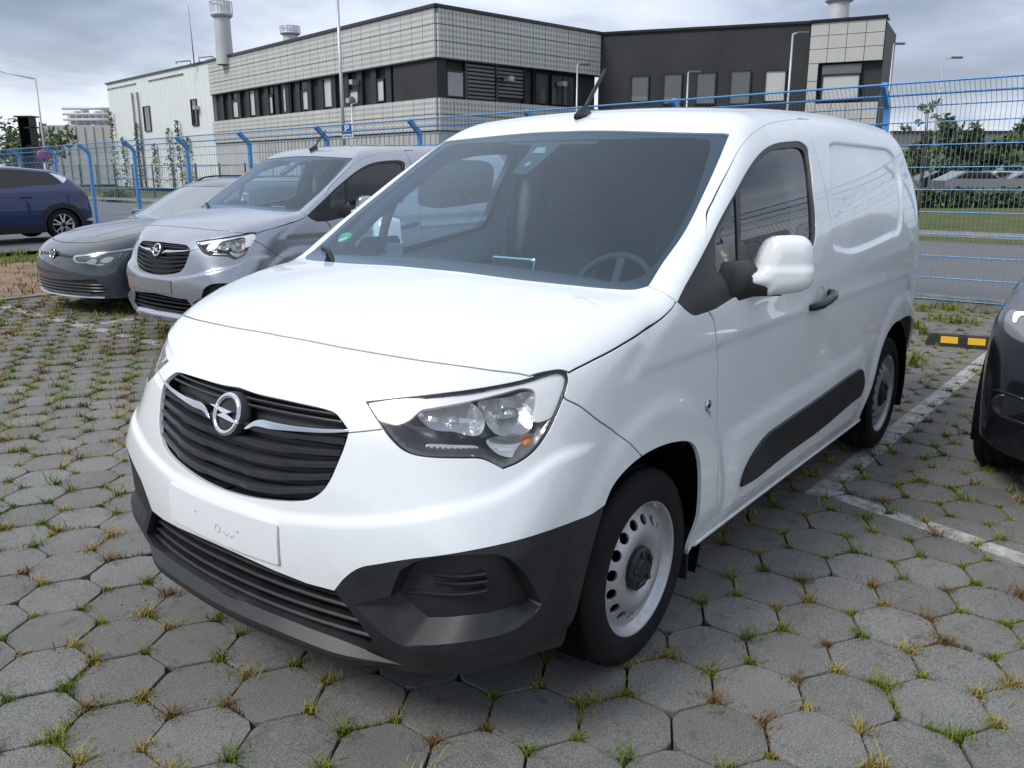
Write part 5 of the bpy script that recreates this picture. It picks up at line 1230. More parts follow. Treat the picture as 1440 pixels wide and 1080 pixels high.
    # rim round the opening
    ghe = gr[gr[:, 0] > 1e-3]; P, n = surf(B, ghe, 0., True); rim = np.stack([P-n*.002, P-n*.05], 1)
    for sgn in (1, -1):
        MB().grid(rim*[1, sgn, 1]).obj('grille_surround', 'dark_plastic', grl)
    ztop = gr[:, 1].max()
    def wav(s): return np.where((np.abs(s) > .10) & (np.abs(s) < .30), 1., 0.)
    def sm(s): return sstep(.07, .12, s)*(1-sstep(.24, .29, s))
    for i in range(6):
        f = (i+.6)/6.0
        zf = lambda s, f=f: zc(s)-.018-f*(zc(s)-.018-zb(s))+.004
        pr = lambda s: [[(-.042, .010), (-.014+.003*q, .0065), (-.005+.005*q, .0015), (-.007+.005*q, -.010-.003*q), (-.042, -.016)] for q in sm(s)]
        slat(B, zf, gr, pr, 'slat', 'slat_plastic', grl, margin=.006)
    for i, dz in enumerate((.014, .030, .046)):
        zf = lambda s, dz=dz: zc(s)+dz+.0*s
        slat(B, zf, gr, [(-.042, .006), (-.012, .0045), (-.009, .0), (-.012, -.004), (-.042, -.006)], 'slat', 'slat_plastic', grl, margin=.006)
    cb = sz(B, crop((160, 480), 4, [(738, 492), (765, 468), (800, 449), (835, 444), (900, 458), (1000, 477), (1100, 489), (1200, 497), (1318, 499), (1318, 509), (1200, 514), (1100, 510), (1000, 503), (880, 492), (815, 478), (785, 478), (760, 490)]))
    cb[:, 1] += 0.0
    for mi in (False, True): patch(B, cat_smooth(cb, True, .008, corners=(0, 8, 9)), 'chrome_bar', 'chrome', grl, off=.004, flange=.03, step=.02, mirror=mi)
    # emblem
    Pc, nc = surf(B, np.array([[0., .882]]), 0., False); Pc = Pc[0]; nz = np.array([.94, 0, .34]); ey = np.array([0, 1., 0]); ez = np.cross(nz, ey); ez = -ez if ez[2] < 0 else ez
    Me = frame_m(Pc+nz*.006, ey, ez, nz)
    em = empty('emblem'); em.parent = van
    ring = MB(); R0, r0 = .0545, .0085; nu, nv = 56, 10; Vt = []
    for i in range(nu):
        a = 2*math.pi*i/nu
        for j in range(nv):
            b_ = 2*math.pi*j/nv; rr = R0+r0*math.cos(b_); Vt.append((rr*math.cos(a), rr*math.sin(a), r0*.75*math.sin(b_)))
    ring.add(Vt, [(i*nv+j, ((i+1) % nu)*nv+j, ((i+1) % nu)*nv+(j+1) % nv, i*nv+(j+1) % nv) for i in range(nu) for j in range(nv)], True)
    me = ring.mesh('ring'); ring.fix(me); me.transform(Me); link('ring', me, 'chrome', em)
    bl = MB(); Q = [(-1.42, .30), (-.9, .33), (.62, .19), (.10, .0), (.30, -.02), (1.38, -.30), (.8, -.33), (-.62, -.17), (-.12, .02), (-.30, .04)]
    top = [(x*.0545, y*.0545, .010) for x, y in Q]; bot = [(x*.0545, y*.0545, -.006) for x, y in Q]; k = len(Q)
    rid = [(x*.0545*.9, y*.0545*.55, .0145) for x, y in Q]
    bl.add(top+bot, [tuple(range(k, 2*k))]+[(i, k+i, k+(i+1) % k, (i+1) % k) for i in range(k)]); bl.add(top, [tuple(range(k))[::-1]])
    me = bl.mesh('bolt'); bl.fix(me); me.transform(Me); link('bolt', me, 'chrome', em)
    dk = MB().lathe([(.054, -.004), (.001, -.004)], 40, 'Z'); me = dk.mesh('disc'); me.transform(Me); link('emblem_back', me, 'dark_plastic', em)
    hs = MB().lathe([(.070, -.03), (.066, -.004), (.060, .0), (.055, -.003)], 40, 'Z'); me = hs.mesh('collar'); me.transform(Me); link('emblem_collar', me, 'dark_plastic', em)
    # ---------------- lower intake and lip
    ik = PD['ik']; ih = np.stack([np.maximum(ik[:, 0], 0), ik[:, 1]], 1); ih = ih[np.r_[True, np.linalg.norm(np.diff(ih, axis=0), axis=1) > 1e-5]]
    lg = empty('lower_grille'); lg.parent = van
    patch(B, ih, 'intake_back', 'void', lg, off=-.075, flange=None, step=.04, both=True)
    ihe = ik[ik[:, 0] > 1e-3]; ihe = np.r_[[(0., ik[1, 1])], ihe, [(0., .338)]]; P, n = surf(B, resample(ihe, .02), 0., True)
    for sgn in (1, -1): MB().grid(np.stack([P-n*.002, P-n*.08], 1)*[1, sgn, 1]).obj('intake_frame', 'black_plastic', lg)
    for z0, z1 in ((.465, .452), (.432, .424), (.391, .388), (.357, .352)):
        zf = lambda s, z0=z0, z1=z1: z0+(z1-z0)*(s/.5)
        slat(B, zf, ik, [(-.060, .007), (-.012, .0055), (-.006, .001), (-.010, -.006), (-.060, -.010)], 'slat', 'black_plastic', lg, margin=.004)
    for yb in np.arange(-.40, .41, .08):
        P, n = surf(B, np.array([[abs(yb), .335], [abs(yb), .485]]), -.062, False); P[:, 1] *= 1 if yb >= 0 else -1
        MB().box(P.mean(0), (.02, .005, .15)).obj('rib', 'black_plastic', lg)
    ss = np.linspace(-.66, .66, 80); aa = np.abs(ss); P, n = surf(B, np.stack([aa, .302-.012*sstep(.2, .5, aa)], 1), 0., False); sg = np.where(ss < 0, -1., 1.); P[:, 1] *= sg; n[:, 1] *= sg
    q = 1-sstep(.40, .64, aa)
    prf = lambda q: [(-.03, .040*q+.002), (.011*q-.003, .034*q+.002), (-.003+.038*q, .014*q), (-.003+.040*q, .004*q), (-.004+.036*q, -.010*q), (-.01+.022*q, -.034*q-.002), (-.03, -.050*q-.004), (-.06, -.052*q-.004)]
    Lp = np.array([[P[i]+n[i]*a+np.array([0, 0, b_]) for a, b_ in prf(q[i])] for i in range(len(ss))]); lip = MB()
    for a0, a1 in ((0, 2), (1, 3), (2, 4), (3, 5), (4, 6), (5, 8)):
        if a1-a0 == 2: lip.grid(Lp[:, a0 if a0 == 0 else a0:a0+2])
        else: lip.grid(Lp[:, a0:a1])
    for k_ in (0, -1): lip.add(Lp[k_], [tuple(range(8))])
    lip.obj('front_lip', 'black_plastic', van, fix=False)
    # plate holder with screw marks
    ph = empty('plate_holder'); ph.parent = van
    pl = np.array([(0, .628), (.10, .628), (.20, .628), (.258, .628), (.262, .624), (.262, .57), (.262, .517), (.258, .513), (.15, .513), (0, .513)])
    patch(B, pl, 'plate_board', 'plate_white', ph, off=.0075, flange=.007, step=.03, both=True, disp=True)
    def mark(y, z, nm, rr_, ring=False):
        P, n = surf(B, np.array([[abs(y), z]]), .0078, True); P = P[0]; P[1] = y
        MB().lathe([(rr_, -.001), (rr_*.95, .0008), (rr_*.8, .0008), (rr_*.75, -.001)] if ring else [(rr_, -.001), (rr_*.7, .001), (.0003, .0006)], 16, 'X', c=P).obj(nm, 'plate_grey', ph)
    mark(-.10, .583, 'screw', .005); mark(.105, .573, 'screw', .005); mark(.012, .560, 'glue_mark', .013, True)
    for q_ in range(5): mark(.042+.011*q_, .556-.006*(q_ % 2), 'glue_mark', .0035+.001*(q_ % 2))
    # ---------------- headlights
    hl = PD['hl']
    strip_p = sz(B, crop((480, 480), 3.6, [(178, 305), (500, 272), (760, 238), (950, 203), (1060, 166), (1118, 160), (1138, 175), (1142, 200), (1122, 285), (1085, 372), (1060, 392), (990, 405), (1000, 300), (985, 245), (930, 228), (800, 258), (640, 295), (360, 340), (205, 350)]))
    c_hl = hl.mean(0)
    def inset(poly, m_):
        poly = np.array(poly)
        for _ in range(40):
            sd_ = poly_sd(poly, hl); bad = sd_ < m_
            if not bad.any(): break
            poly[bad] += (c_hl-poly[bad])/np.linalg.norm(c_hl-poly[bad], axis=1, keepdims=True)*.002
        return poly
    ref1 = sz(B, crop((480, 480), 3.6, [(690, 300), (840, 272), (985, 250), (992, 400), (970, 455), (800, 470), (735, 400)]))
    ref2 = sz(B, crop((480, 480), 3.6, [(370, 352), (540, 318), (660, 300), (730, 400), (700, 470), (560, 450), (440, 430)]))
    low = sz(B, crop((480, 480), 3.6, [(740, 500), (1010, 470), (1020, 500), (970, 560), (900, 590), (800, 570)]))
    bar = sz(B, crop((480, 480), 3.6, [(405, 520), (560, 520), (700, 535), (690, 560), (600, 575), (430, 562)]))
    for mi in (False, True):
        h = empty('headlight'); h.parent = van
        patch(B, hl, 'lens', 'lens', h, off=-.003, flange=None, step=.02, mirror=mi)
        edge = lambda p: -.008-.075*sstep(.0, .055, seg_dist(p, hl, np.roll(hl, -1, 0)))
        patch(B, hl, 'housing', 'lamp_dark', h, offfn=edge, step=.014, mirror=mi)
        frame_in = hl+(c_hl-hl)/np.linalg.norm(c_hl-hl, axis=1, keepdims=True)*.005
        patch(B, hl, 'lamp_seal', 'gloss_black', h, off=-.0015, flange=.01, step=.03, mirror=mi, holes=[frame_in])
        patch(B, inset(cat_smooth(strip_p, True, .01), .0055), 'light_strip', 'lamp_white', h, off=-.012, flange=.012, step=.015, mirror=mi)
        for pl, dep in ((ref1, .05), (ref2, .045)):
            pl_ = cat_smooth(pl, True, .01)
            r = patch(B, pl_, 'reflector', 'lamp_reflector', h, offfn=lambda p, pl_=pl_, dep=dep: -.024-dep*np.sqrt(sstep(0, .07, seg_dist(p, pl_, np.roll(pl_, -1, 0))))-.006*np.abs((p[:, 0]*32) % 2-1), step=.011, mirror=mi); r.data.polygons.foreach_set('use_smooth', [False]*len(r.data.polygons))
            cc = pl_.mean(0); P, n = surf(B, cc[None], -.05, False); P = P[0]*[1, -1 if mi else 1, 1]
            MB().lathe([(.001, -.03), (.011, -.03), (.012, .0), (.008, .012), (.001, .014)], 14, 'X', c=P).obj('bulb', 'lamp_reflector', h)
        lo_ = cat_smooth(low, True, .01); r = patch(B, lo_, 'indicator', 'lamp_reflector', h, offfn=lambda p: -.026-.03*np.sqrt(sstep(0, .05, seg_dist(p, lo_, np.roll(lo_, -1, 0)))), step=.011, mirror=mi)
        cc = sz(B, crop((480, 480), 3.6, [(968, 520)])); P, n = surf(B, cc, -.035, False); P = P[0]*[1, -1 if mi else 1, 1]
        MB().lathe([(.001, -.02), (.010, -.02), (.013, -.004), (.011, .008), (.001, .014)], 14, 'X', c=P).obj('indicator_bulb', 'amber', h)
        patch(B, cat_smooth(bar, True, .01), 'side_light', 'lamp_reflector', h, off=-.045, flange=.01, step=.02, mirror=mi)
        for k in range(9):
            cc = bar[0]+(bar[2]-bar[0])*((k+.5)/9)+np.array([0, -.008]); P, n = surf(B, cc[None], -.043, False)
            MB().box(P[0]*[1, -1 if mi else 1, 1], (.004, .003, .014)).obj('side_light_rib', 'lamp_dark', h)
    # ---------------- fog insert: recessed pocket with a lighter lower blade
    fo, fi = sz(B, PX['fog']), sz(B, PX['fog_in'])
    for mi in (False, True):
        fg = empty('fog_insert'); fg.parent = van; fo_ = cat_smooth(fo, True, .01, (0, 10)); k2 = []
        for i_ in range(len(fo)):
            n_ = max(1, int(math.ceil(np.linalg.norm(fo[(i_+1) % len(fo)]-fo[i_])/.01))); k2 += [fi[i_]+(fi[(i_+1) % len(fi)]-fi[i_])*t_/n_ for t_ in range(n_)]
        A, nA = surf(B, fo_, 0., True); C_, nC = surf(B, np.array(k2), -.042, True); k_ = [1, -1 if mi else 1, 1]
        ring = np.stack([A, C_], 0)*k_; ring = np.concatenate([ring, ring[:, :1]], 1); MB().grid(ring, smooth=True).obj('pocket_wall', 'black_plastic', fg)
        patch(B, fi, 'pocket_floor', 'black_plastic', fg, off=-.042, flange=None, step=.03, mirror=mi, disp=True)
    fr = crop((460, 680), 2.571, [(345, 333), (578, 322)]), crop((460, 680), 2.571, [(360, 362), (585, 350)]), crop((460, 680), 2.571, [(285, 402), (583, 385)])
    for mi in (1, -1):
        for a, b in fr:
            e = sz(B, [a, b]); ss = np.linspace(0, 1, 16)[:, None]; cv = e[0]+(e[1]-e[0])*ss; P, n = surf(B, cv, -.034, True)
            V = []; 
            for i in range(16):
                t = i/15; th = .002+.009*min(1, t*1.1); V += [P[i]+n[i]*(.014*t)+np.array([0, 0, .001]), P[i]+n[i]*.016*t-np.array([0, 0, .003]), P[i]-n[i]*.02-np.array([0, 0, th*1.6]), P[i]-n[i]*.02+np.array([0, 0, .001])]
            V = np.array(V)*[1, mi, 1]
            MB().add(V, [(i*4+j, i*4+(j+1) % 4, (i+1)*4+(j+1) % 4, (i+1)*4+j) for i in range(15) for j in range(4)]+[(3, 2, 1, 0), (60, 61, 62, 63)]).obj('vent_slat', 'black_plastic', van)
    # ---------------- rub strips, side windows
    win = PD['win']
    wi = lambda poly, d: np.array([p+(poly.mean(0)-p)/np.linalg.norm(poly.mean(0)-p)*d for p in poly])
    qg = sz(B, crop((920, 150), 3.6, [(316, 655), (345, 590), (418, 450), (428, 640), (432, 795), (330, 850), (318, 800)]))
    mg = sz(B, crop((920, 150), 3.6, [(440, 420), (500, 320), (555, 255), (612, 216), (680, 205), (735, 205), (762, 226), (780, 300), (795, 440), (803, 560), (806, 640), (795, 690), (620, 790), (455, 885), (445, 700)]))
    qg = cat_smooth(qg, True, .012, corners=(0, 2, 4, 5)); mg = cat_smooth(mg, True, .014, corners=(0, 11, 13))
    for mi in (False, True):
        f = patch(B, win, 'window_frame', 'dark_plastic', van, off=-.005, flange=.03, step=.03, mirror=mi, holes=[qg, mg])
        patch(B, mg, 'window_glass', 'side_glass', van, off=-.012, flange=None, step=.04, mirror=mi)
        patch(B, qg, 'quarter_glass', 'side_glass', van, off=-.010, flange=None, step=.04, mirror=mi)
        patch(B, PD['mo'], 'rub_strip', 'black_plastic', van, off=.013, flange=.02, step=.03, mirror=mi, disp=True)
    # ---------------- mirrors
    mn = np.array([1, .8, 0])/math.hypot(1, .8); m0 = np.array([-.65, .925, 1.24]); me1 = np.array([-.8, 1, 0])/math.hypot(1, .8)
    def mpl(px):
        o = []
        for p in px:
            d = px_ray(p); t = ((m0-CAM)@mn)/(d@mn); q = CAM+d*t-m0; o.append((q@me1, q[2]))
        return np.array(o)
    ol = mpl(crop((1000, 310), 8, [(295, 558), (400, 553), (490, 546), (520, 520), (560, 425), (620, 295), (680, 212), (740, 180), (850, 170), (980, 170), (1060, 186), (1120, 232), (1150, 300), (1165, 420), (1165, 560), (1148, 680), (1100, 755), (1030, 800), (850, 836), (660, 856), (595, 856), (575, 815), (555, 790), (450, 780), (345, 775), (338, 700), (330, 640)]))
    ol = cat_smooth(ol, True, .008, corners=(0, 20, 24)); hd = mpl(crop((1000, 310), 8, [(530, 545), (560, 425), (620, 295), (680, 212), (740, 180), (850, 170), (980, 170), (1060, 186), (1120, 232), (1150, 300), (1165, 420), (1165, 560), (1148, 680), (1100, 755), (1030, 800), (850, 836), (660, 850), (600, 845)]))
    def m3(q, off, mi):
        q = np.asarray(q); P = m0+q[..., :1]*me1+np.array([0, 0, 1.])*q[..., 1:2]+mn*np.asarray(off)[..., None]; return P*[1, mi, 1]
    mp_, mT, _, _, _ = cdt_patch(ol, [], [], [], .009)
    def dome(p):
        d = seg_dist(p, ol, np.roll(ol, -1, 0)); t = np.clip(d/.06, 0, 1); lowp = 1-sstep(-.022, -.004, p[:, 1]); return -.008+.050*np.sqrt(1-(1-t)**2)+.010*lowp*np.clip(d/.014, 0, 1)
    mo_ = dome(mp_)
    for mi in (1, -1):
        mr = empty('wing_mirror'); mr.parent = van
        sh = MB(); Pm = m3(mp_, mo_, mi); sh.add(Pm, [tuple(t) for t in (mT if mi > 0 else mT[:, ::-1])], True)
        rim_ = np.stack([m3(ol, np.full(len(ol), -.008), mi), m3(ol+(ol.mean(0)-ol)*.02, np.full(len(ol), -.05), mi), m3(ol+(ol.mean(0)-ol)*.10, np.full(len(ol), -.085), mi)]); sh.grid(np.concatenate([rim_, rim_[:, :1]], 1)); sh.obj('mirror_shell', 'white_paint', mr)
        MB().add(m3(ol+(ol.mean(0)-ol)*.10, np.full(len(ol), -.084), mi), [tuple(range(len(ol)))]).obj('mirror_rim', 'dark_plastic', mr)
        MB().add(m3(hd.mean(0)+(hd-hd.mean(0))*.80, np.full(len(hd), -.087), mi), [tuple(range(len(hd)))]).obj('mirror_glass', 'mirror', mr)
        ft = []
        for y, x0, x1, zt, zb_ in ((.865, -.42, -.70, 1.262, 1.10), (.895, -.43, -.69, 1.258, 1.112), (.912, -.50, -.68, 1.25, 1.122), (.922, -.58, -.68, 1.236, 1.13), (1.0, -.67, -.73, 1.165, 1.13)):
            ft.append([(x0-.03, y*mi, zb_), (x0, y*mi, zb_+.03), (x0-.01, y*mi, zt-.03), (x0-.05, y*mi, zt), (x1+.02, y*mi, zt-.005), (x1, y*mi, zt-.03), (x1, y*mi, zb_+.02), (x1+.02, y*mi, zb_)])
        ft = np.array(ft); ft = np.concatenate([ft, ft[:, :1]], 1); MB().grid(ft, smooth=True).obj('mirror_foot', 'dark_plastic', mr)
    # ---------------- door handles, fender mark
    for mi in (1, -1):
        hd = empty('door_handle'); hd.parent = van
        P, n = surf(B, np.array([[sx(-1.375), 1.033]]), 0.); P = P[0]
        pth = [(-1.262, .004, 1.008), (-1.285, .022, 1.012), (-1.33, .034, 1.018), (-1.40, .038, 1.028), (-1.46, .036, 1.036), (-1.495, .026, 1.042), (-1.505, .002, 1.044)]
        MB().tube([(x, (P[1]+y)*mi, z) for x, y, z in pth], [.012, .017, .0185, .0185, .019, .02, .018], 10).obj('grip', 'gloss_black', hd)
        cup = MB().lathe([(.060, .0015), (.056, .0), (.045, -.012), (.02, -.02), (.001, -.021)], 28, 'Y', c=(0, 0, 0)); cup.v = [(x*.9-1.40, (P[1]+.004+y)*mi, z+1.035) for x, y, z in cup.v]
        MB().lathe([(.056, .0018), (.052, .0026), (.048, .0018)], 28, 'Y').obj('cup_rim', 'white_paint', hd).matrix_local = Matrix.Translation((-1.40, (P[1]+.0)*mi, 1.035)) @ Matrix.Scale(mi, 4, (0, 1, 0))
    P, n = surf(B, np.array([[sx(-.326), .80]]), 0.003); P = P[0]; n = n[0]
    ex = np.cross([0, 0, 1], n); ex /= np.linalg.norm(ex); M_ = frame_m(P, ex, np.cross(n, ex), n)
    fm = empty('fender_mark'); fm.parent = van
    def place(mb_or_me, name, material, mtx):
        me = mb_or_me.mesh(name) if isinstance(mb_or_me, MB) else mb_or_me
        me.transform(mtx); return link(name, me, material, fm)
    place(MB().lathe([(.0225, 0), (.022, .003), (.018, .004), (.016, .002), (.013, .002), (.012, .004), (.001, .004)], 24, 'Z'), 'badge_ring', 'satin_chrome', M_)
    place(MB().lathe([(.009, .0045), (.001, .0045)], 16, 'Z'), 'badge_core', 'void', M_)
    place(text_mesh('SGG', .026, bold=.0006), 'badge_text', 'void', M_ @ Matrix.Translation((0, -.036, .0005)))
    # ---------------- roof aerial
    Z = B.top_pt(np.array([-.93]), np.array([0.]))[0]
    an = empty('aerial', Z); an.parent = van
    bs = MB(); o = []
    for h, l0, l1, w in ((-.004, .055, -.07, .032), (.008, .05, -.064, .028), (.028, .014, -.052, .015), (.044, -.014, -.044, .009)):
        o.append([(l0, 0, h), (l0*.6+l1*.4, w, h), (l1, w*.8, h), (l1, -w*.8, h), (l0*.6+l1*.4, -w, h), (l0, 0, h)])
    bs.grid(np.array(o), smooth=False); bs.obj('aerial_base', 'dark_plastic', an)
    MB().tube([(-.022, 0, .028), (-.075, 0, .085), (-.13, 0, .145), (-.185, 0, .205)], [.0085, .0085, .008, .0065], 8).obj('aerial_rod', 'dark_plastic', an)
    # ---------------- wheels, liners, underside
    for x, st, k in ((0., 0., 0), (-2.785, 0., 1)):
        for sd_ in (1, -1): make_wheel(van, (x, sd_*(.885 if k else .882), .322), sd_, 0., seed=k*2+sd_)
        for sd_ in (1, -1):
            pr = [(.40*math.cos(t), .40*math.sin(t)) for t in np.linspace(-.45, math.pi+.45, 28)]
            V = [[(x+a, sd_*y, .345+b*1.0) for a, b in pr] for y in (.905 if sd_ else 0, .60, .45)]
            V[0] = [(x+a*.985, sd_*.895, .345+b*.985) for a, b in pr]
            L = MB().grid(np.array(V)); L.add(V[2], [tuple(range(28))]); L.obj('wheel_liner', 'void', van)
    fl = MB(); fl.box((-1.35, 0, .27), (3.9, 1.10, .06)); fl.box((-1.39, .62, .30), (1.85, .50, .05)); fl.box((-1.39, -.62, .30), (1.85, .50, .05)); fl.box((.60, 0, .31), (.36, 1.10, .04)); fl.box((-3.25, 0, .33), (.3, 1.5, .05)); fl.obj('underbody', 'void', van)
    for sd_ in (1, -1): MB().bbox((-.325, sd_*.80, .255), (.012, .16, .20), .004).obj('mud_flap', 'black_plastic', van)
    # sill trim: the rolled lower edge
    for sd_ in (1, -1):
        s_ = np.array([(sx(x), .289) for x in np.linspace(-.345, -2.27, 60)]); P, n = surf(B, s_, 0.)
        MB().tube([(p[0], p[1]*sd_-sd_*.006, p[2]-.002) for p in P], .011, 8).obj('sill_edge', 'white_paint', van)
    # rear lamps and rear bumper
    SE = PD['SE']
    for mi in (False, True):
        tl = cat_smooth(np.array([(sx(-3.0)+.33, .86), (sx(-3.0)+.40, .86), (sx(-3.0)+.50, .88), (sx(-3.0)+.52, 1.3), (sx(-3.0)+.50, 1.58), (sx(-3.0)+.42, 1.58), (sx(-3.0)+.36, 1.2)]), True, .02)
        patch(B, tl, 'tail_light', 'red_lens', van, off=.008, flange=.01, step=.05, mirror=mi)
    # ---------------- cabin
    cb_ = empty('cabin'); cb_.parent = van
    dsh = []
    for y in np.linspace(-.80, .80, 33):
        bin_ = math.exp(-((y-.37)/.22)**4); k = 1-.16*(y/.8)**2; xf = .06-.17*(y*y)
        dsh.append([(xf, y, 1.10), (xf-.06, y, 1.135), (-.20, y, 1.135+.01*bin_), (-.34, y, 1.125+.045*bin_), (-.42, y, 1.11+.05*bin_), (-.45, y, 1.07), (-.43, y, .98), (-.46, y, .85), (-.38, y, .60)])
    MB().grid(np.array(dsh)).obj('dashboard', 'interior', cb_)
    MB().box((-1.0, 0, .42), (1.6, 1.60, .05)).obj('cabin_floor', 'interior', cb_)
    MB().bbox((-.425, .02, 1.165), (.018, .20, .115), .008, Matrix.Rotation(math.radians(-12), 3, 'Y')).obj('screen', 'gloss_black', cb_)
    MB().bbox((-.433, .02, 1.165), (.022, .21, .125), .008, Matrix.Rotation(math.radians(-12), 3, 'Y')).obj('screen_frame', 'satin_chrome', cb_)
    sw = empty('steering_wheel'); sw.parent = van; tilt = Matrix.Rotation(math.radians(62), 4, 'Y'); Ms = Matrix.Translation((-.60, .37, 1.075)) @ tilt
    ring = MB(); Vt = []; nu, nv = 40, 8
    for i in range(nu):
        a = 2*math.pi*i/nu
        for j in range(nv):
            b_ = 2*math.pi*j/nv; rr = .18+.016*math.cos(b_); Vt.append((rr*math.cos(a), rr*math.sin(a), .016*math.sin(b_)))
    ring.add(Vt, [(i*nv+j, ((i+1) % nu)*nv+j, ((i+1) % nu)*nv+(j+1) % nv, i*nv+(j+1) % nv) for i in range(nu) for j in range(nv)], True); me = ring.mesh('wheel_rim'); me.transform(Ms); link('wheel_rim', me, 'interior', sw)
    hb = MB().bbox((0, 0, 0), (.12, .14, .05), .02); 
    for a in (0, 150, 210): r_ = math.radians(a); hb.bbox((.1*math.cos(math.pi+r_), .1*math.sin(math.pi+r_), 0), (.16, .035, .02), .006, Matrix.Rotation(math.pi+r_, 3, 'Z'))
    me = hb.mesh('wheel_hub'); me.transform(Ms); link('wheel_hub', me, 'interior', sw)
    for y in (.38, -.38):
        st = empty('seat', (-1.10, y, .45)); st.parent = van
        MB().bbox((0, 0, .25), (.52, .50, .16), .05).obj('cushion', 'seat_cloth', st)
        MB().bbox((-.27, 0, .58), (.14, .48, .62), .05, Matrix.Rotation(math.radians(-10), 3, 'Y')).obj('backrest', 'seat_cloth', st)
        MB().bbox((-.34, 0, .96), (.10, .26, .17), .04, Matrix.Rotation(math.radians(-8), 3, 'Y')).obj('headrest', 'seat_cloth', st)
    MB().box((-1.66, 0, 1.03), (.03, 1.42, 1.20)).obj('bulkhead', 'interior', cb_)
    # inner door and pillar trim on both sides
    for sd_ in (1, -1):
        tr = MB(); tr.box((-1.0, sd_*.82, .82), (1.1, .06, .56)); tr.obj('door_card', 'interior', cb_)
        pl = MB().tube([(-1.58, sd_*.79, 1.05), (-1.56, sd_*.75, 1.4), (-1.54, sd_*.66, 1.68)], [.06, .055, .045], 6); pl.obj('pillar_trim', 'interior_light', cb_)
        ap = MB().tube([(-.12, sd_*.80, 1.14), (-.45, sd_*.775, 1.37), (-.80, sd_*.70, 1.60), (-1.0, sd_*.65, 1.70)], [.035, .032, .032, .03], 6); ap.obj('pillar_trim', 'interior', cb_)
    hd_ = []
    for y in np.linspace(-.66, .66, 12): hd_.append([(x, y, float(B.top_pt(np.array([x]), np.array([y]))[0, 2])-.035) for x in (-.92, -1.1, -1.3, -1.6)])
    MB().grid(np.array(hd_)).obj('headliner', 'interior_light', cb_)
    # wiper arms and cowl grille
    cw = wsh[wsh[:, 1] > -.001]; 
    cp = np.array([(float(np.interp(abs(y), [0, .4, .8], [.045, .02, -.10])), y) for y in np.linspace(-.76, .76, 40)])
    Pz = B.top_pt(cp[:, 0]-.02, np.abs(cp[:, 1]))
    for (ya, yb, x0) in ((-.70, -.10, .0), (-.02, .62, .0)):
        w_ = empty('wiper'); w_.parent = van; yy = np.linspace(ya, yb, 14)
        xx = np.interp(np.abs(yy), [0, .4, .78], [.03, .0, -.105])+.005; xx[:2] -= .02; Pp = B.top_pt(xx, np.abs(yy)); Pp[:, 1] = yy; Pp[:, 2] += np.where((np.arange(14) < 3) & (ya < -.5), .006, -.04)
        MB().tube(Pp, .007, 6).obj('wiper_blade', 'dark_plastic', w_)
        Pa = Pp[:7]+[.01, 0, .010]; MB().tube(Pa, [.012, .011, .01, .009, .008, .008, .007], 6).obj('wiper_arm', 'dark_plastic', w_)
    return van
PD = build_van(); van = assemble_van(PD)
# ---------------------------------------------------------------- the same model again as a silver people carrier
SWAP = {'white_paint': 'silver_paint', 'badge': None}
def copy_tree(o, parent, skip=(), swap=SWAP):
    c = o.copy(); COL.objects.link(c); c.parent = parent
    for k in ('label', 'category', 'group', 'kind'):
        if k in c: del c[k]
    for sl in c.material_slots:
        if sl.material and sl.material.name in swap:
            m = MATS[swap[sl.material.name]]; sl.link = 'OBJECT'; sl.material = m
    for ch in o.children:
        if ch.name.split('.')[0] not in skip: copy_tree(ch, c, skip, swap)
    return c
silver = copy_tree(van, None, skip=('rub_strip', 'fender_mark', 'badge_sticker', 'sticker_text', 'bulkhead'))
silver.name = 'people_carrier'; silver.location = (-2.789, -5.142, -.02); silver.rotation_euler = (0, 0, -.018)
tag(silver, 'silver grey people carrier parked beside the dark grey hatchback', 'van')
tag(van, 'white delivery van with black lower bumper and steel wheels on hexagonal pavers', 'van')
for ch in silver.children:
    if ch.name.startswith(('lower_bumper', 'front_lip', 'fog_insert')):
        if ch.type == 'MESH':
            ch.material_slots[0].link = 'OBJECT'; ch.material_slots[0].material = MATS['silver_paint']
for ch in silver.children:
    if ch.name.startswith('plate_holder'):
        for b in ch.children:
            b.material_slots[0].link = 'OBJECT'; b.material_slots[0].material = MATS['grey_board']
for mi in (False, True): patch(VAN, PD['panel'], 'rear_side_window', 'privacy_glass_solid', silver, off=.006, flange=.004, step=.06, mirror=mi)
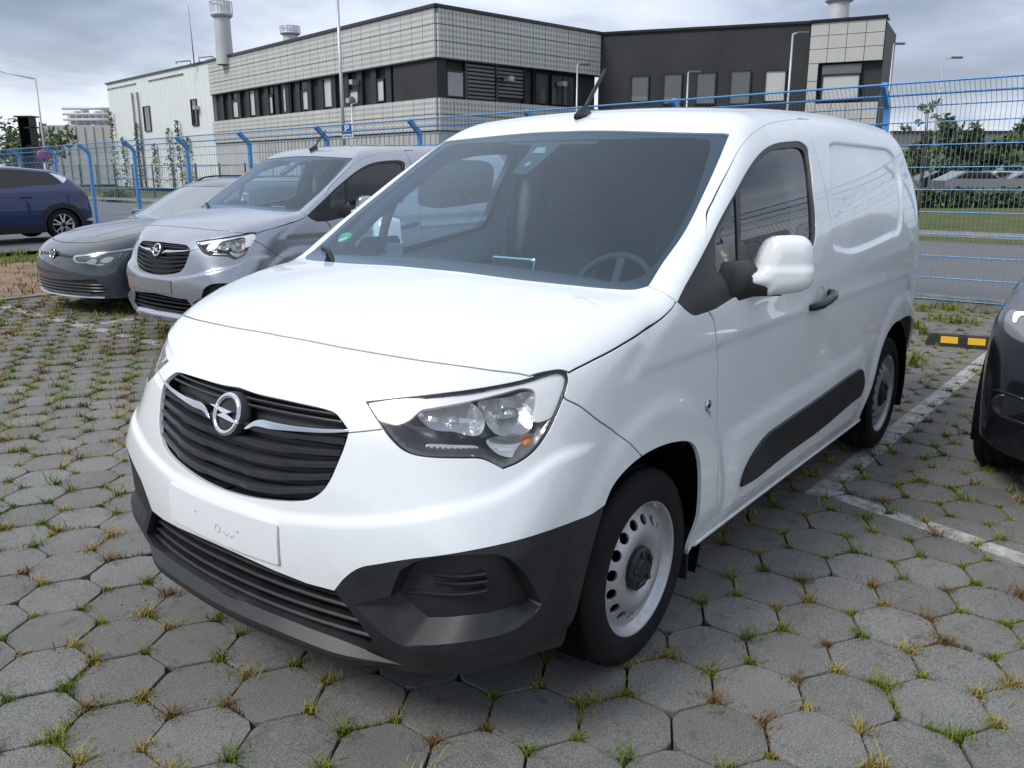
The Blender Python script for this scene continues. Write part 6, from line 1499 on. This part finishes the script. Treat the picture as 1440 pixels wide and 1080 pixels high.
# ---------------------------------------------------------------- the other parked cars
def crest(B, n=150):
    q = .5*math.pi/2; SE = B.YB*2+2*q+B.XF-B.XR; S = np.linspace(0, SE, n); bx, by, dx, dy = B.wrap(S)
    T = np.arange(0, 1.1, .008); X = bx[:, None]+dx[:, None]*T; Y = by[:, None]+dy[:, None]*T
    P = B.top_pt(X, Y, False); nz = B.grad(P)[..., 2]; bad = (nz < .60) | (P[..., 2] < .62); k = np.maximum(np.argmax(bad, 1)-1, 1)
    t = T[k]; 
    for _ in range(2): t[1:-1] = np.convolve(t, [.25, .5, .25], 'valid')
    X = bx+dx*t; Y = by+dy*t; Y[0] = Y[-1] = 0.; Pt = B.top_pt(X, Y, False); return S, Pt, SE
def car(B, name, origin, label, cat, paint_, side_regions=(), top_regions=(), arches=(), bottom=None, wheels=None, step=.045, group=None):
    """side_regions / top_regions: (part name, half outline, material, offset); outlines in (s, z) or (x, y)"""
    root = empty(name, (*origin, 0), label=label, cat=cat, group=group)
    S, seam, SE = crest(B); q = .5*math.pi/2; sx = lambda x: B.YB+q+B.XF-x
    su = np.stack([S, seam[:, 2]], 1)
    if bottom is None: bottom = [(0, .20), (.9, .20), (sx(.3), .19), (sx(B.XR+.2), .2), (SE-.6, .26), (SE, .28)]
    outer = np.concatenate([np.array(bottom), su[::-1]])
    holes = []
    for xc, r in arches:
        a = np.linspace(-.35, math.pi+.35, 40); A = np.stack([sx(xc)-r*np.cos(a), .33+r*np.sin(a)], 1); holes.append(np.concatenate([A, [(A[-1, 0], .05), (A[0, 0], .05)]]))
    pts, T, comp, c, GT = cdt_patch(outer, holes, [], [p for _, p, _, _ in side_regions], step)
    P, n = surf(B, pts, 0.)
    lab = np.zeros(len(T), int)
    for i, (_, p, _, _) in enumerate(side_regions): lab[inpoly(c, np.asarray(p))] = i+1
    ot = seam[:, :2]; pt2, T2, comp2, c2, GT2 = cdt_patch(ot, [], [], [p for _, p, _, _ in top_regions], step*1.1)
    P2 = B.top_pt(pt2[:, 0], pt2[:, 1], False); n2 = B.top_nrm(pt2[:, 0], pt2[:, 1])
    lab2 = np.zeros(len(T2), int)
    for i, (_, p, _, _) in enumerate(top_regions): lab2[inpoly(c2, np.asarray(p))] = i+1
    Vb = np.concatenate([P, P2]); Nb = np.concatenate([n, n2]); Tb = np.concatenate([T[lab == 0], T2[lab2 == 0]+len(P)])
    weld = seam
    link('body', loft_tris('body', Vb, Tb, Nb, .010, both=True, weld=weld), paint_, root)
    for i, (nm, p, mt, of) in enumerate(side_regions):
        t = T[lab == i+1]
        if len(t):
            if nm in ('grille', 'lower_grille', 'light_bar', 'cladding'): link(nm, loft_tris(nm, P+n*of, t, n, None, both=True), mt, root)
            else:
                for mi in (False, True): link(nm, loft_tris(nm, P+n*of, t, n, None, mirror=mi), mt, root)
    for i, (nm, p, mt, of) in enumerate(top_regions):
        t = T2[lab2 == i+1]
        if len(t): link(nm, loft_tris(nm, P2+n2*of, t, n2, None, both=True), mt, root)
    for k, (xc, yw, R, rr, kd) in enumerate(wheels or []):
        for sd_ in (1, -1):
            make_wheel(root, (xc, sd_*yw, R-.004), sd_, 0., kd, R, .215, rr)
            pr = [((R+.07)*math.cos(t), (R+.07)*math.sin(t)) for t in np.linspace(-.3, math.pi+.3, 20)]
            V = [[(xc+a, sd_*y, R+b) for a, b in pr] for y in (yw-.01, yw-.3)]; L = MB().grid(np.array(V)); L.add(V[1], [tuple(range(20))]); L.obj('wheel_liner', 'void', root)
    MB().box(((B.XR+B.XF)/2, 0, .24), (B.XF-B.XR+.6, 1.1, .06)).obj('underbody', 'void', root)
    return root, sx
def onc(B, origin, px): return B.cast(CAM-np.array([*origin, 0]), np.array([px_ray(p) for p in px]))
def csz(B, o, px, smooth=True, step=.015, corners=()):
    P = onc(B, o, px); P = P[~np.isnan(P[:, 0])]; q = B.unwrap(P); return cat_smooth(q, True, step, corners) if smooth else q
# ---- dark grey hatchback
GO = (-3.02, -7.78)
GOLF = Body(prof=spl([.1, .2, .3, .45, .56, .64, .70, .76, .86], [.79, .845, .868, .872, .862, .845, .815, .76, .60]), sweep=spl([.1, .5, .8], [.28, .27, .33]),
    hood=spl([-1.0, -.5, -.2, .1, .4, .6, .75, .9], [1.06, 1.005, .975, .935, .875, .82, .755, .66]), hcrown=.07,
    side=spl([.1, .2, .35, .6, .8, .95, 1.1, 1.3, 1.5], [.85, .87, .885, .895, .885, .86, .80, .70, .58]), plan=spl([-3.5, -2.6, -1, 0, .4, .7, .9], [-.06, -.01, 0, 0, -.02, -.07, -.13]),
    kfront=spl([.1, .5, .9], [.2, .25, .3]), khood=.10, wsx=spl([.85, 1.0, 1.2, 1.42, 1.6], [-.12, -.42, -.80, -1.22, -1.55]), wsweep=.22, wsn=.45,
    roof=spl([-3.6, -3.2, -2.6, -2.0, -1.4, -1.1, -.8], [1.30, 1.38, 1.445, 1.465, 1.45, 1.41, 1.35]), rcrown=.08, khead=.08, kroof=.12, kpil=.06, xk0=.9, xk1=1.4, zbelt=.9,
    rear=spl([.1, .5, .9, 1.2, 1.45], [-3.38, -3.42, -3.38, -3.25, -3.05]), rsweep=.08, krear=.25, XF=.25, XR=-2.8, YB=.36, disp=None, tdisp=None)
c3 = lambda p: crop((30, 240), 4.5, p)
def xz(B, pts, corners=()):
    q = .5*math.pi/2; return cat_smooth(np.array([(B.YB+q+B.XF-x, z) for x, z in pts]), True, .03, corners)
hl = csz(GOLF, GO, c3([(325, 560), (332, 533), (400, 527), (500, 515), (600, 502), (718, 488), (722, 495), (645, 512), (620, 548), (580, 580), (540, 597), (480, 601), (430, 590), (345, 584)]), corners=(5, 6))
lg = onc(GOLF, GO, c3([(200, 765), (340, 783), (470, 782), (535, 772), (545, 758), (505, 715), (470, 688), (380, 690), (300, 692), (200, 685)])); lg = GOLF.unwrap(lg)
lg = np.concatenate([[(-.05, lg[0, 1])], lg[lg[:, 0] > .02], [(-.05, lg[-1, 1])]])
lb = GOLF.unwrap(onc(GOLF, GO, c3([(215, 516), (325, 533), (325, 556), (215, 540)]))); lb = np.array([(-.05, lb[0, 1]), (lb[1, 0], lb[1, 1]), (lb[2, 0], lb[2, 1]), (-.05, lb[3, 1])])
ws = np.array([(-.33, 0), (-.36, .35), (-.47, .62), (-.56, .70), (-.85, .665), (-1.17, .60), (-1.13, .3), (-1.11, -.0), (-1.11, -.05), (-.33, -.05)])
golf, gsx = car(GOLF, 'hatchback', GO, 'dark grey hatchback with slim headlights parked beside the silver people carrier', 'car', 'graphite_paint',
    [('headlight', hl, 'lamp_dark', -.002), ('lower_grille', lg, 'dark_plastic', -.02), ('light_bar', lb, 'gloss_black', -.003),
     ('side_window', xz(GOLF, [(-.70, .98), (-1.2, 1.30), (-1.75, 1.36), (-2.5, 1.30), (-2.75, 1.12), (-2.6, 1.02), (-1.6, .97)]), 'privacy_glass_solid', -.004)],
    [('windscreen', ws, 'windscreen_solid', -.004), ('bonnet_seam', strip(cat_smooth(np.array([(.70, .0), (.66, .3), (.58, .52), (.42, .66), (.1, .735), (-.3, .755)]), step=.03), .010), 'void', -.004), ('bonnet_crease', strip(cat_smooth(np.array([(.5, .33), (.1, .42), (-.3, .48)]), step=.03), .008), 'graphite_paint', .003)], [(0, .37), (-2.636, .37)], None, [(0, .885, .318, .215, 'alloy'), (-2.636, .885, .318, .215, 'alloy')])
def on_car(B, pts_sz, off): return surf(B, np.asarray(pts_sz), off, False)
for k in range(4):      # intake slats
    z = .245+.035*k
    slat(GOLF, lambda s, z=z: z+.0*s, lg, [(-.03, .006), (-.006, .005), (-.002, 0), (-.006, -.005), (-.03, -.007)], 'slat', 'slat_plastic', golf)
slat(GOLF, lambda s: .215+.0*s, np.array([(-.1, .1), (.72, .1), (.72, .4), (-.1, .4)]), [(-.01, .012), (.012, .008), (.016, -.004), (-.01, -.012)], 'front_lip', 'satin_chrome', golf)
slat(GOLF, lambda s: lb[0, 1]-.008+(lb[1, 1]-lb[0, 1])*s/lb[1, 0], np.array([(-.1, .4), (lb[1, 0], .4), (lb[1, 0], .9), (-.1, .9)]), [(-.01, .006), (.004, .005), (.004, -.005), (-.01, -.006)], 'chrome_strip', 'satin_chrome', golf)
for mi in (False, True):
    patch(GOLF, csz(GOLF, GO, c3([(335, 541), (400, 531), (500, 519), (600, 506), (715, 490), (715, 495), (600, 514), (500, 528), (400, 541), (345, 552), (352, 572), (430, 583), (470, 594), (520, 590), (520, 596), (480, 600), (430, 588), (345, 580), (330, 562)]), step=.008), 'lamp_strip', 'lamp_grey', golf, off=.002, flange=None, mirror=mi)
    patch(GOLF, csz(GOLF, GO, c3([(500, 575), (520, 555), (560, 545), (585, 552), (570, 572), (535, 584)]), step=.01), 'reflector', 'lamp_grey', golf, off=.0025, flange=None, mirror=mi)
    patch(GOLF, csz(GOLF, GO, c3([(410, 583), (450, 560), (480, 565), (465, 592)])), 'reflector', 'lamp_grey', golf, off=.0025, flange=None, mirror=mi)
P, n = surf(GOLF, np.array([[0., .655]]), .012, False); em = empty('emblem', P[0], 0.); em.parent = golf; em.rotation_euler = (0, math.radians(-12), 0)
MB().lathe([(.062, -.01), (.062, .004), (.055, .006), (.053, .002), (.001, .002)], 32, 'X').obj('emblem_disc', 'gloss_black', em)
MB().lathe([(.060, .002), (.058, .009), (.053, .009), (.051, .002)], 32, 'X').obj('emblem_ring', 'chrome', em)
vw = MB()
for a, b in (((-.030, .040), (-.012, .004)), ((-.012, .004), (0, .026)), ((0, .026), (.012, .004)), ((.012, .004), (.030, .040)), ((-.046, .012), (-.024, -.040)), ((-.024, -.040), (0, -.004)), ((0, -.004), (.024, -.040)), ((.024, -.040), (.046, .012))):
    d = np.array(b)-np.array(a); L = np.linalg.norm(d); vw.box((.006, (a[0]+b[0])/2, (a[1]+b[1])/2), (.006, .007, L), Matrix.Rotation(-math.atan2(d[0], d[1]), 3, 'X'))
vw.obj('emblem_letters', 'chrome', em)
for sd_ in (1, -1):
    P = GOLF.top_pt(np.linspace(-1.35, -2.9, 12), np.full(12, .55)); P[:, 2] += np.r_[.0, .035, np.full(8, .045), .035, 0]; P[:, 1] *= sd_; MB().tube(P, .012, 6).obj('roof_rail', 'gloss_black', golf)
    mr = empty('wing_mirror', (-.72, sd_*.93, 1.0)); mr.parent = golf; MB().bbox((0, 0, 0), (.10, .20, .13), .035).obj('mirror_shell', 'graphite_paint', mr); MB().tube([(0, -sd_*.13, -.05), (0, 0, -.05)], .02, 6).obj('mirror_arm', 'gloss_black', mr)
# ---- dark blue crossover, far left
IO = (-4.33, -18.95)
ID4 = Body(prof=spl([.1, .3, .5, .7, .85, 1.0], [.78, .86, .88, .86, .80, .66]), sweep=spl([.1, .9], [.3, .34]), hood=spl([-1.2, -.6, -.1, .3, .6, .9], [1.16, 1.12, 1.07, 1.0, .92, .78]), hcrown=.06,
    side=spl([.1, .2, .4, .7, .95, 1.08, 1.25, 1.45, 1.7], [.88, .90, .92, .925, .905, .875, .80, .70, .58]), plan=spl([-3.7, -3.3, -2.6, 0, .5, .9], [-.09, -.03, 0, 0, -.03, -.12]),
    kfront=spl([.1, 1.], [.25, .3]), khood=.1, wsx=spl([.9, 1.1, 1.4, 1.62, 1.8], [.05, -.30, -.80, -1.20, -1.5]), wsweep=.22, wsn=.48,
    roof=spl([-3.7, -3.35, -3.0, -2.5, -1.9, -1.3, -1.0], [1.32, 1.44, 1.535, 1.60, 1.645, 1.62, 1.56]), rcrown=.08, khead=.08, kroof=.10, kpil=.06, xk0=.9, xk1=1.4, zbelt=1.0,
    rear=spl([.1, .35, .6, .9, 1.08, 1.3, 1.5, 1.62], [-3.48, -3.58, -3.60, -3.56, -3.50, -3.30, -3.05, -2.85]), rsweep=.10, krear=.22, XF=.25, XR=-3.0, YB=.38, disp=None, tdisp=None)
c4 = lambda p: crop((0, 220), 9, p)
iw = csz(ID4, IO, c4([(-900, 200), (-600, 165), (-200, 158), (250, 165), (480, 178), (580, 205), (660, 250), (770, 335), (500, 365), (0, 410), (-600, 440)]), step=.03)
ir = csz(ID4, IO, c4([(300, 158), (480, 165), (590, 185), (700, 225), (830, 262), (990, 328), (800, 338), (670, 240), (580, 195), (480, 172)]), step=.02, corners=(5,))
it = csz(ID4, IO, c4([(985, 432), (1060, 425), (1140, 430), (1160, 470), (1165, 520), (1080, 512), (1040, 480)]), step=.02)
q_ = .5*math.pi/2; isx = lambda x: ID4.YB+q_+ID4.XF-x
ic = np.array([(isx(.9), .05), (isx(.9), .36), (isx(.45), .38), (isx(.44), .60), (isx(.28), .78), (isx(0), .84), (isx(-.28), .78), (isx(-.44), .60), (isx(-.46), .37), (isx(-2.31), .37), (isx(-2.33), .60), (isx(-2.48), .78), (isx(-2.77), .84), (isx(-3.05), .78), (isx(-3.2), .60), (isx(-3.22), .42), (isx(-3.22)+.9, .42), (isx(-3.22)+.9, .05)])
id4, _ = car(ID4, 'crossover', IO, 'dark blue crossover with silver roof strip parked at the far end near the fence', 'car', 'blue_paint',
    [('side_window', iw, 'privacy_glass_solid', -.004), ('roof_strip', ir, 'satin_chrome', .004), ('tail_light', it, 'tail_dark', .002), ('cladding', ic, 'black_plastic', .006)],
    [('windscreen', np.array([(-.25, 0), (-.36, .5), (-.5, .72), (-1.12, .60), (-1.1, .3), (-1.08, -.05), (-.25, -.05)]), 'windscreen_solid', -.004), ('rear_window', np.array([(-3.02, -.05), (-3.02, .40), (-3.1, .52), (-3.40, .58), (-3.47, .4), (-3.48, -.05)]), 'privacy_glass_solid', -.003)],
    [(0, .395), (-2.766, .395)], None, [(0, .915, .355, .245, 'alloy'), (-2.766, .915, .355, .245, 'alloy')])
P, n = surf(ID4, np.array([[isx(-2.02), .965]]), .005, False); MB().bbox(P[0], (.24, .03, .035), .012).obj('door_handle', 'gloss_black', id4)
# ---- black car at the right
DO = (-2.90, 2.30)
DRK = Body(prof=spl([.1, .2, .3, .5, .62, .73, .82, .90], [.74, .80, .83, .845, .84, .815, .76, .64]), sweep=spl([.1, .9], [.27, .32]), hood=spl([-1.2, -.6, -.1, .3, .55, .7, .9], [1.11, 1.06, 1.0, .945, .90, .855, .75]), hcrown=.05,
    side=spl([.1, .2, .4, .7, .9, 1.05, 1.2, 1.4, 1.65], [.87, .89, .91, .915, .90, .87, .82, .73, .60]), plan=spl([-3.7, -3.3, -2.6, 0, .4, .65, .9], [-.07, -.03, 0, 0, -.02, -.055, -.12]),
    kfront=spl([.1, .5, 1.], [.16, .2, .25]), khood=.09, wsx=spl([.9, 1.08, 1.4, 1.58, 1.8], [.0, -.30, -.85, -1.16, -1.5]), wsweep=.22, wsn=.46,
    roof=spl([-3.7, -3.2, -2.6, -2., -1.4, -1.1], [1.45, 1.53, 1.59, 1.60, 1.58, 1.54]), rcrown=.08, khead=.08, kroof=.12, kpil=.06, xk0=.9, xk1=1.4, zbelt=1.0,
    rear=spl([.1, .5, 1., 1.3, 1.6], [-3.5, -3.55, -3.5, -3.38, -3.2]), rsweep=.08, krear=.25, XF=.22, XR=-2.9, YB=.38, disp=None, tdisp=None)
c5 = lambda p: crop((1340, 380), 3.6, p)
dh = csz(DRK, DO, c5([(243, 310), (240, 265), (250, 215), (275, 182), (340, 195), (420, 225), (520, 250), (560, 290), (520, 400), (420, 400), (350, 385), (290, 355)]), step=.015)
df = csz(DRK, DO, c5([(182, 700), (186, 560), (215, 527), (290, 545), (380, 580), (470, 620), (500, 800), (420, 860), (330, 835), (230, 790), (190, 760)]), step=.015)
dl = csz(DRK, DO, c5([(150, 690), (182, 720), (190, 775), (240, 815), (330, 850), (450, 880), (450, 990), (330, 965), (230, 925), (165, 870), (140, 780)]), step=.015)
dk, dsx = car(DRK, 'parked_car', DO, 'black car with round fog light cut off beside the white van', 'car', 'black_paint',
    [('headlight', dh, 'lamp_grey', -.002), ('fog_insert', df, 'dark_plastic', -.035), ('lower_trim', dl, 'black_plastic', .004), ('bonnet_seam', strip(DRK.unwrap(onc(DRK, DO, c5([(262, 172), (285, 160), (320, 178), (370, 205), (430, 232)]))), .009), 'void', -.003), ('bumper_seam', strip(DRK.unwrap(onc(DRK, DO, c5([(246, 300), (225, 330), (205, 400), (190, 480), (186, 560)]))), .007), 'void', -.003),
     ('side_window', xz(DRK, [(-.62, 1.08), (-1.15, 1.42), (-1.8, 1.50), (-2.7, 1.42), (-3.0, 1.25), (-2.8, 1.12), (-1.6, 1.08)]), 'privacy_glass_solid', -.004)],
    [('windscreen', np.array([(-.27, 0), (-.36, .5), (-.46, .70), (-1.1, .60), (-1.06, .3), (-1.04, -.05), (-.27, -.05)]), 'windscreen_solid', -.004)],
    [(0, .385), (-2.7, .375)], [(0, .22), (.5, .225), (.75, .26), (.95, .30), (1.2, .31), (2.2, .25), (4.2, .25), (5.0, .28), (DRK.YB*2+math.pi/2+DRK.XF-DRK.XR-.001, .30)], [(0, .925, .335, .22, 'alloy'), (-2.7, .91, .335, .22, 'alloy')], step=.03)
for mi in (1, -1):
    pf = sz_ = DRK.unwrap(onc(DRK, DO, c5([(250, 685)]))); P, n = surf(DRK, pf, -.012, False); P = P[0]*[1, mi, 1]
    MB().lathe([(.058, -.01), (.056, .006), (.046, .010), (.040, .004), (.001, .012)], 24, 'X', c=P).obj('fog_lamp', 'gloss_black', dk)
    patch(DRK, csz(DRK, DO, c5([(303, 245), (312, 216), (370, 212), (440, 222), (440, 242), (345, 234), (330, 252), (322, 268), (306, 266)]), step=.008), 'lamp_strip', 'lamp_white', dk, off=.0035, flange=None, mirror=mi < 0)
    patch(DRK, csz(DRK, DO, c5([(262, 300), (260, 265), (272, 222), (292, 202), (345, 212), (430, 238), (500, 262), (520, 300), (490, 375), (420, 380), (355, 366), (300, 338)]), step=.012), 'lamp_inner', 'lamp_glass_dark', dk, off=.0012, flange=None, mirror=mi < 0)
    cv = DRK.unwrap(onc(DRK, DO, c5([(200, 603), (250, 615), (320, 640), (400, 670)]))); P, n = surf(DRK, cv, 0., False); MB().tube(P*[1, mi, 1], .008, 6).obj('fog_blade', 'gloss_black', dk)
    cv = DRK.unwrap(onc(DRK, DO, c5([(195, 720), (260, 745), (340, 775), (420, 800)]))); P, n = surf(DRK, cv, -.004, False); MB().tube(P*[1, mi, 1], .010, 6).obj('fog_blade', 'gloss_black', dk)
for k in range(5):
    z = .36+.055*k; slat(DRK, lambda s, z=z: z+.0*s, np.array([(-.1, .2), (.45, .2), (.45, .8), (-.1, .8)]), [(-.02, .012), (.004, .010), (.006, -.008), (-.02, -.012)], 'grille_slat', 'gloss_black', dk)
